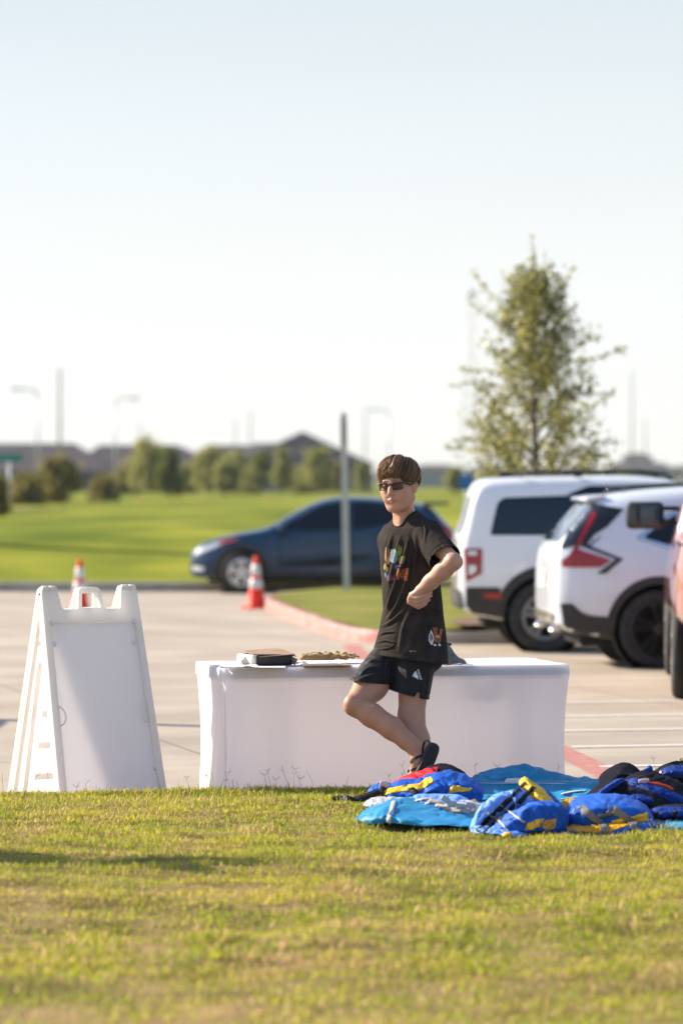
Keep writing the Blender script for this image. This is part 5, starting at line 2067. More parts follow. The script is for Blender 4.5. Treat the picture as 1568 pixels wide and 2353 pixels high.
# ------------------------------------------------------------------ red pickup at the picture edge, seen from behind
def red_truck():
    d0 = 30.3
    # near rear tyre: inner edge of the picture
    a = R(86.0)                  # nose away from the camera, slightly to the right
    wb = 3.55
    r = 0.39
    hw = 0.98
    pl_ = P(1537, 1598, d0)           # outer foot of the left rear tyre
    # left side of the truck is at local y=+hw; world = root + R(a) (x, y)
    ox = pl_.x + hw * math.sin(a)
    oy = d0 - hw * math.cos(a)
    root = empty('pickup_truck', (ox, oy, lot_z(d0) + 0.002), 'faded red pickup truck cut by the picture edge with a wide black mirror', 'pickup truck', None, a)
    keys = {
        'zb': [(-1.15, .62), (-1.05, .52), (-0.5, .48), (0.5, .45), (3, .42), (4.4, .42), (4.6, .55)],
        'zm': [(-1.15, .85), (4.6, .8)],
        'zs': [(-1.15, 1.16), (-1.05, 1.20), (1.0, 1.22), (1.2, 1.23), (3.2, 1.22), (4.3, 1.12), (4.6, 1.0)],
        'zt': [(-1.15, 1.20), (-1.05, 1.25), (0.75, 1.27), (0.80, 1.30), (0.95, 1.80), (1.2, 1.88), (2.2, 1.88), (2.5, 1.80), (3.1, 1.34), (3.3, 1.28), (4.3, 1.17), (4.6, 1.03)],
        'wb': [(-1.15, .80), (4.2, .86), (4.6, .75)],
        'wm': [(-1.15, .88), (-1.0, .95), (0, .985), (3.5, .98), (4.4, .93), (4.6, .82)],
        'ws': [(-1.15, .86), (-1.0, .92), (0, .94), (3.3, .92), (4.4, .88), (4.6, .76)],
        'wt': [(-1.15, .84), (0.7, .88), (1.0, .76), (2.4, .74), (3.2, .84), (4.4, .80), (4.6, .7)],
    }
    xs = [-1.15, -1.12, -1.05, -0.8, -0.4, 0, 0.4, 0.74, 0.80, 0.88, 0.95, 1.2, 1.8, 2.3, 2.5, 2.8, 3.1, 3.3, 3.8, 4.3, 4.5, 4.6]
    V, F = subdiv(car_shell(lerp_st(keys, xs)), 2)
    bvh = bvh_of(V, F)
    m = paint('faded_red_paint', (0.36, 0.13, 0.12), (0.42, 0.17, 0.15))
    ar = 0.46
    cuts = [arch_cut(x, s * 0.60, s * 1.4, ar, r) for x in (0, wb) for s in (-1, 1)]
    finish_body(root, V, F, cuts, m)
    inner_wells(root, [(0, ar, r), (wb, ar, r)], 0.95)
    underbody(root, -0.8, 4.0, 1.1, 0.34, 0.7)
    for s in (-1, 1):
        mk('side_window', side_panel(bvh, rounded([(1.05, 1.26), (2.75, 1.26), (2.45, 1.68), (1.15, 1.74)], 0.04), s), M_tint, root)
        mk('taillight', end_panel(bvh, rounded([(s * 0.60, .88), (s * 0.74, .88), (s * 0.74, 1.12), (s * 0.60, 1.12)], 0.02), -1, 0.04, 0.012), M_redlamp, root)
        # wide towing mirror: housing, two glasses, two arms
        hx, hy, hz = 2.62, s * 1.15, 1.42
        mr = mk('side_mirror', [rbox((hx, hy, hz), (0.10, 0.33, 0.235), 0.045), tube([(hx, s * 0.88, 1.36), (hx, s * 1.1, 1.38)], 0.02, 8), tube([(hx, s * 0.86, 1.48), (hx, s * 1.1, 1.48)], 0.02, 8)], M_clad, root)
        mk('mirror_glass', rbox((hx - 0.052, hy - s * 0.045, hz), (0.006, 0.17, 0.17), 0.02), mat('mirror_glass', (0.02, 0.05, 0.07), 0.08, spec=0.8), mr)
        mk('spot_glass', rbox((hx - 0.052, hy + s * 0.105, hz), (0.006, 0.08, 0.15), 0.02), mat('spot_mirror_glass', (0.02, 0.04, 0.055), 0.08, spec=0.8), mr)
        for x in (0, wb):
            wheel(root, x, s * 0.84, r, 0.25, s, 'grey', M_clearlamp, rim_r=0.23)
    mk('tailgate', end_panel(bvh, rounded([(-0.58, .76), (0.58, .76), (0.58, 1.20), (-0.58, 1.20)], 0.03), -1, off=0.008), m, root)
    mk('rear_bumper', rbox((-1.20, 0, 0.58), (0.14, 1.62, 0.18), 0.05), M_chrome, root)
    mk('rear_window', end_panel(bvh, rounded([(-0.62, 1.38), (0.62, 1.38), (0.60, 1.72), (-0.60, 1.72)], 0.04), -1), M_tint, root)
    return root


blue_car()
boxy_car()
sleek_car()
red_truck()
# ------------------------------------------------------------------ the young man leaning on the table
Y0 = 19.33


def J(px, py, dy=0.0):
    return np.array(P(px, py, Y0 + dy)[:])


TF = np.array([-0.83, -0.558, 0.0])           # where the chest points
TLv = np.array([0.558, -0.83, 0.0])           # his own left
yaw, roll, pitch = R(24.5), R(4.5), R(1.0)
HF0 = np.array([-math.sin(yaw), -math.cos(yaw), 0.0])
HL0 = np.array([math.cos(yaw), -math.sin(yaw), 0.0])
HU = np.array([0, 0, 1.0]) * math.cos(roll) - HL0 * math.sin(roll)
HL = HL0 * math.cos(roll) + np.array([0, 0, 1.0]) * math.sin(roll)
HF = HF0
HM = np.stack([HL, HF, HU], 1)
HO = J(914.5, 1116, -0.03)


def H(a, f, u):
    return HO + a * HL + f * HF + u * HU


foot_pt = J(950, 1815, -0.36)
person = empty('person', (float(J(950, 1800, -0.2)[0]), Y0 - 0.25, 0.14),
               'young man in black T-shirt and shorts leaning on the table with crossed legs', 'person')

LEG = {
    'rhip': J(906, 1508, .06), 'rknee': J(815, 1620, -.20), 'rc1': J(853, 1643, -.235), 'rc2': J(899, 1673, -.285), 'rlow': J(934, 1703, -.325), 'rank': J(953, 1719, -.342),
    'rheel': J(981, 1719, -.345), 'rmid': J(960, 1752, -.365), 'rball': J(949, 1785, -.375), 'rtoe': J(944, 1806, -.375),
    'lhip': J(955, 1508, -.06), 'lknee': J(944, 1648, -.13), 'lc': J(957, 1700, -.19), 'llow': J(964, 1742, -.235), 'lank': J(967, 1780, -.262),
    'lheel': J(980, 1803, -.25), 'lball': J(925, 1812, -.33), 'ltoe': J(908, 1814, -.355),
}
ARM = {
    'ls': J(984, 1227, -.13), 'le': J(1041, 1290, -.335), 'lf': J(1016, 1313, -.30), 'lw': J(966, 1357, -.232),
    'rs': J(896, 1240, .15), 're': J(914, 1368, .33), 'rw': J(938, 1484, .40), 'rh': J(948, 1521, .44),
}


def body_mesh():
    lo = np.array([J(784, 1200)[0] - 0.035, Y0 - 0.50, 0.13]); hi = np.array([J(1072, 1200)[0] + 0.02, Y0 + 0.52, 1.83])
    S = Solid(lo, hi, 0.0036)
    # torso (under the shirt)
    tm = np.stack([TLv, TF, [0, 0, 1.0]], 1)
    S.ell(J(937, 1290, 0), (.150, .085, .19), tm, .05)
    S.ell(J(940, 1400, .0), (.140, .085, .17), tm, .06)
    S.ell(J(938, 1490, .0), (.140, .090, .12), tm, .05)
    S.cap(J(900, 1242, .13), J(978, 1230, -.11), .052, .052, .05)
    # legs
    L = LEG
    S.chain([L['lhip'], L['lknee'], L['lc'], L['llow'], L['lank']], [.092, .063, .060, .043, .037], .03)
    S.chain([L['lank'], L['lheel']], [.034, .034], .02)
    S.chain([L['lheel'], L['lball'], L['ltoe']], [.03, .028, .018], .02)
    S.cap(L['lank'], L['lball'], .034, .024, .03)
    S.chain([L['rhip'], L['rhip'] * .4 + L['rknee'] * .6, L['rknee']], [.092, .080, .056], .03)
    S.chain([L['rknee'], L['rc1'], L['rc2'], L['rlow'], L['rank']], [.052, .0585, .0555, .043, .036], .02)
    S.ell(J(806, 1619, -.225), (.034, .034, .045), None, .02)                     # kneecap
    S.chain([L['rank'], L['rheel']], [.034, .031], .02)
    S.chain([L['rheel'], L['rmid'], L['rball']], [.030, .030, .028], .02)
    S.chain([L['rank'], L['rmid']], [.036, .030], .025)
    # five toes
    ld = (L['rtoe'] - L['rball']); ld /= np.linalg.norm(ld)
    wdir = np.array([.72, .66, 0.2]); wdir -= ld * (wdir @ ld); wdir /= np.linalg.norm(wdir)
    for i in range(5):
        b = L['rball'] + wdir * (i - 2) * .015
        S.cap(b, b + ld * (.055 - .005 * i), .012, .009 if i else .0115, .006)
    # arms
    A = ARM
    S.chain([A['ls'], A['ls'] * .45 + A['le'] * .55, A['le']], [.054, .040, .0410], .03)
    S.chain([A['le'], A['lf'], A['lf'] * .45 + A['lw'] * .55, A['lw']], [.041, .0445, .037, .0285], .02)
    S.ell(A['le'] + np.array([.012, -.004, -.004]), (.030, .030, .026), None, .015)
    S.chain([A['rs'], A['re']], [.058, .042], .03)
    S.chain([A['re'], A['re'] * .6 + A['rw'] * .4, A['rw']], [.040, .042, .028], .02)
    # right hand flat on the table behind him
    S.chain([A['rw'], A['rh']], [.027, .022], .015)
    for i, (ox, ln) in enumerate(((-.03, .07), (-.01, .078), (.01, .072), (.03, .058))):
        b = A['rh'] + np.array([ox, .03, .0])
        S.chain([A['rh'] + np.array([ox * .6, 0, 0]), b, b + np.array([ox * .3, ln * .6, -.004]), b + np.array([ox * .4, ln, -.012])], [.012, .0095, .0085, .007], .006)
    S.chain([A['rh'] + np.array([-.02, -.01, 0]), A['rh'] + np.array([-.05, .01, -.006]), A['rh'] + np.array([-.065, .035, -.012])], [.012, .010, .008], .006)
    # left hand on the hip: palm, four bent fingers, thumb
    W = A['lw']
    fing = [
        [J(940, 1373, -.243), J(957, 1375, -.262), J(975, 1369, -.258), J(991, 1361, -.247)],
        [J(941, 1380, -.240), J(959, 1383.5, -.262), J(977, 1376.5, -.257), J(991, 1368.5, -.247)],
        [J(944, 1386, -.233), J(960, 1391, -.254), J(975, 1385, -.250), J(986, 1378, -.242)],
        [J(949, 1390, -.224), J(961, 1396, -.242), J(971, 1392, -.240), J(979, 1387, -.234)],
    ]
    for i, f in enumerate(fing):
        S.cap(W, f[0], .0215 - .002 * i, .0105, .012)
        S.chain(f, [.0098, .0086, .0079, .0064], .002)
    S.cap(W, J(951, 1376, -.228), .025, .018, .012)
    S.chain([J(955, 1360, -.215), J(944, 1366, -.195), J(939, 1377, -.183), J(938, 1385, -.178)], [.014, .012, .010, .0085], .006)
    # neck
    S.cap(H(0, -.022, -.07), J(934, 1212, .0), .054, .060, .03)
    S.cap(J(934, 1205, .0), J(975, 1222, -.10), .045, .052, .04)
    S.cap(J(932, 1205, .02), J(902, 1236, .12), .045, .050, .04)
    S.cap(H(.035, .0, -.085), J(922, 1206, -.05), .014, .012, .03)               # neck muscle
    # head
    S.ell(H(0, -.014, .042), (.0785, .100, .088), HM, .02)
    S.ell(H(0, .020, -.034), (.0695, .074, .088), HM, .03)
    for s in (-1, 1):
        S.cap(H(s * .060, -.008, -.062), H(s * .024, .056, -.108), .021, .021, .03)
        S.ell(H(s * .046, .060, -.030), (.024, .022, .020), HM, .03)
        S.ell(H(s * .028, .072, -.062), (.022, .018, .022), HM, .025)
    S.ell(H(0, .066, -.110), (.026, .022, .020), HM, .022)                       # chin
    S.cap(H(-.036, .084, .022), H(.036, .084, .022), .012, .012, .02)              # brow
    for s in (-1, 1):
        S.ell(H(s * .033, .103, -.001), (.020, .016, .013), HM, .012, 'sub')
        S.ell(H(s * .033, .080, -.001), (.0135, .0135, .0115), HM, .002)
    S.chain([H(0, .090, .008), H(0, .104, -.018), H(0, .113, -.036)], [.0085, .0095, .0115], .012)     # nose
    for s in (-1, 1):
        S.ell(H(s * .0125, .101, -.041), (.0085, .011, .0075), HM, .006)
        S.ell(H(s * .007, .107, -.0475), (.0035, .005, .0030), HM, .002, 'sub')
    S.cap(H(0, .098, -.052), H(0, .096, -.060), .006, .006, .008)
    S.chain([H(-.032, .0865, -.0700), H(-.012, .0965, -.0695), H(0, .098, -.071), H(.012, .0965, -.0695), H(.032, .0865, -.0680)], [.0030, .0046, .0044, .0046, .0030], .004)
    S.chain([H(-.027, .087, -.0745), H(0, .0965, -.081), H(.027, .087, -.0730)], [.0030, .0058, .0030], .005)
    S.chain([H(-.036, .0905, -.0712), H(-.014, .1030, -.0752), H(.014, .1030, -.0746), H(.036, .0905, -.0688)], [.0012, .0022, .0022, .0012], .002, 'sub')
    for s in (-1, 1):
        em = np.stack([HL * math.cos(.35) * 1 + HF * s * .35, HF * math.cos(.35) - HL * s * .35, HU], 1)
        S.ell(H(s * .080, -.014, -.012), (.010, .019, .031), em, .006)
        S.ell(H(s * .084, -.030, -.004), (.012, .010, .020), em, .008)
        S.ell(H(s * .091, -.010, -.010), (.0075, .009, .016), em, .004, 'sub')
    V, Q = S.mesh()
    V = relax(V, Q, 2, 0.45)
    # colour pattern
    n = len(V)
    base = np.array([0.50, 0.275, 0.185])
    c = np.repeat(base[None], n, 0)
    t = vnoise(V * 14, 61) * .5 + vnoise(V * 45, 62) * .5
    c *= (1 + 0.07 * t)[:, None]
    leg = np.clip((0.86 - V[:, 2]) / 0.05, 0, 1)[:, None]
    c = c * (1 - leg) + c * np.array([0.90, 0.86, 0.84]) * leg
    # fine leg hair
    hair = np.clip(vnoise(V * np.array([190, 190, 55]), 63) - 0.15, 0, 1)[:, None] * leg * (V[:, 2:3] < 0.62)
    c = c * (1 - 0.2 * hair)
    q = (V - HO) @ HM
    def blob(a, f, u, r, col, k=1.0):
        d = np.linalg.norm((q - np.array([a, f, u])) / np.array(r), axis=1)
        w = np.clip(1.4 - d, 0, 1)[:, None] * k
        nonlocal c
        c = c * (1 - w) + np.array(col) * w
    for s in (-1, 1):
        blob(s * .050, .062, -.034, (.026, .03, .022), (0.54, 0.255, 0.17), .5)
        blob(s * .024, .094, .0235, (.012, .02, .0045), (0.10, 0.055, 0.03), .85)
        blob(s * .038, .090, .0245, (.012, .02, .0040), (0.10, 0.055, 0.03), .85)
        blob(s * .033, .094, -.001, (.010, .006, .007), (0.75, 0.72, 0.68), .8)
        blob(s * .031, .0945, -.001, (.0048, .008, .0048), (0.05, 0.03, 0.02), 1)
        blob(s * .085, -.012, -.010, (.014, .03, .035), (0.55, 0.25, 0.175), .5)
    blob(0, .115, -.038, (.014, .014, .014), (0.56, 0.265, 0.18), .5)
    blob(0, .096, -.0698, (.024, .016, .0042), (0.47, 0.17, 0.135), .9)
    blob(0, .096, -.0800, (.021, .016, .0060), (0.50, 0.19, 0.15), .8)
    blob(.0, .09, -.0735, (.029, .03, .0017), (0.22, 0.07, 0.05), .9)
    # scattered spots on the neck
    for px, py in ((930, 1156), (905, 1192), (915, 1200)):
        d = np.hypot((V[:, 0] - J(px, py)[0]) / .0045, (V[:, 2] - J(px, py)[2]) / .007)
        w = (np.clip(1.3 - d, 0, 1) * (V[:, 1] < Y0 - .02))[:, None] * .5
        c = c * (1 - w) + np.array([.30, .11, .07]) * w
    return V, Q, c


M_skin = mat('skin', (0.5, 0.3, 0.2), 0.48, attr='col', spec=0.42, bump=0.12, bscale=260, sss=0.10)
BV, BQ, BC = body_mesh()
body = mk('body', (BV, BQ), M_skin, person, world=True)
fcol(body, BC)
BODY_BVH = bvh_of(BV, BQ)
BODY_FACES = None


# ------------------------------------------------------------------ clothes
def keyed(zs, keys, col):
    k = sorted([(J(940, r[0])[2],) + tuple(r[1:]) for r in keys])
    return np.interp(zs, [q[0] for q in k], [q[col] for q in k])


def slice_solid(S, keys):
    """stack of ellipses along the torso axes: rows (row, centre column, dy, half width, half depth)"""
    sl, (x, y, z) = S._win(S.lo, S.lo + S.h * S.n)
    zs = S.lo[2] + S.h * np.arange(S.n[2])
    cpx = keyed(zs, keys, 1); dy = keyed(zs, keys, 2); A = keyed(zs, keys, 3); B = keyed(zs, keys, 4)
    cy = Y0 + dy
    cx = (cpx - 784) / FPX * Y0
    a = (x - cx[None, None]) * TLv[0] + (y - cy[None, None]) * TLv[1]
    b = (x - cx[None, None]) * TF[0] + (y - cy[None, None]) * TF[1]
    A = A[None, None]; B = B[None, None]
    k0 = np.sqrt((a / A) ** 2 + (b / B) ** 2)
    k1 = np.sqrt((a / A ** 2) ** 2 + (b / B ** 2) ** 2) + 1e-6
    d = k0 * (k0 - 1) / k1
    top = J(940, keys[0][0])[2]; bot = J(940, keys[-1][0])[2]
    d = np.maximum(d, np.maximum(z - top, bot - z))
    return d


def shell_faces(V, Q, tests):
    """drop the faces that close the openings"""
    keep = np.ones(len(Q), bool)
    for p, n, tol, ctr, rad in tests:
        n = np.array(n, float); n /= np.linalg.norm(n)
        d = np.abs((V - p) @ n) < tol
        if ctr is not None:
            d &= np.linalg.norm(V - ctr, axis=1) < rad
        keep &= ~d[Q].all(1)
    return Q[keep]


def fold(V, N, pts, w, h, sharp=1.0):
    """raise a fold along a polyline given in picture columns and rows, on the side that faces the viewer"""
    px = np.array([J(a, b)[[0, 2]] for a, b in catmull(pts, 16)])
    d = np.full(len(V), 9.0)
    tt = np.zeros(len(V))
    xz = V[:, [0, 2]]
    for i in range(len(px) - 1):
        e = px[i + 1] - px[i]
        t = np.clip(((xz - px[i]) @ e) / (e @ e + 1e-12), 0, 1)
        dd = np.linalg.norm(xz - px[i] - t[:, None] * e, axis=1)
        m = dd < d
        d[m] = dd[m]; tt[m] = ((i + t) / (len(px) - 1))[m]
    f = np.clip(-N[:, 1] * 2.0, 0, 1) * np.sin(PI * np.clip(tt, 0.02, 0.98)) ** 0.6
    g = np.exp(-(d / w) ** 2) - 0.45 * np.exp(-((d - w * 1.7) / (w * 0.9)) ** 2)
    return V + N * (h * g * f)[:, None]


def vnormals(V, Q):
    fn = np.cross(V[Q[:, 2]] - V[Q[:, 0]], V[Q[:, 3]] - V[Q[:, 1]])
    N = np.zeros_like(V)
    for k in range(4):
        for ax in range(3):
            N[:, ax] += np.bincount(Q[:, k], fn[:, ax], len(V))
    return N / (np.linalg.norm(N, axis=1)[:, None] + 1e-12)


def bisect(V, Q, p, n, ctr=None, rad=None, xmax=None):
    """clean cut: drop what lies beyond the plane (only near ctr when given)"""
    bm = bmesh.new()
    vs = [bm.verts.new(v) for v in V]
    for q in Q:
        try:
            bm.faces.new([vs[i] for i in q])
        except ValueError:
            pass
    if ctr is None:
        fs = bm.faces[:]
    else:
        c = Vector(ctr)
        fs = [f for f in bm.faces if all((v.co - c).length < rad and (xmax is None or v.co.x < xmax) for v in f.verts)]
    es = set(); vv = set()
    for f in fs:
        es.update(f.edges); vv.update(f.verts)
    bmesh.ops.bisect_plane(bm, geom=fs + list(es) + list(vv), dist=1e-5, plane_co=Vector(p), plane_no=Vector(n).normalized(), clear_outer=True)
    bm.verts.index_update()
    V2 = np.array([v.co[:] for v in bm.verts])
    F2 = [tuple(v.index for v in f.verts) for f in bm.faces]
    bm.free()
    return V2, F2


def shirt():
    lo = np.array([J(845, 1200)[0] - .03, Y0 - .40, J(900, 1535)[2]]); hi = np.array([J(1062, 1200)[0] + .02, Y0 + .36, J(900, 1160)[2]])
    S = Solid(lo, hi, 0.0038)
    keys = [(1212, 934, .0, .16, .085), (1240, 936, .0, .180, .112), (1290, 941, .0, .188, .124), (1340, 944, .0, .186, .126), (1400, 948, .0, .186, .132),
            (1450, 946, .0, .202, .150), (1483, 943, .0, .216, .164), (1505, 941, .0, .224, .172), (1534, 940, .0, .228, .176)]
    S.f = np.minimum(S.f, slice_solid(S, keys)).astype(np.float32)
    S.cap(J(897, 1241, .145), J(922, 1212, .05), .062, .056, .05)
    S.cap(J(922, 1212, .05), J(948, 1203, -.04), .056, .058, .03)
    S.cap(J(948, 1203, -.04), J(984, 1228, -.13), .058, .071, .03)
    S.cap(J(940, 1215, .01), J(958, 1206, .02), .06, .05, .03)
    hem_a, hem_b = J(850, 1501), J(1024, 1523)
    hd_ = hem_b - hem_a
    hn = np.cross(hd_, [0, 1.0, 0]); hn = hn if hn[2] < 0 else -hn
    hn = hn / np.linalg.norm(hn)
    S.plane(hem_a + hn / np.linalg.norm(hn) * .03, hn)
    # sleeves, each cut at its own opening
    T = Solid(lo, hi, 0.0038)
    a, b = J(984, 1229, -.13), J(1025, 1290, -.28)
    T.cap(a, b + (b - a) * .2, .070, .088, .0)
    sd = (b - a) / np.linalg.norm(b - a)
    sc = J(1021, 1285, -.265)
    T.plane(sc + sd * .03, sd)
    U = Solid(lo, hi, 0.0038)
    a2, b2 = J(898, 1243, .145), J(909, 1325, .24)
    U.cap(a2, b2 + (b2 - a2) * .2, .064, .078, .0)
    ud = (b2 - a2) / np.linalg.norm(b2 - a2)
    uc = J(907, 1316, .23)
    U.plane(uc + ud * .03, ud)
    for W in (T, U):
        k = .022
        hh = np.maximum(k - np.abs(S.f - W.f), 0) / k
        S.f = np.minimum(S.f, W.f) - hh * hh * k * .25
    S.f = np.maximum(S.f, -1)
    # re-cut the openings after blending
    sl, (x, y, z) = S._win(lo, hi)
    # neck hole
    neck_c = [J(927, 1192, -.022), J(926, 1176, -.025), J(918, 1110, -.035)]
    neck_r = [.062, .066, .080]
    S.chain(neck_c, neck_r, .0, 'sub')
    V, Q = S.mesh()
    V = relax(V, Q, 4, 0.5)
    N = vnormals(V, Q)
    q = (V - J(940, 1350)) * 1.0
    V = V + N * (0.0022 * vnoise(V * np.array([5, 5, 3.2]), 71) + 0.0010 * vnoise(V * np.array([14, 14, 9]), 72))[:, None]
    F_ = lambda pts, w, h: fold(V, N, pts, w, h)
    for pts, w, h in (
        ([(937, 1238), (923, 1295), (902, 1360), (880, 1418)], .011, .012),
        ([(941, 1262), (934, 1325), (916, 1380), (888, 1424)], .010, .012),
        ([(918, 1232), (905, 1290), (890, 1345)], .010, .007),
        ([(900, 1225), (890, 1270), (884, 1320)], .009, .006),
        ([(950, 1225), (956, 1262), (950, 1300), (942, 1345)], .010, .008),
        ([(866, 1462), (885, 1452), (905, 1449)], .006, .008),
        ([(862, 1478), (884, 1470), (908, 1474)], .006, .007),
        ([(870, 1440), (890, 1432), (912, 1414), (930, 1396)], .009, .008),
        ([(862, 1492), (890, 1487), (905, 1478)], .005, .006),
        ([(1008, 1400), (990, 1440), (975, 1490)], .014, .006),
        ([(960, 1400), (975, 1440), (1000, 1480)], .012, .006),
        ([(940, 1400), (925, 1440), (915, 1490)], .012, .006),
        ([(1020, 1405), (1000, 1398), (985, 1392)], .008, .008),
        ([(966, 1196), (975, 1215), (972, 1245)], .007, .004),
        ([(975, 1262), (990, 1280), (996, 1300)], .006, .003),
        ([(985, 1250), (1003, 1268), (1008, 1290)], .006, .003),
        ([(1000, 1238), (1022, 1258), (1030, 1272)], .006, .003),
        ([(965, 1275), (975, 1300), (985, 1310)], .006, .003),
    ):
        V = F_(pts, w * .85, h * 1.35)
    # stitched hems: a line a little above each edge
    hu = hn / np.linalg.norm(hn)
    dist = -((V - hem_a) @ hu)
    V = V + N * (0.0016 * np.exp(-((dist - .006) / .006) ** 2) - .0016 * np.exp(-((dist - .021) / .0028) ** 2))[:, None]
    ds = -((V - sc) @ sd)
    nr_ = np.linalg.norm(V - sc, axis=1) < .12
    V = V + N * ((0.0016 * np.exp(-((ds - .006) / .006) ** 2) - .0016 * np.exp(-((ds - .020) / .0028) ** 2)) * nr_)[:, None]
    # neck opening
    q = np.full(len(V), 9.0)
    for i in range(2):
        d = neck_c[i + 1] - neck_c[i]
        t = np.clip(((V - neck_c[i]) @ d) / (d @ d), 0, 1)
        q = np.minimum(q, np.linalg.norm(V - neck_c[i] - t[:, None] * d, axis=1) - (neck_r[i] + (neck_r[i + 1] - neck_r[i]) * t))
    Q = Q[~(q < .0035)[Q].all(1)]
    V, F = bisect(V, Q, hem_a, hn)
    V, F = bisect(V, F, sc, sd, sc, .125)
    V, F = bisect(V, F, uc, ud, uc, .12)
    return V, F, (hem_a, hn, sc, sd)


M_shirt = mat('washed_black_cotton', (0.027, 0.023, 0.021), 0.9, base2=(0.039, 0.033, 0.0295), scale=22, detail=6, sheen=0.0, spec=0.08, bump=0.12, bscale=500)
SV, SQ, (hem_p, hem_n, slv_p, slv_n) = shirt()
shirt_o = mk('t_shirt', (SV, SQ), M_shirt, person, world=True)
md = shirt_o.modifiers.new('thickness', 'SOLIDIFY')
md.thickness = 0.002
md.offset = -1
SHIRT_BVH = bvh_of(SV, SQ)


def front_ray(px, py):
    return Vector(J(px, py, -1.2))


def on_front(bvh, pts, off=0.0015, ok=None):
    """points of a surface behind picture positions"""
    out = []
    last = None
    for px, py in pts:
        o = Vector(J(px, py, -1.0))
        d = (o - Vector((0, 0, EYE))).normalized()
        h = bvh.ray_cast(o, d, 2.2)
        if h[0] is None:
            h = bvh.find_nearest(Vector(J(px, py, -.1)))
        nrm = h[1] if h[1].dot(d) < 0 else -h[1]
        out.append(np.array(h[0][:]) + np.array(nrm[:]) * off)
    return out


def decal(bvh, poly, col, step=2.0, off=0.0022):
    """cloth print: a polygon in picture columns and rows laid on the surface"""
    p, f = tri_fill(poly, step)
    V = np.array(on_front(bvh, p, off))
    return V, f, np.repeat(np.array(col)[None], len(V), 0)


def decals(name, parent_o, bvh, items, rough=0.8, step=2.0, off=0.0022):
    Vs, Fs, Cs, o = [], [], [], 0
    for poly, col in items:
        V, f, c = decal(bvh, poly, col, step, off)
        Vs.append(V); Fs += [tuple(i + o for i in t) for t in f]; Cs.append(c); o += len(V)
    m = mat(name + '_ink', (.5, .5, .5), rough, attr='col', base2=0.12, scale=60, spec=0.2)
    V = np.concatenate(Vs) - np.array(person.location)
    ob = mk(name, (V, Fs), m, parent_o)
    fcol(ob, np.concatenate(Cs))
    return ob


def cr(pts):
    """positions read off an enlarged view of the upper body"""
    return [(747 + x * .2382, 1018.6 + y * .2382) for x, y in pts]


def blobpoly(cx, cy, rx, ry, seed, n=14, amp=.28):
    r = random.Random(seed)
    return cr([(cx + rx * (1 + r.uniform(-amp, amp)) * math.cos(2 * PI * k / n), cy + ry * (1 + r.uniform(-amp, amp)) * math.sin(2 * PI * k / n)) for k in range(n)])


OR = (0.30, 0.095, 0.045); PE = (0.24, 0.14, 0.09); BL = (0.19, 0.27, 0.30); YG_ = (0.18, 0.21, 0.045); PU = (0.22, 0.06, 0.22); CY = (0.04, 0.16, 0.26); MG = (0.13, 0.04, 0.075); INK = (0.02, 0.02, 0.022); YE = (0.27, 0.22, 0.06)
items = [
    (cr([(575, 1110), (580, 1000), (592, 1000), (594, 1090), (602, 1095), (608, 1010), (618, 1010), (618, 1100), (628, 1020), (638, 1025), (634, 1110), (618, 1160), (592, 1165)]), PE),
    (blobpoly(582, 1190, 17, 34, 1), YE), (blobpoly(598, 1215, 12, 26, 2), PE),
    (blobpoly(660, 1085, 40, 72, 3, amp=.12), BL), (blobpoly(668, 1085, 20, 40, 4, amp=.2), (0.12, 0.18, 0.2)), (blobpoly(664, 1080, 9, 16, 5), BL),
    (cr([(690, 1060), (702, 985), (716, 975), (722, 1020), (738, 985), (742, 1040), (726, 1080), (705, 1090)]), YG_),
    (cr([(708, 1100), (730, 1085), (752, 1090), (764, 1072), (766, 1110), (752, 1150), (728, 1165), (706, 1145)]), YG_),
    (blobpoly(735, 1128, 13, 13, 6), PU), (blobpoly(718, 1112, 9, 12, 7), PU),
    (blobpoly(684, 1190, 22, 22, 8, amp=.15), CY), (blobpoly(686, 1190, 9, 11, 9), BL), (blobpoly(715, 1180, 14, 12, 10), PU),
    (cr([(686, 1310), (690, 1205), (708, 1200), (722, 1250), (742, 1215), (770, 1200), (802, 1205), (796, 1260), (788, 1320), (764, 1325), (752, 1290), (738, 1312), (720, 1280), (706, 1318)]), OR),
    (cr([(722, 1270), (734, 1240), (746, 1250), (740, 1290)]), INK), (cr([(755, 1240), (775, 1232), (775, 1242), (757, 1252)]), INK),
    (cr([(572, 1250), (586, 1240), (594, 1262), (590, 1290), (576, 1292)]), (0.08, 0.22, 0.36)), (blobpoly(580, 1270, 7, 9, 11), YE),
    (cr([(590, 1300), (606, 1260), (622, 1290), (634, 1250), (650, 1285), (662, 1245), (674, 1290), (668, 1325), (640, 1315), (618, 1328), (598, 1322)]), MG),
]
decals('chest_print', shirt_o, SHIRT_BVH, items)
WH = (0.62, 0.66, 0.66)
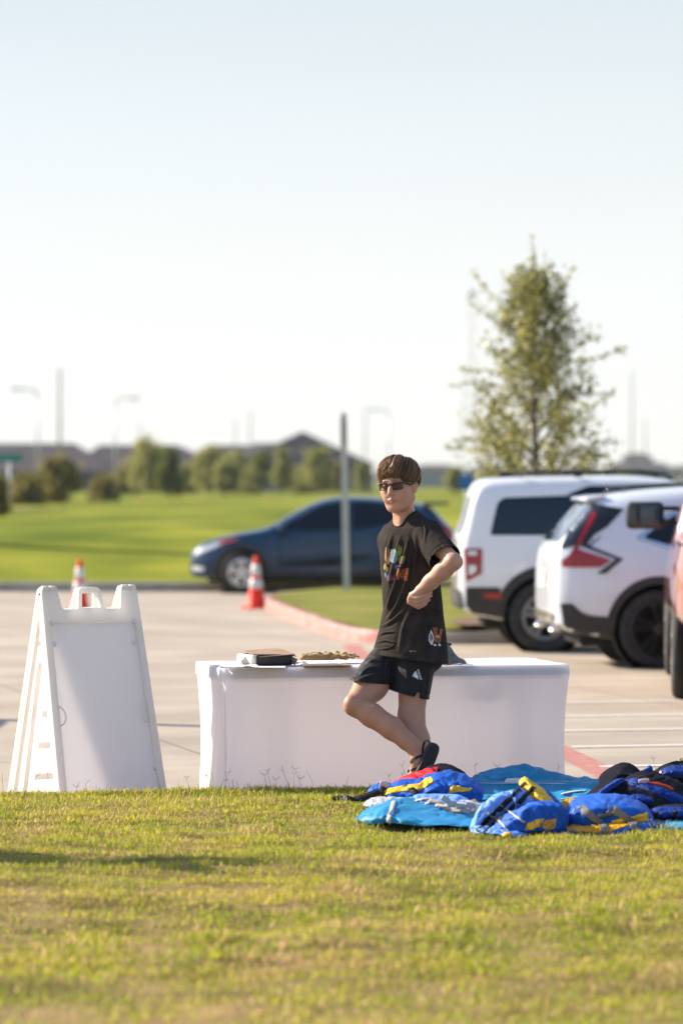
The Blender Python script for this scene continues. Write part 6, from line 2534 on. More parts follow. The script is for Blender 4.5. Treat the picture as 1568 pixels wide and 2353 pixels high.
items = [
    (cr([(1018, 1795), (1045, 1880), (1034, 1945), (1012, 1938), (994, 1905), (1000, 1850)]), WH),
    (cr([(1017, 1815), (1024, 1868), (1016, 1920), (1004, 1900), (1006, 1855)]), INK),
    (cr([(1026, 1840), (1036, 1882), (1028, 1925), (1024, 1880)]), INK),
    (cr([(1036, 1800), (1030, 1778), (1040, 1772), (1046, 1785), (1052, 1768), (1060, 1785), (1068, 1770), (1074, 1778), (1080, 1775), (1078, 1810), (1076, 1840), (1094, 1835), (1100, 1790), (1104, 1780), (1112, 1795), (1120, 1782), (1130, 1800), (1122, 1835), (1112, 1860), (1112, 1900), (1098, 1922), (1060, 1920), (1040, 1905), (1044, 1860)]), OR),
    (blobpoly(1080, 1866, 17, 11, 15, amp=.1), WH), (blobpoly(1082, 1868, 6, 6, 16, amp=.1), INK),
    (cr([(1064, 1892), (1094, 1888), (1090, 1904), (1070, 1906)]), INK),
    (cr([(1042, 1945), (1052, 1930), (1062, 1938), (1072, 1948), (1058, 1952), (1048, 1956)]), WH), (cr([(1084, 1945), (1092, 1928), (1102, 1932), (1114, 1950), (1100, 1954), (1090, 1956)]), WH),
]
decals('hem_print', shirt_o, SHIRT_BVH, items)
items = [(cr([(812 + k * 11, 2000), (820 + k * 11, 2000), (820 + k * 11, 2010), (812 + k * 11, 2010)]), (0.45, 0.40, 0.33) if k < 2 else (0.35, 0.18, 0.08)) for k in range(6)]
decals('hem_tag', shirt_o, SHIRT_BVH, items, step=1.2)


def loop_on(bvh, pts, off=.001):
    return on_front(bvh, pts, off)


# ribbed collar along the neck opening
def rim_loop(V, F, c, rad):
    cnt = {}
    for f in F:
        for i in range(len(f)):
            e = (f[i], f[(i + 1) % len(f)])
            e = (min(e), max(e))
            cnt[e] = cnt.get(e, 0) + 1
    nb = {}
    for (i, j), k in cnt.items():
        if k == 1 and np.linalg.norm(V[i] - c) < rad:
            nb.setdefault(i, []).append(j); nb.setdefault(j, []).append(i)
    best = []
    seen = set()
    for s0 in nb:
        if s0 in seen: continue
        lp = [s0]; seen.add(s0); cur = s0
        while True:
            nx = [k for k in nb.get(cur, []) if k not in seen]
            if not nx: break
            cur = nx[0]; seen.add(cur); lp.append(cur)
        if len(lp) > len(best): best = lp
    return best


lp = rim_loop(SV, SQ, J(930, 1190, 0), .13)
g = SV[lp][::3]
for _ in range(8):
    g = (np.roll(g, 1, 0) + 2 * g + np.roll(g, -1, 0)) / 4
g = np.concatenate([g, g[:2]])
g = tube(g, .0062, 8, False)
mk('collar', (g[0] - np.array(person.location), g[1]), mat('collar_rib', (0.020, 0.018, 0.017), 0.9, base2=(0.028, 0.025, 0.024), scale=60, bump=.2, bscale=900, spec=.1), shirt_o)


def shorts():
    lo = np.array([J(806, 1500)[0] - .03, Y0 - .36, J(900, 1622)[2]]); hi = np.array([J(1020, 1500)[0] + .02, Y0 + .30, J(900, 1478)[2]])
    h = .0038
    S = Solid(lo, hi, h)
    tm = np.stack([TLv, TF, [0, 0, 1.0]], 1)
    S.ell(J(938, 1500, .0), (.175, .135, .11), tm, .0)
    S.ell(J(950, 1510, .0), (.165, .145, .10), tm, .02)
    hips = S.f.copy()
    La, Lb = J(956, 1500, -.055), J(940, 1603, -.105)
    T = Solid(lo, hi, h)
    T.cap(La, Lb + (Lb - La) * .3, .107, .093, 0)
    pa, pb = J(892, 1584, -.1), J(985, 1607, -.1)
    n1 = np.cross(pb - pa, [0, 1.0, 0]); n1 = n1 if n1[2] < 0 else -n1
    n1 = n1 / np.linalg.norm(n1)
    T.plane(pa + n1 * .03, n1)
    U = Solid(lo, hi, h)
    Ra, Rb = J(908, 1502, .055), J(853, 1567, -.085)
    U.cap(Ra, Rb + (Rb - Ra) * .3, .106, .092, 0)
    pc, pd = J(814, 1562, -.1), J(892, 1572, -.1)
    n2 = np.cross(pd - pc, [0, 1.0, 0]); n2 = n2 if n2[2] < 0 else -n2
    n2 = n2 / np.linalg.norm(n2)
    U.plane(pc + n2 * .03, n2)
    # the near leg panel keeps an edge against the far one
    k = .03
    a = hips; b = U.f
    hh = np.maximum(k - np.abs(a - b), 0) / k
    a = np.minimum(a, b) - hh * hh * k * .25
    k = .010
    b = T.f
    hh = np.maximum(k - np.abs(a - b), 0) / k
    S.f = (np.minimum(a, b) - hh * hh * k * .25).astype(np.float32)
    for q in range(6):
        t_ = q / 5
        S.cap(J(961.5 - 5 * t_, 1591 + 17 * t_, -.5), J(961.5 - 5 * t_, 1591 + 17 * t_, -.02), .006 + .012 * t_, .006 + .012 * t_, .002, 'sub')
    S.plane(J(940, 1486), (0, 0, 1))
    V, Q = S.mesh()
    V = relax(V, Q, 4, .5)
    N = vnormals(V, Q)
    V = V + N * (.0020 * vnoise(V * np.array([6, 6, 4]), 81) + .0010 * vnoise(V * np.array([17, 17, 10]), 82))[:, None]
    for pts, w, hgt in (([(826, 1545), (845, 1532), (868, 1528)], .006, .007), ([(822, 1556), (850, 1548), (876, 1540)], .006, .006), ([(840, 1520), (858, 1514), (874, 1519)], .006, .006),
                        ([(893, 1510), (886, 1530), (884, 1550), (891, 1575)], .005, .009), ([(900, 1512), (894, 1535), (893, 1560)], .006, .006),
                        ([(905, 1530), (925, 1545), (940, 1570)], .012, .004), ([(985, 1530), (982, 1565), (978, 1595)], .009, .005), ([(930, 1520), (935, 1555), (930, 1590)], .011, .004)):
        V = fold(V, N, pts, w, hgt)
    for pp_, nn_, cc_ in ((pa, n1, Lb), (pc, n2, Rb)):
        dist = -((V - pp_) @ nn_)
        V = V + N * ((0.0012 * np.exp(-((dist - .006) / .006) ** 2) - .0014 * np.exp(-((dist - .02) / .003) ** 2)) * (np.linalg.norm(V - cc_, axis=1) < .14))[:, None]
    V, Q = bisect(V, Q, J(940, 1487), (0, 0, 1))
    V, Q = bisect(V, Q, pc, n2, Rb, .22, J(893, 1570)[0])
    V, Q = bisect(V, Q, pa, n1, Lb, .125)
    return V, Q


HV, HQ = shorts()
M_short = mat('black_sport_cloth', (0.012, 0.012, 0.014), 0.62, base2=(0.018, 0.018, 0.020), scale=18, spec=0.2, bump=0.06, bscale=600)
shorts_o = mk('shorts', (HV, HQ), M_short, person, world=True)
md = shorts_o.modifiers.new('thickness', 'SOLIDIFY')
md.thickness = 0.0018
md.offset = -1
SHORT_BVH = bvh_of(HV, HQ)


def c2(pts):
    return [(747 + x * .2382, 1460 + y * .2382) for x, y in pts]


# printed mark on the shorts: three slanted bars and a word reading upwards
items = [(c2([(838, 388), (846, 378), (862, 397), (858, 404)]), (.72, .74, .74)),
         (c2([(848, 368), (858, 356), (884, 404), (872, 412), (866, 406)]), (.72, .74, .74)),
         (c2([(862, 349), (873, 343), (897, 420), (888, 422), (876, 408)]), (.72, .74, .74))]
decals('side_mark', shorts_o, SHORT_BVH, items, step=1.5)
TVt, TFt = text_geo('adidas', 34.0)
ang = R(-(90 + 17))
ca, sa = math.cos(ang), math.sin(ang)
pts = []
sc = 104.0 / (TVt[:, 0].max() - TVt[:, 0].min())
for x, y, z in TVt:
    x, y = x * sc, -y * sc
    pts.append((902 + x * ca - y * sa, 377 + x * sa + y * ca))
V = np.array(on_front(SHORT_BVH, c2(pts), .0022)) - np.array(person.location)
mk('side_word', (V, TFt), mat('white_print', (.72, .74, .74), .7), shorts_o, smooth=False)

# ------------------------------------------------------------------ sandals
M_sole = mat('sandal_sole', (0.018, 0.020, 0.022), 0.7, base2=(0.03, 0.032, 0.034), scale=40, bump=.5, bscale=220)
M_webb = mat('black_webbing', (0.012, 0.012, 0.013), 0.75, base2=(0.02, 0.02, 0.021), scale=80)


def sole_geo(heel, toe, nrm, length, width, off):
    L = toe - heel; L /= np.linalg.norm(L)
    N = np.array(nrm, float); N -= L * (N @ L); N /= np.linalg.norm(N)
    Wd_ = np.cross(L, N)
    prof = [(-.03, .0), (-.022, .26), (.0, .36), (.06, .40), (.12, .36), (.17, .42), (.21, .48), (.245, .44), (.268, .30), (.277, .10)]
    k = length / .305
    up = [(a * k, b * width) for a, b in prof]
    poly = up + [(a, -b) for a, b in up[::-1] if b > 0]
    poly = rounded(poly, .012)
    c = heel + N * off
    V, F = plate([poly], .011, .005)
    out = c + V[:, :1] * L + V[:, 1:2] * Wd_ + V[:, 2:3] * N
    return out, F


sa_ = empty('sandal', person.location[:])
sa_.parent = person
sa_.location = (0, 0, 0)
g = sole_geo(LEG['rheel'] + np.array([0.004, 0, .008]), LEG['rtoe'], (.52, -.80, -.3), .285, .104, .040)
so = mk('sole', (g[0] - np.array(person.location), g[1]), M_sole, sa_, auto=40)


def strap(pts, w, name='strap', parent=sa_):
    c = catmull(pts, 18)
    P3 = on_front(BODY_BVH, [tuple(q) for q in c], .0022)
    ups = []
    for q in P3:
        h = BODY_BVH.find_nearest(Vector(q))
        n = h[1]
        ups.append(np.array(n[:]) if n.dot(Vector((0, -1, 0))) > -.2 else np.array((0, -1, 0)))
    P3 = np.array(P3)
    for _ in range(2):
        P3[1:-1] = (P3[:-2] + 2 * P3[1:-1] + P3[2:]) / 4
    r = ribbon(P3 + np.array(ups) * .0012, w, ups, .003, 18)
    return mk(name, (r[0] - np.array(person.location), r[1]), M_webb, parent, smooth=False)


strap([(986, 1706), (978, 1702.5), (972, 1712), (970, 1724), (971, 1735)], .011)
strap([(941.5, 1759), (945, 1748), (954, 1742), (964, 1738), (973, 1733)], .013)
strap([(935, 1772), (944, 1770), (954, 1766), (963, 1765)], .012)
g = rbox(J(938, 1772, -.43), (.010, .006, .016), .003)
mk('buckle', (g[0] - np.array(person.location), g[1]), M_webb, sa_)
sb_ = empty('sandal', (0, 0, 0))
sb_.parent = person
g = sole_geo(LEG['lheel'], LEG['ltoe'], (0, 0, -1), .27, .095, .036)
mk('sole', (g[0] - np.array(person.location), g[1]), M_sole, sb_, auto=40)

# ------------------------------------------------------------------ sunglasses
M_frame = mat('black_frame', (0.010, 0.010, 0.011), 0.25, spec=.6, coat=.4)
M_lens = mat('brown_lens', (0.075, 0.034, 0.014), 0.22, spec=.05, alpha=.70)
gl = empty('sunglasses', (0, 0, 0))
gl.parent = person


def hl(V):
    V = np.asarray(V, float)
    return HO + V[:, :1] * HL + V[:, 1:2] * HF + V[:, 2:3] * HU - np.array(person.location)


def rim_f(a):
    return .1035 - 3.2 * a * a


parts = []
for s in (-1, 1):
    poly = rounded([(s * .0075, .0135), (s * .0645, .0165), (s * .0625, -.0165), (s * .013, -.0185)], .008, 5)
    loop = [(x, rim_f(x), z - .0015) for x, z in poly]
    loop = loop + loop[:2]
    parts.append(tube(hl(loop), .0027, 8, False))
    p, f = tri_fill(poly, .006)
    mk('lens', (hl([(x, rim_f(x) - .0005, z - .0015) for x, z in p]), f), M_lens, gl)
parts.append(tube(hl(catmull([(-.0095, rim_f(.009), .008), (0, rim_f(0) + .002, .0095), (.0095, rim_f(.009), .008)], 8)), .0034, 8))
for s in (-1, 1):
    r = ribbon(hl(catmull([(s * .0635, rim_f(.064), .0105), (s * .073, .081, .0115), (s * .0815, .050, .0115), (s * .0855, .01, .0105), (s * .0875, -.022, .008), (s * .086, -.045, -.012)], 14)), .0085, HL * s, .004, 24)
    parts.append(r)
mk('frame', parts, M_frame, gl)

# ------------------------------------------------------------------ hair
def hair():
    r = np.random.default_rng(99)
    C0 = np.array([0, -.016, .043]); RD = np.array([.0815, .1045, .0840])
    crown = np.array([.10, -.42, .90]); crown /= np.linalg.norm(crown)
    n = 5200
    Vs, Fs, Cs = [], [], []
    m = 9
    nc = 120                                          # locks of hair
    cpsi = r.uniform(-PI, PI, nc)
    cpsi[:46] = r.uniform(-1.15, 1.15, 46)
    cu = np.interp(cpsi, [-PI, -2.3, -1.9, -1.5, -1.1, -.8, -.45, 0, .4, .75, 1.0, 1.3, 1.65, 1.95, 2.3, PI], [-.080, -.062, -.02, .010, .004, .018, .046, .056, .050, .030, .012, .024, .022, -.022, -.064, -.080]) + r.normal(0, .0075, nc)
    clift = r.uniform(-.004, .009, nc)
    csw = r.normal(0, .22, nc)
    ctone = np.clip(r.normal(.42, .10, nc), 0, 1)
    lock = r.integers(0, nc, n)
    psi = cpsi[lock] + r.normal(0, .075, n)
    uend = cu[lock] + r.normal(0, .004, n)
    stray = r.uniform(0, 1, n) < .09
    uend = uend + stray * r.uniform(-.022, .016, n)
    psi = psi + stray * r.normal(0, .12, n)
    # fringe parts and sweeps
    sweep = 0.22 * np.sin(psi * 2.0 + .6)
    ze = (uend - C0[2]) / RD[2]
    ze = np.clip(ze, -.95, .8)
    he = np.sqrt(1 - ze ** 2)
    end = np.stack([np.sin(psi) * he, np.cos(psi) * he, ze], 1)
    for i in range(n):
        s0 = r.uniform(0.0, .62)
        if r.random() < .25: s0 = r.uniform(0, .15)
        t = np.linspace(s0, 1, m)
        e = end[i]
        om = math.acos(np.clip(crown @ e, -1, 1))
        d = (np.sin((1 - t) * om)[:, None] * crown + np.sin(t * om)[:, None] * e) / math.sin(om)
        # swirl round the crown
        sw = (sweep[i] + csw[lock[i]]) * np.sin(PI * t * .85) + r.normal(0, .06) * np.sin(PI * t * .8)
        side = np.cross(d, crown)
        d = d + side * sw[:, None] * .5
        d /= np.linalg.norm(d, axis=1)[:, None]
        lift0 = max(.0005, r.uniform(.001, .012) + clift[lock[i]])
        tt = (t - s0) / (1 - s0)
        lift = lift0 * (0.5 + 1.1 * np.sin(PI * np.clip(tt * .8 + .05, 0, 1))) + .004
        front = max(0.0, math.cos(psi[i]))
        lift = lift + front * .006 * np.sin(PI * np.clip(t * .9, 0, 1)) + .0025 * vnoise(d * 2.6, 5)
        lift[-3:] += np.array([.2, .5, 1.0]) * (abs(r.normal(.004, .009)) if stray[i] else r.normal(.001, .004))
        lift = lift + .004 * np.clip(vnoise(d * 3.4, 15), 0, 1) * np.clip(d[:, 1] * 1.5 + .2, 0, 1) * np.sin(PI * t)
        lift = lift * (1 - (.72 - .35 * front) * t ** 3) - .004 * (1 - front) * t ** 3
        pos = C0 + d * (RD + lift[:, None])
        w = (r.uniform(.0010, .0022) if stray[i] else r.uniform(.0016, .0042)) * np.array([.5, .9, 1, 1, 1, .95, .8, .55, .12])
        dirv = np.gradient(pos, axis=0)
        sd = np.cross(dirv, d)
        sd /= np.linalg.norm(sd, axis=1)[:, None] + 1e-9
        tw = r.uniform(-.6, .6)
        sd = sd * math.cos(tw) + d * math.sin(tw)
        Vs.append(np.stack([pos - sd * w[:, None] / 2, pos + sd * w[:, None] / 2], 1).reshape(-1, 3))
        k = i * m * 2
        Fs.append(np.array([[k + 2 * j, k + 2 * j + 1, k + 2 * j + 3, k + 2 * j + 2] for j in range(m - 1)]))
        tone = np.clip(ctone[lock[i]] + r.normal(0, .16), 0, 1)
        c = np.array([.060, .034, .018]) * (1 - tone) + np.array([.44, .255, .12]) * tone
        Cs.append(np.repeat(c[None], m * 2, 0))
    # loose curls over the forehead and flyaway strands along the sunny side
    k0 = n * m * 2
    for i in range(190):
        curl = i < 110
        if curl:
            c = np.array([r.normal(-.012, .018), .088 + r.normal(0, .006), r.uniform(.066, .122)])
            c[1] = .016 + .092 * math.sqrt(max(.05, 1 - ((c[2] - .043) / .105) ** 2)) + r.uniform(-.002, .008)
            rad = r.uniform(.005, .013); a0 = r.uniform(0, 6.28); sp = r.uniform(1.6, 3.4)
            ax1 = np.array([1, 0, r.normal(0, .4)]); ax2 = np.array([r.normal(0, .3), -.35, .9])
            q = np.linspace(0, sp, m) + a0
            pos = c + rad * (np.cos(q)[:, None] * ax1 + np.sin(q)[:, None] * ax2)
            w = r.uniform(.0012, .0026)
        else:
            e = end[r.integers(0, n)]
            if e[0] > .3: e = e * np.array([-1, 1, 1])
            b0 = C0 + e * (RD + .008) + np.array([0, 0, r.uniform(0, .04)])
            dd = e * .5 + np.array([r.normal(-.3, .5), r.normal(0, .4), -.7])
            dd /= np.linalg.norm(dd)
            L_ = r.uniform(.015, .032)
            q = np.linspace(0, 1, m)[:, None]
            pos = b0 + dd * L_ * q + np.array([0, 0, -.01]) * q ** 2
            w = r.uniform(.0008, .0016)
        w = w * np.array([.6, 1, 1, 1, 1, .9, .8, .6, .2])
        dirv = np.gradient(pos, axis=0)
        sd = np.cross(dirv, r.normal(0, 1, 3)); sd /= np.linalg.norm(sd, axis=1)[:, None] + 1e-9
        Vs.append(np.stack([pos - sd * w[:, None] / 2, pos + sd * w[:, None] / 2], 1).reshape(-1, 3))
        k = k0 + i * m * 2
        Fs.append(np.array([[k + 2 * j, k + 2 * j + 1, k + 2 * j + 3, k + 2 * j + 2] for j in range(m - 1)]))
        t_ = r.uniform(.3, 1.0)
        Cs.append(np.repeat((np.array([.07, .04, .02]) * (1 - t_) + np.array([.44, .25, .12]) * t_)[None], m * 2, 0))
    return np.concatenate(Vs), np.concatenate(Fs), np.concatenate(Cs)


def hair_cap():
    lo = HO - .16; hi = HO + .17
    S = Solid(lo, hi, .004)
    S.ell(H(0, -.016, .043), (.0855, .1085, .092), HM, 0)
    S.ell(H(0, .10, -.035), (.085, .085, .075), HM, .01, 'sub')
    S.plane(H(0, 0, -.06), -HU)
    S.cap(H(-.2, .03, -.06), H(.2, .03, -.06), .062, .062, .01, 'sub')
    V, Q = S.mesh()
    return relax(V, Q, 3), Q


M_hair = mat('brown_hair', (0.1, 0.06, 0.03), 0.42, attr='col', spec=.5, transl=.38)
hv, hf, hc = hair()
cv, cq = hair_cap()
V1 = hl(hv)
V2 = cv - np.array(person.location)
ho = mk('hair', [(V1, hf), (V2, cq)], M_hair, person)
fcol(ho, np.concatenate([hc, np.repeat(np.array([[.035, .020, .012]]), len(V2), 0)]))  # dark cap colour stands for the shade between the locks
# ------------------------------------------------------------------ heap of life vests and sheets on the lawn
GZ = 0.145


def gY(row):
    """distance at which a row meets the lawn"""
    return (EYE - GZ) * FPX / (row - HOR)


def nylon(name, c, rough=.66, v=.12, sheen=.0, **k):
    return mat(name, c, rough, base2=tuple(x * (1 + 2 * v) for x in c), scale=9, detail=5, spec=.22, sheen=sheen, bump=.18, bscale=70, **k)


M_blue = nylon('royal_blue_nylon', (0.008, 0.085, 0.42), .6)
M_blue2 = nylon('pale_sunlit_blue_nylon', (0.13, 0.29, 0.74), .5)  # lighter version of the blue, sunlight on the nylon put into the colour
M_navy = mat('navy_nylon', (0.003, 0.004, 0.011), .85, base2=(0.006, 0.008, 0.018), scale=9, spec=.12, bump=.2, bscale=70)
M_navyblue = nylon('deep_blue_nylon', (0.005, 0.030, 0.20), .6)
M_yel = nylon('yellow_nylon', (0.70, 0.42, 0.02), .5)
M_ochre = nylon('ochre_nylon', (0.55, 0.28, 0.012), .5)
M_redn = nylon('red_nylon', (0.55, 0.022, 0.030), .45)
M_teal = nylon('teal_sheet', (0.008, 0.19, 0.36), .5)
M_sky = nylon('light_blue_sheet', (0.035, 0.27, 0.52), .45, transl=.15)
M_greyw = nylon('grey_white_sheet', (0.42, 0.44, 0.46), .4)
M_strap = nylon('black_strap', (0.012, 0.011, 0.011), .7, sheen=0)
M_gstrap = nylon('grey_strap', (0.16, 0.155, 0.15), .65, sheen=0)
M_tan = nylon('beige_strap', (0.42, 0.36, 0.29), .65, sheen=0)
M_orn = nylon('orange_cord', (0.75, 0.09, 0.025), .5, sheen=0)
M_buck = mat('pale_buckle', (0.62, 0.42, 0.38), .4, base2=(0.7, 0.5, 0.46), scale=20)
M_gbuck = mat('grey_buckle', (0.40, 0.37, 0.34), .4)


def pad_geo(keys, side, sq=3.8, n=44, mm=40, wr=.005, seams=(), seed=1, twist=0.0):
    """soft pad swept along (column, row, distance, width, thickness)"""
    pts = np.array([tuple(P(k[0], k[1], k[2])) for k in keys])
    m = mm
    dat = np.concatenate([pts, np.array([[k[3], k[4]] for k in keys])], 1)
    c = catmull(dat, n)
    side = np.array(side, float)
    V = []
    for i in range(n):
        t = i / (n - 1)
        d = c[min(i + 1, n - 1), :3] - c[max(i - 1, 0), :3]
        d /= np.linalg.norm(d) + 1e-12
        s = side - d * (side @ d); s /= np.linalg.norm(s)
        u = np.cross(s, d)
        if u[2] < 0: u = -u
        e = max(0.0, 1 - abs(2 * t - 1) ** 13) ** .5
        e = max(e, .06)
        dent = 1.0
        for sp in seams:
            dent -= .38 * math.exp(-((t - sp) / .022) ** 2)
        for k in range(m):
            a = 2 * PI * k / m
            x = math.copysign(abs(math.cos(a)) ** (2 / sq), math.cos(a)) * c[i, 3] / 2 * (0.35 + 0.65 * e)
            y = math.copysign(abs(math.sin(a)) ** (2 / sq), math.sin(a)) * c[i, 4] * .86 / 2 * e * dent
            V.append(c[i, :3] + s * x + u * y)
    V = np.array(V)
    F = []
    for i in range(n - 1):
        for k in range(m):
            k2 = (k + 1) % m
            F.append((i * m + k, i * m + k2, (i + 1) * m + k2, (i + 1) * m + k))
    F.append(tuple(range(m - 1, -1, -1)))
    F.append(tuple(range((n - 1) * m, n * m)))
    ctr = np.repeat(c[:, :3], m, 0)
    o = V - ctr
    o /= np.linalg.norm(o, axis=1)[:, None] + 1e-9
    w = vnoise(V * np.array([5, 5, 9]), seed) * .9
    for q_, f_ in ((1, (9, 6, 13)), (2, (15, 9, 19)), (3, (24, 15, 30))):
        nn_ = vnoise(V * np.array(f_), seed + q_)
        w = w - (1.5 / q_ ** .5) * np.exp(-(nn_ / .13) ** 2) + .35 * np.abs(nn_)
    V = V + o * (w * wr * .8)[:, None]
    V[:, 2] = np.maximum(V[:, 2], GZ + .004 + .004 * np.sin(V[:, 0] * 31))
    return V, F


class Heap:
    """one soft thing: keeps the surfaces so that straps can be laid over them"""
    def __init__(self, name, col, row, Y, label, cat, group=None):
        p = P(col, row, Y)
        self.root = empty(name, (p.x, Y, GZ), label, cat, group)
        self.V, self.F, self.o = [], [], 0

    def add(self, name, g, m, keep=True):
        if keep:
            self.V.append(np.asarray(g[0])); self.F += [tuple(int(i) + self.o for i in f) for f in g[1]]; self.o += len(g[0])
        return mk(name, g, m, self.root, world=True)

    def pad(self, name, m, keys, side=(0, 1, .1), **k):
        return self.add(name, pad_geo(keys, side, **k), m)

    def bvh(self):
        return bvh_of(np.concatenate(self.V), self.F)

    def strap(self, name, m, pts, w, lift=.0042, n=36, th=.002):
        b = self.bvh()
        c = catmull(pts, n)
        ps, us = [], []
        for px, py in c:
            o = Vector((0, 0, EYE)); d = (P(px, py, 18) - o).normalized()
            h = b.ray_cast(o, d)
            if h[0] is None:
                q = b.find_nearest(P(px, py, float(self.root.location.y)))
                h = q
            nn = h[1] if h[1].dot(d) < 0 else -h[1]
            ps.append(np.array(h[0][:]) + np.array(nn[:]) * lift); us.append(np.array(nn[:]))
        ps, us = np.array(ps), np.array(us)
        for _ in range(2):
            ps[1:-1] = (ps[:-2] + 2 * ps[1:-1] + ps[2:]) / 4
            us[1:-1] = (us[:-2] + us[1:-1] + us[2:]) / 3
        return mk(name, ribbon(ps, w, us, th, n), m, self.root, world=True)

    def patch(self, name, m, poly, lift=.003, th=.002):
        """flat piece of cloth sewn on: a polygon in columns and rows laid on the surface"""
        b = self.bvh()
        p, f = tri_fill(rounded(poly, 2.5, 3), 4.0)
        out = []
        for px, py in p:
            o = Vector((0, 0, EYE)); d = (P(px, py, 18) - o).normalized()
            h = b.ray_cast(o, d)
            if h[0] is None:
                h = b.find_nearest(P(px, py, float(self.root.location.y)))
            nn = h[1] if h[1].dot(d) < 0 else -h[1]
            out.append(np.array(h[0][:]) + np.array(nn[:]) * lift)
        o = mk(name, (np.array(out), f), m, self.root, world=True)
        md = o.modifiers.new('thickness', 'SOLIDIFY'); md.thickness = th; md.offset = 0
        return o

    def free(self, name, m, pts, w, up=(0, -.5, 1), n=24, th=.0028):
        """strap through free points (column, row, distance)"""
        return mk(name, ribbon([tuple(P(*q)) for q in pts], w, up, th, n), m, self.root, world=True)

    def cord(self, name, m, pts, r):
        return mk(name, tube(catmull([tuple(P(*q)) for q in pts], 24), r, 8), m, self.root, world=True)

    def buckle(self, col, row, Y, s=(.04, .014, .03), m=None, rz=0.0, name='buckle'):
        rot = np.array(Matrix.Rotation(rz, 3, 'Y'))
        c = np.array(P(col, row, Y)[:])
        g = [rbox(c, s, .004, rot), rbox(c + np.array([s[0] * .55, 0, 0]) @ rot.T, (s[0] * .35, s[1] * 1.2, s[2] * .7), .003, rot)]
        return mk(name, g, m or M_buck, self.root, world=True)


def sheet(H_, name, m, corners, hgt, nu=70, nv=46, th=.003, seed=5):
    """crumpled sheet between four ground positions (column, row) given as front-left, front-right, back-right, back-left"""
    c = [np.array([(q[0] - 784) / FPX * gY(q[1]), gY(q[1])]) for q in corners]
    V = []
    for i in range(nu):
        u = i / (nu - 1)
        for j in range(nv):
            v = j / (nv - 1)
            p = (c[0] * (1 - u) + c[1] * u) * (1 - v) + (c[3] * (1 - u) + c[2] * u) * v
            wob = .03 * math.sin(u * 9 + seed) * (1 - abs(2 * v - 1)) + .025 * math.sin(u * 17 + seed * 2) * (v < .1)
            V.append((p[0] + .02 * math.sin(v * 8 + seed), p[1] + wob, hgt(u, v)))
    V = np.array(V)
    q = np.stack([V[:, 0], V[:, 1] * .6, 0 * V[:, 0]], 1)
    V[:, 2] += GZ + .012 + .010 * np.abs(vnoise(q * 4, seed)) + .006 * vnoise(q * 11, seed + 1) + .004 * np.abs(vnoise(q * 23, seed + 2))
    i = np.arange(nu - 1)[:, None] * nv + np.arange(nv - 1)[None]
    F = np.stack([i, i + nv, i + nv + 1, i + 1], -1).reshape(-1, 4)
    o = H_.add(name, (V, F), m)
    md = o.modifiers.new('thickness', 'SOLIDIFY'); md.thickness = th
    return o


bump1 = lambda x, c, w: math.exp(-((x - c) / w) ** 2)
GP = 'life vests heaped on the lawn'

# --- big teal sheet
T = Heap('tarp', 1230, 1830, 18.6, 'teal blue sheet with white seams spread under the life vests', 'sheet')
sheet(T, 'cloth', M_teal, [(1080, 1868), (1400, 1868), (1420, 1806), (1070, 1802)],
      lambda u, v: .095 * bump1(v, .93, .07) * (bump1(u, .40, .22) + .35 * bump1(u, .8, .2)) + .055 * bump1(v, .62, .07) + .05 * bump1(v, .34, .08) * (.5 + .5 * u) + .03 * bump1(v, .05, .08), seed=4)
T.strap('seam', M_greyw, [(1085, 1842), (1130, 1838), (1180, 1835)], .016)
T.strap('seam', M_greyw, [(1088, 1860), (1110, 1872), (1120, 1880)], .014)
T.patch('seam', M_greyw, [(1158, 1801), (1164, 1789), (1200, 1789), (1212, 1797), (1190, 1802)], .006)
T.strap('seam', M_greyw, [(1240, 1846), (1300, 1836), (1350, 1830)], .008)
T.strap('seam', M_greyw, [(1090, 1800), (1140, 1802), (1220, 1801), (1300, 1803)], .006)
T.strap('seam', M_greyw, [(1290, 1826), (1320, 1820), (1345, 1818)], .018)
# raised bright fold along the back
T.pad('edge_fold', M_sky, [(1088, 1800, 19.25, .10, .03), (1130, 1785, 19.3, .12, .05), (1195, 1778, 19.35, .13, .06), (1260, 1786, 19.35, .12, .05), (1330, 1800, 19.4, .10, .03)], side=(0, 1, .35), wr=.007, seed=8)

# --- light blue bag at the near corner
B = Heap('dry_bag', 960, 1880, 17.6, 'crumpled light blue bag with grey top lying on the grass in front of the heap', 'bag')
B.pad('cloth', M_sky, [(822, 1880, 17.62, .22, .03), (850, 1874, 17.6, .40, .07), (905, 1868, 17.55, .56, .12), (960, 1874, 17.5, .58, .11), (1020, 1884, 17.42, .54, .08), (1088, 1892, 17.36, .44, .06), (1112, 1896, 17.36, .28, .03)], side=(0, 1, .05), wr=.012, seed=12, sq=2.6, n=60, mm=44)
B.pad('top_panel', M_greyw, [(836, 1862, 17.95, .10, .05), (856, 1852, 17.95, .18, .06), (900, 1847, 17.95, .16, .05), (950, 1850, 17.9, .1, .03)], side=(0, 1, .2), wr=.006, seed=13, sq=2.4)
B.pad('top_panel', M_greyw, [(985, 1872, 17.62, .14, .05), (1030, 1866, 17.6, .24, .09), (1075, 1864, 17.6, .26, .10), (1112, 1878, 17.55, .2, .06)], side=(0, 1, .1), wr=.007, seed=15, sq=2.4)
B.strap('seam', M_greyw, [(905, 1842), (900, 1860), (894, 1878), (893, 1890)], .022)

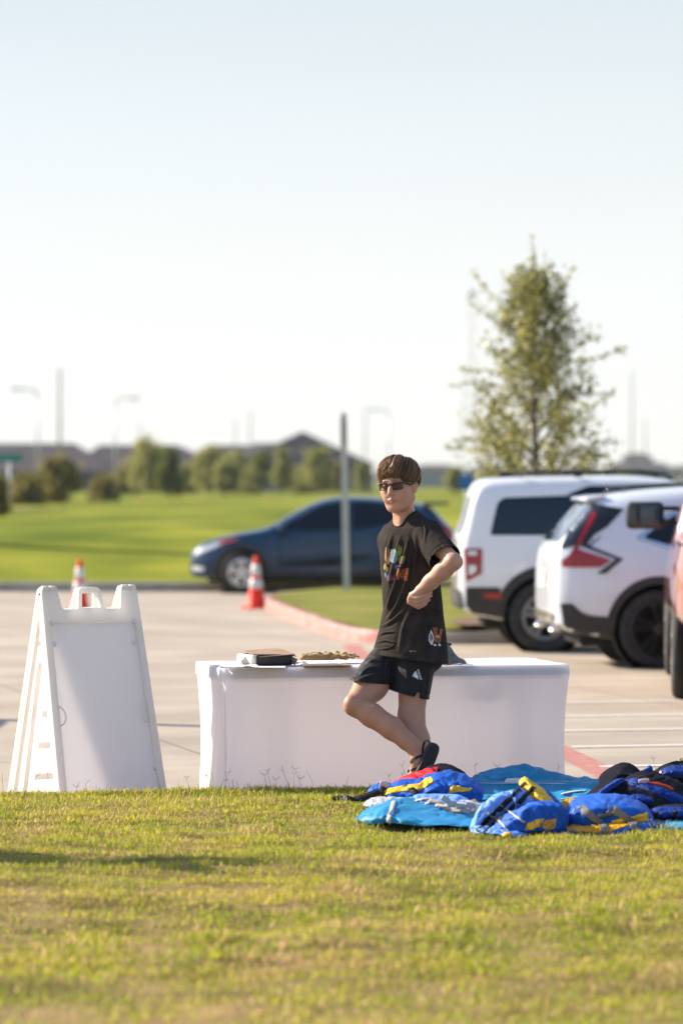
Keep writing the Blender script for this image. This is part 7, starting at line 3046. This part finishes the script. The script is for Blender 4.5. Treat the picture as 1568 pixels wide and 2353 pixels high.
# --- vest with pale straps lying on the bag
V3 = Heap('life_vest', 1000, 1850, 17.9, 'flattened blue life vest with beige straps and buckles lying on the light blue bag', 'life vest', GP)
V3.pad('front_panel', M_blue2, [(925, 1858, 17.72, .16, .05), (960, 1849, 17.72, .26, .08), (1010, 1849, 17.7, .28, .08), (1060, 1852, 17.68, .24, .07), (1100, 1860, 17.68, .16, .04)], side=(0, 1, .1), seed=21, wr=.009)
V3.pad('back_panel', M_blue, [(940, 1866, 17.55, .10, .04), (985, 1866, 17.52, .14, .05), (1030, 1867, 17.5, .12, .04)], side=(0, 1, .1), seed=22, wr=.007)
V3.strap('strap', M_tan, [(938, 1868), (944, 1852), (962, 1840), (990, 1836)], .022)
V3.strap('strap', M_tan, [(962, 1872), (968, 1856), (985, 1846), (1010, 1842)], .020)
V3.free('strap', M_tan, [(985, 1838, 17.54), (1010, 1845, 17.52), (1030, 1860, 17.50), (1065, 1864, 17.48), (1090, 1862, 17.50)], .026)
V3.free('strap', M_tan, [(1000, 1850, 17.50), (1030, 1852, 17.48), (1060, 1850, 17.48), (1085, 1846, 17.50)], .024)
for (c, r, a) in ((1022, 1836, .5), (1036, 1848, -.3), (1058, 1853, 0), (1078, 1850, .2), (1066, 1862, .6)):
    V3.buckle(c, r, 17.46, (.038, .016, .026), M_gbuck, a)

# --- red and black vest behind
V2 = Heap('life_vest', 960, 1800, 18.7, 'red and dark navy life vest at the back of the heap beside the sandal', 'life vest', GP)
V2.pad('front_panel', M_redn, [(868, 1834, 18.5, .16, .04), (905, 1819, 18.5, .20, .06), (950, 1798, 18.55, .22, .07), (990, 1780, 18.6, .18, .06), (1006, 1776, 18.6, .10, .03)], side=(0, 1, .15), seed=31, wr=.010)
V2.pad('back_panel', M_navy, [(925, 1818, 18.62, .2, .05), (975, 1800, 18.66, .28, .10), (1020, 1788, 18.7, .32, .13), (1052, 1796, 18.72, .28, .10), (1072, 1814, 18.7, .18, .05)], side=(0, 1, .1), seed=32, wr=.008)
V2.strap('strap', M_navy, [(922, 1804), (935, 1812), (942, 1824)], .03)
V2.strap('edge_tape', M_redn, [(1048, 1790), (1058, 1798), (1068, 1808)], .02)
V2.free('strap', M_strap, [(872, 1818, 18.1), (852, 1826, 18.05), (832, 1834, 18.0), (812, 1838, 18.0)], .040, up=(0, -.8, .6))
V2.free('strap', M_strap, [(814, 1838, 18.0), (796, 1833, 17.98), (778, 1834, 18.0), (762, 1836, 18.0)], .030, up=(0, -.7, .7))
V2.buckle(880, 1803, 18.2, (.035, .014, .034), M_buck, .3)
V2.buckle(874, 1813, 18.2, (.05, .014, .012), M_buck, .1)
V2.buckle(792, 1834, 17.95, (.014, .014, .022), M_gbuck, .1)

# --- rolled blue and yellow vest on top
V1 = Heap('life_vest', 975, 1830, 18.2, 'rolled blue life vest with yellow upper edge and two black straps', 'life vest', GP)
V1.pad('front_panel', M_blue, [(848, 1836, 18.2, .14, .05), (870, 1828, 18.2, .24, .095), (920, 1822, 18.18, .26, .095), (970, 1816, 18.16, .28, .095), (1005, 1806, 18.16, .28, .10), (1035, 1812, 18.16, .24, .09)], side=(0, 1, .2), seed=41, wr=.011, seams=(.3, .62))
V1.pad('back_panel', M_blue, [(985, 1806, 18.24, .2, .08), (1020, 1802, 18.2, .28, .11), (1060, 1812, 18.18, .30, .115), (1090, 1824, 18.16, .26, .10), (1105, 1834, 18.16, .16, .06)], side=(0, 1, .15), seed=42, wr=.010)
V1.patch('lining', M_yel, [(862, 1834), (882, 1815), (930, 1805), (962, 1802), (978, 1789), (990, 1785), (996, 1796), (980, 1808), (966, 1816), (930, 1818), (890, 1825), (868, 1840)])
V1.patch('lining', M_yel, [(1026, 1824), (1040, 1804), (1084, 1812), (1078, 1818), (1050, 1820)])
V1.strap('strap', M_strap, [(884, 1808), (878, 1818), (880, 1830), (895, 1846)], .030)
V1.strap('strap', M_strap, [(942, 1812), (955, 1824), (965, 1840)], .030)
V1.strap('edge_tape', M_strap, [(852, 1828), (850, 1840), (865, 1848), (900, 1850)], .020)
V1.pad('tab', M_yel, [(1072, 1850, 18.0, .05, .02), (1088, 1846, 17.98, .06, .03), (1100, 1852, 17.98, .04, .02)], side=(0, 1, .3), seed=46, wr=.003)
V1.strap('label_patch', M_navy, [(1038, 1830), (1056, 1836), (1070, 1844)], .022)
V1.free('trim', M_orn, [(1005, 1846, 17.98), (1020, 1850, 17.96), (1045, 1852, 17.96)], .016)

# --- centre vest with raised yellow collar
V4 = Heap('life_vest', 1190, 1880, 17.0, 'blue life vest coloured pale as sunlit, with raised yellow collar and dark straps', 'life vest', GP)
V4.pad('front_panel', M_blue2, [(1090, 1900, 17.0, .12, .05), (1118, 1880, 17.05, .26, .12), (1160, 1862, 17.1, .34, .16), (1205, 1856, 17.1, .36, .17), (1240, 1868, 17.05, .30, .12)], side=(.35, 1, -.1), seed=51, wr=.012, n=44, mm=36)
V4.pad('front_panel', M_blue, [(1140, 1912, 16.82, .12, .06), (1175, 1900, 16.85, .26, .12), (1215, 1886, 16.9, .32, .17), (1255, 1880, 16.95, .30, .17), (1284, 1882, 16.98, .2, .12)], side=(.2, 1, 0), seed=52, wr=.013, n=44, mm=36)
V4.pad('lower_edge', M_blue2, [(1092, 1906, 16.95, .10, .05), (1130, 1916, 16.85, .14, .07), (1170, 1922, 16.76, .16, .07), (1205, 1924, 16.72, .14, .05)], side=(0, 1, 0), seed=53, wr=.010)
V4.pad('collar', M_yel, [(1203, 1800, 17.25, .05, .03), (1216, 1806, 17.2, .11, .055), (1236, 1828, 17.12, .14, .06), (1256, 1848, 17.05, .11, .05), (1278, 1868, 17.0, .05, .03)], side=(.75, .1, -.5), seed=54, wr=.008)
V4.pad('collar_back', M_blue, [(1222, 1802, 17.32, .05, .03), (1246, 1822, 17.28, .12, .05), (1268, 1848, 17.2, .12, .05), (1282, 1870, 17.1, .08, .04)], side=(.6, .3, -.4), seed=55, wr=.006)
V4.patch('lining', M_yel, [(1203, 1907), (1211, 1892), (1232, 1883), (1250, 1881), (1242, 1897), (1222, 1907)])
V4.patch('lining', M_ochre, [(1252, 1884), (1277, 1881), (1273, 1903), (1252, 1909), (1243, 1900)])
V4.strap('lower_lining', M_yel, [(1128, 1921), (1150, 1920), (1172, 1918)], .02, th=.006)
V4.strap('strap', M_strap, [(1206, 1800), (1192, 1812), (1180, 1826), (1172, 1838)], .022)
V4.strap('strap', M_strap, [(1226, 1810), (1212, 1822), (1198, 1838), (1190, 1846)], .022)
V4.strap('strap', M_strap, [(1170, 1836), (1150, 1856), (1124, 1876), (1096, 1908)], .024)
V4.strap('strap', M_strap, [(1186, 1846), (1166, 1866), (1142, 1888), (1112, 1914)], .024)
V4.strap('seam', M_greyw, [(1120, 1868), (1140, 1882), (1158, 1898), (1166, 1910)], .010)
V4.strap('seam', M_greyw, [(1150, 1850), (1170, 1866), (1190, 1880), (1205, 1890)], .008)

# --- folded blue vest with ochre edge
V5 = Heap('life_vest', 1395, 1890, 17.0, 'folded flat blue life vest with ochre edge and two grey straps', 'life vest', GP)
V5.pad('front_panel', M_blue, [(1292, 1880, 17.1, .24, .06), (1330, 1872, 17.1, .40, .12), (1390, 1864, 17.12, .46, .15), (1450, 1868, 17.1, .42, .12), (1500, 1882, 17.1, .26, .06)], side=(.05, 1, .05), seed=61, wr=.010, n=46, mm=36)
V5.pad('back_panel', M_blue, [(1300, 1908, 16.98, .26, .05), (1360, 1910, 16.95, .36, .07), (1430, 1904, 16.97, .36, .07), (1492, 1894, 17.02, .26, .05)], side=(.05, 1, 0), seed=62, wr=.008, n=46)
V5.patch('lining', M_ochre, [(1302, 1892), (1350, 1897), (1400, 1892), (1450, 1880), (1486, 1870), (1490, 1884), (1450, 1896), (1400, 1911), (1350, 1915), (1302, 1909)])
V5.patch('edge_tape', M_yel, [(1404, 1886), (1446, 1876), (1484, 1868), (1485, 1873), (1448, 1882), (1406, 1893)], .006)
V5.patch('strap', M_gstrap, [(1324, 1858), (1343, 1855), (1374, 1877), (1394, 1895), (1399, 1918), (1384, 1920), (1376, 1900), (1352, 1880)], .010)
V5.patch('strap', M_gstrap, [(1394, 1858), (1412, 1856), (1446, 1874), (1463, 1892), (1464, 1912), (1449, 1914), (1445, 1898), (1428, 1882)], .010)
V5.patch('strap', M_gstrap, [(1336, 1866), (1366, 1873), (1400, 1863), (1404, 1870), (1368, 1881), (1338, 1873)], .008)
V5.pad('collar', M_ochre, [(1288, 1862, 17.25, .06, .03), (1306, 1854, 17.25, .10, .05), (1330, 1858, 17.22, .08, .04)], side=(0, 1, .5), seed=65, wr=.004)
V5.cord('whistle_cord', M_orn, [(1296, 1884, 17.0), (1318, 1878, 16.98), (1334, 1866, 17.0), (1326, 1862, 17.02), (1312, 1872, 17.0)], .006)
V5.free('strap', M_orn, [(1318, 1872, 16.98), (1332, 1858, 17.02), (1345, 1848, 17.1), (1350, 1838, 17.2)], .022)
V5.free('strap', M_orn, [(1310, 1846, 17.3), (1326, 1842, 17.25), (1344, 1834, 17.3)], .018)
V5.buckle(1322, 1866, 16.96, (.03, .014, .022), M_greyw, .4)

# --- dark vests at the right
V6 = Heap('life_vest', 1400, 1840, 17.7, 'dark navy life vest with a long slanting blue-edged panel, leaning in the heap', 'life vest', GP)
V6.pad('front_panel', M_navy, [(1335, 1868, 17.5, .10, .05), (1362, 1846, 17.55, .16, .09), (1400, 1818, 17.6, .18, .10), (1432, 1798, 17.65, .10, .05)], side=(.1, 1, .2), seed=71, wr=.005)
V6.pad('edge_panel', M_navyblue, [(1334, 1862, 17.42, .03, .03), (1362, 1838, 17.44, .045, .03), (1400, 1808, 17.5, .045, .03), (1430, 1790, 17.55, .03, .02)], side=(.2, 1, .2), seed=72, wr=.003)
V6.pad('back_panel', M_navy, [(1372, 1868, 17.55, .2, .08), (1420, 1850, 17.6, .34, .14), (1470, 1850, 17.6, .36, .14), (1520, 1866, 17.55, .3, .10)], side=(.1, 1, .1), seed=73, wr=.008)
V6.pad('edge_panel', M_navyblue, [(1430, 1848, 17.42, .05, .03), (1460, 1836, 17.42, .07, .035), (1500, 1840, 17.42, .05, .03)], side=(0, 1, .4), seed=74, wr=.004)
V6.strap('strap', M_gstrap, [(1396, 1858), (1404, 1842), (1420, 1832)], .016)
V6.strap('strap', M_strap, [(1408, 1864), (1420, 1846), (1436, 1838)], .018)

V7 = Heap('life_vest', 1500, 1830, 18.0, 'bulky navy life vest with blue bands and red cord lying topmost beside the red kerb', 'life vest', GP)
V7.pad('front_panel', M_navy, [(1425, 1808, 18.0, .2, .07), (1470, 1806, 17.95, .34, .13), (1520, 1826, 17.9, .38, .16), (1575, 1852, 17.85, .36, .13), (1620, 1866, 17.85, .3, .08)], side=(.1, 1, .15), seed=81, wr=.008, n=44)
V7.pad('edge_panel', M_navyblue, [(1432, 1800, 17.82, .04, .03), (1465, 1802, 17.76, .07, .04), (1510, 1822, 17.7, .09, .045), (1556, 1846, 17.66, .05, .03)], side=(.1, 1, .35), seed=82, wr=.005)
V7.pad('edge_panel', M_navyblue, [(1488, 1806, 17.72, .03, .02), (1530, 1822, 17.68, .05, .025), (1580, 1846, 17.66, .04, .02)], side=(.1, 1, .5), seed=83, wr=.003)
V7.pad('collar', M_navy, [(1396, 1800, 18.1, .08, .03), (1408, 1784, 18.15, .16, .05), (1428, 1776, 18.15, .18, .06), (1452, 1784, 18.12, .14, .05), (1466, 1798, 18.1, .08, .03)], side=(0, 1, .3), seed=84, wr=.003)
V7.pad('shoulder_panel', M_navyblue, [(1448, 1802, 18.05, .04, .03), (1466, 1786, 18.05, .06, .04), (1486, 1772, 18.08, .06, .03), (1492, 1766, 18.1, .03, .02)], side=(.4, 1, .2), seed=85, wr=.004)
V7.cord('whistle_cord', M_orn, [(1482, 1798, 17.75), (1505, 1800, 17.72), (1530, 1806, 17.72), (1545, 1814, 17.72)], .006)
V7.buckle(1476, 1795, 17.74, (.04, .016, .022), M_buck, -.2)
V7.strap('strap', M_strap, [(1440, 1806), (1430, 1826), (1420, 1846)], .020)

V8 = Heap('life_vest', 1560, 1800, 18.4, 'dark blue life vest with a pale grey strap, farthest back beside the plant', 'life vest', GP)
V8.pad('front_panel', M_navy, [(1492, 1808, 18.4, .16, .06), (1530, 1790, 18.4, .30, .13), (1580, 1790, 18.4, .36, .15), (1640, 1806, 18.4, .3, .10)], side=(.1, 1, .1), seed=91, wr=.007)
V8.pad('edge_panel', M_navyblue, [(1512, 1782, 18.2, .04, .03), (1545, 1772, 18.2, .08, .04), (1600, 1772, 18.2, .08, .04)], side=(.1, 1, .4), seed=92, wr=.004)
V8.strap('strap', M_greyw, [(1498, 1802), (1508, 1788), (1520, 1776)], .030)

V9 = Heap('life_vest', 1540, 1885, 17.3, 'flat navy life vest with a thin blue band, lowest of the dark vests', 'life vest', GP)
V9.pad('front_panel', M_navy, [(1478, 1886, 17.3, .2, .06), (1520, 1880, 17.3, .34, .11), (1580, 1880, 17.3, .36, .11), (1630, 1886, 17.3, .3, .08)], side=(.05, 1, .05), seed=101, wr=.007)
V9.pad('edge_panel', M_navyblue, [(1482, 1872, 17.14, .06, .03), (1520, 1866, 17.12, .09, .035), (1575, 1864, 17.12, .08, .03)], side=(0, 1, .3), seed=102, wr=.004)
V9.strap('strap', M_strap, [(1508, 1868), (1502, 1880), (1506, 1892)], .020)
V9.strap('strap', M_strap, [(1552, 1864), (1545, 1880), (1552, 1898)], .022)
V9.buckle(1446, 1856, 17.2, (.022, .014, .03), M_greyw, .2)

T3 = Heap('folded_sheet', 1530, 1900, 17.05, 'thin light blue folded sheet under the lowest dark vest', 'sheet')
T3.pad('cloth', M_sky, [(1462, 1902, 17.08, .20, .03), (1500, 1899, 17.05, .34, .045), (1560, 1898, 17.02, .36, .045), (1640, 1898, 17.02, .3, .04)], side=(0, 1, 0), seed=111, wr=.004)

# --- red kerb nose with a small plant
EDGE_P = P(1552, 1782, 20.3)
root = empty('plant', (float(EDGE_P.x), 20.3, .13), 'small bright green leafy plant growing at the red kerb behind the dark vests', 'plant')
r = np.random.default_rng(6)
a = r.uniform(0, 2 * PI, 300); rad = r.uniform(0, .10, 300)
pts = np.stack([rad * np.cos(a) + .03, rad * np.sin(a), r.uniform(.0, .075, 300) * (1 - rad / .14) + .012], 1)
V, F, c = leaf_cards(pts, .034, (0.12, 0.20, 0.02), (0.32, 0.36, 0.05), 4, .42)
o = mk('leaves', (V, F), M_leaf, root, smooth=False)
fcol(o, c)
mk('stems', [tube([(.03, 0, -.01), (.03 + .06 * math.cos(q), .05 * math.sin(q), .05)], .002, 5) for q in np.linspace(0, 6, 9)], M_bark, root)
# ------------------------------------------------------------------ things on the table
TZ = TH_ + .005


def on_table(px, row, dz=0.0):
    Y = (EYE - TZ - dz) * FPX / (row - HOR)
    return np.array([(px - 784) / FPX * Y, Y, TZ + dz])


M_card = mat('brown_card', (0.32, 0.20, 0.12), .8, base2=(0.38, 0.25, 0.16), scale=12)
M_black_case = mat('black_case', (0.012, 0.012, 0.014), .45, base2=(0.02, 0.02, 0.022), scale=25, bump=.15, bscale=200)
M_sunlit_end = mat('sunlit_end', (0.72, 0.68, 0.60), .6, base2=(0.65, 0.6, 0.52), scale=9)  # sunlight on the black case's end, put into its colour
M_paper = mat('paper', (0.82, 0.82, 0.82), .7, base2=(0.78, 0.78, 0.78), scale=4)
M_glove = mat('tan_leather', (0.38, 0.26, 0.10), .75, base2=(0.28, 0.18, 0.07), scale=18, bump=.5, bscale=90)
M_gglove = mat('grey_knit', (0.13, 0.155, 0.16), .85, base2=(0.2, 0.22, 0.225), scale=25, bump=.5, bscale=150)


def loc_box(c, s, r, rz):
    return rbox(c, s, r, np.array(Matrix.Rotation(rz, 3, 'Z')))


c = on_table(604, 1528)
root = empty('case', tuple(c), 'flat black case with sunlit end coloured cream and open lid flap on the white table', 'case')
rz = R(24)
rot = np.array(Matrix.Rotation(rz, 3, 'Z'))
def cl(v): return tuple(rot @ np.array(v))
mk('body', rbox(cl((.02, 0, .030)), (.205, .22, .058), .012, rot), M_black_case, root)
mk('end_panel', rbox(cl((-.092, 0, .030)), (.03, .215, .056), .014, rot), M_sunlit_end, root)
lid = rbox((0, 0, 0), (.20, .215, .004), .0015)
Rl = rot @ np.array(Matrix.Rotation(R(-3), 3, 'Y')) @ np.array(Matrix.Rotation(R(6), 3, 'X'))
mk('lid', (lid[0] @ Rl.T + np.array(cl((.03, -.008, .064))), lid[1]), M_card, root, smooth=False)
tagp = rbox((0, 0, 0), (.030, .004, .034), .0015, np.array(Matrix.Rotation(R(24), 3, 'Y')))
mk('tag', (tagp[0] + np.array(cl((.135, -.085, .022))), tagp[1]), M_card, root, smooth=False)
flap = rbox((0, 0, 0), (.035, .11, .003), .001, np.array(Matrix.Rotation(R(24), 3, 'Z') @ Matrix.Rotation(R(28), 3, 'Y')))
mk('flap', (flap[0] + np.array(cl((.13, -.04, .054))), flap[1]), M_black_case, root, smooth=False)

# loose papers and clipboard
c = on_table(600, 1534)
root = empty('paper_sheet', tuple(c), 'crumpled white plastic sheet sticking out under the black case', 'sheet')
q = []
g = gridmesh(np.linspace(-.16, .12, 30), np.linspace(-.035, .12, 14), lambda x, y: .003 + .010 * np.abs(vnoise(np.stack([x * 14, y * 10, 0 * x], -1), 4)) * (x < -.02))
mk('sheet', g, M_paper, root)
c = on_table(742, 1531)
root = empty('clipboard', tuple(c), 'brown clipboard with white papers on the table beside the black case', 'clipboard')
rz = R(-4)
rot4 = np.array(Matrix.Rotation(R(8), 3, 'Z'))
mk('board', rbox((.01, .06, .004), (.25, .20, .006), .003, rot4), M_card, root)
mk('papers', [rbox((-.02, .07, .010), (.22, .17, .004), .001, rot4), rbox((-.035, .075, .0145), (.20, .16, .002), .0008, np.array(Matrix.Rotation(R(13), 3, 'Z')))], M_paper, root)
mk('clip', rbox((-.10, .02, .018), (.02, .06, .012), .004, rot4), M_chrome, root)


def glove(name, base, m, label, rz, s=1.0, lift=0.0):
    root = empty(name, tuple(base), label, 'glove')
    S = Solid((-.15 * s, -.12 * s, -.012), (.16 * s, .12 * s, .07 * s), .0035)
    S.chain([(-.10 * s, 0, .014), (-.03 * s, .005, .016), (.02 * s, .0, .018)], [.034 * s, .036 * s, .036 * s], .01)
    for i in range(4):
        y = (-.03 + .02 * i) * s
        S.chain([(.02 * s, y, .016), (.065 * s, y * 1.15, .022 + .004 * math.sin(i * 2)), ((.10 + .008 * math.sin(i * 1.7 + 1)) * s, y * 1.2, .014)], [.014 * s, .0125 * s, .011 * s], .006)
    S.chain([(-.03 * s, .03 * s, .016), (.01 * s, .07 * s, .018), (.04 * s, .085 * s, .014)], [.016 * s, .013 * s, .011 * s], .008)
    V, Q = S.mesh()
    V = relax(V, Q, 2)
    V[:, 2] = np.maximum(V[:, 2] * .72 + .006 * vnoise(V * 18, 7), .0) + lift
    M = np.array(Matrix.Rotation(rz, 3, 'Z'))
    V = V @ M.T
    mk('hand', (V, Q), m, root)
    cuff = tube([M @ np.array((-.115 * s, -.03 * s, .012 + lift)), M @ np.array((-.12 * s, 0, .03 + lift)), M @ np.array((-.115 * s, .03 * s, .012 + lift))], .007, 8)
    mk('cuff', cuff, m, root)
    return root


glove('work_glove', on_table(745, 1524) + np.array([0, .04, .012]), M_glove, 'tan leather work glove lying on the clipboard papers', R(15), 1.0, .004)
glove('work_glove', on_table(775, 1523) + np.array([.02, .06, .012]), M_glove, 'crumpled yellowish work glove on the clipboard beside the young man', R(-35), .85, .008)

c = on_table(722, 1522)
root = empty('cord_loop', tuple(c + np.array([0, .03, .03])), 'small blue cord loop on the tan gloves', 'cord')
mk('cord', tube([(.022 * math.cos(q), .01 * math.sin(q), .012 + .010 * math.sin(q)) for q in np.linspace(0, 6.2, 20)], .0022, 6), mat('blue_cord', (.12, .28, .45), .6), root)

# grey gloves and packets behind the young man
c = on_table(1040, 1526)
root = empty('grey_glove', tuple(c), 'grey knitted glove standing up on the table behind the young man', 'glove')
S = Solid((-.09, -.07, -.01), (.10, .07, .12), .0035)
S.chain([(-.035, 0, .085), (-.025, 0, .05), (.0, 0, .02), (.05, 0, .010)], [.022, .030, .028, .016], .012)
S.chain([(.0, -.02, .03), (.03, -.03, .015), (.06, -.03, .008)], [.016, .013, .009], .008)
S.chain([(-.04, -.01, .03), (-.05, -.03, .012)], [.018, .012], .008)
V, Q = S.mesh(); V = relax(V, Q, 2); V[:, 2] = np.maximum(V[:, 2] + .004 * vnoise(V * 25, 3), 0)
mk('hand', (V, Q), M_gglove, root)
mk('cuff', tube([(-.055, 0, .098), (-.035, -.012, .106), (-.014, 0, .102), (-.035, .012, .104), (-.055, 0, .098)], .007, 8), mat('dark_cuff', (.03, .035, .04), .8), root)
c = on_table(1045, 1530)
root = empty('packet', tuple(c), 'shiny plastic packet with red and orange print under the grey glove', 'packet')
g = gridmesh(np.linspace(-.11, .09, 26), np.linspace(-.03, .09, 14), lambda x, y: .004 + .006 * np.abs(vnoise(np.stack([x * 16, y * 12, 0 * x], -1), 6)))
mk('film', g, mat('clear_film', (.72, .70, .70), .12, base2=(.45, .42, .42), scale=30, coat=1), root)
mk('print', [rbox((.045, -.012, .011), (.05, .03, .003), .001), ], M_orn, root)
mk('print', [rbox((-.03, -.012, .011), (.04, .03, .003), .001)], mat('red_print', (.5, .04, .05), .4), root)

# ------------------------------------------------------------------ unseen objects placed out of view for the shadows they cast
second = None
for ob in list(bpy.data.objects):
    if ob.parent is None and ob.name.startswith('sign_board'):
        second = ob
cp = copy_tree(second)  # added copy, out of view, only for its shadow on the lawn
cp.location = (-2.1, 16.0, .13)
cp['label'] = 'unseen sign board copy added on the lawn to cast a shadow'
cp['group'] = second['group'] = 'white folding sign boards'
for ob in list(bpy.data.objects):
    if ob.parent is None and ob.get('label', '').startswith('white boxy'):
        cb = copy_tree(ob)  # stand-in copy for the unseen vehicle whose shadow enters the lot
        cb.location = (-6.05, 27.6, lot_z(27.6))
        cb.rotation_euler = (0, 0, R(90))
        cb['label'] = 'unseen copy of the boxy car standing for the vehicle that shades the lot'
        break
root = empty('shadow_post', (-5.1, 28.75, lot_z(28.75)), 'unseen post added out of view to cast a thin shadow band', 'shadow post')  # made up: its shadow gives the thin band on the lot
mk('post', tube([(0, 0, 0), (0, 0, 3.2)], [.11, .10], 14), M_post, root)
mk('lamp_head', lathe([(0, 3.2), (.2, 3.2), (.22, 3.3), (.05, 3.42), (0, 3.42)], 20), M_pole, root)  # head of the added post, made up with it
root = empty('utility_pole', (-9.2, 72.6, float(field_z(-9.2, 72.6))), 'unseen wooden pole added on the bank to cast a shadow streak', 'utility pole', 'utility poles on the skyline')  # added out of view so that a shadow streak crosses the bank
mk('pole', tube([(0, 0, -.3), (0, 0, 7.5)], [.30, .24], 12), M_wood, root)
# ------------------------------------------------------------------ air
m = bpy.data.materials.new('haze_air')
m.use_nodes = True
t = m.node_tree
for n in list(t.nodes):
    t.nodes.remove(n)
out = t.nodes.new('ShaderNodeOutputMaterial')
vol = t.nodes.new('ShaderNodeVolumePrincipled')
vol.inputs['Color'].default_value = (0.78, 0.89, 1.0, 1)
vol.inputs['Density'].default_value = 0.00011
vol.inputs['Anisotropy'].default_value = 0.3
t.links.new(vol.outputs[0], out.inputs['Volume'])
o = mk('haze', box((0, 880, 20), (2600, 1820, 46)), m, smooth=False)
tag(o, kind='stuff')
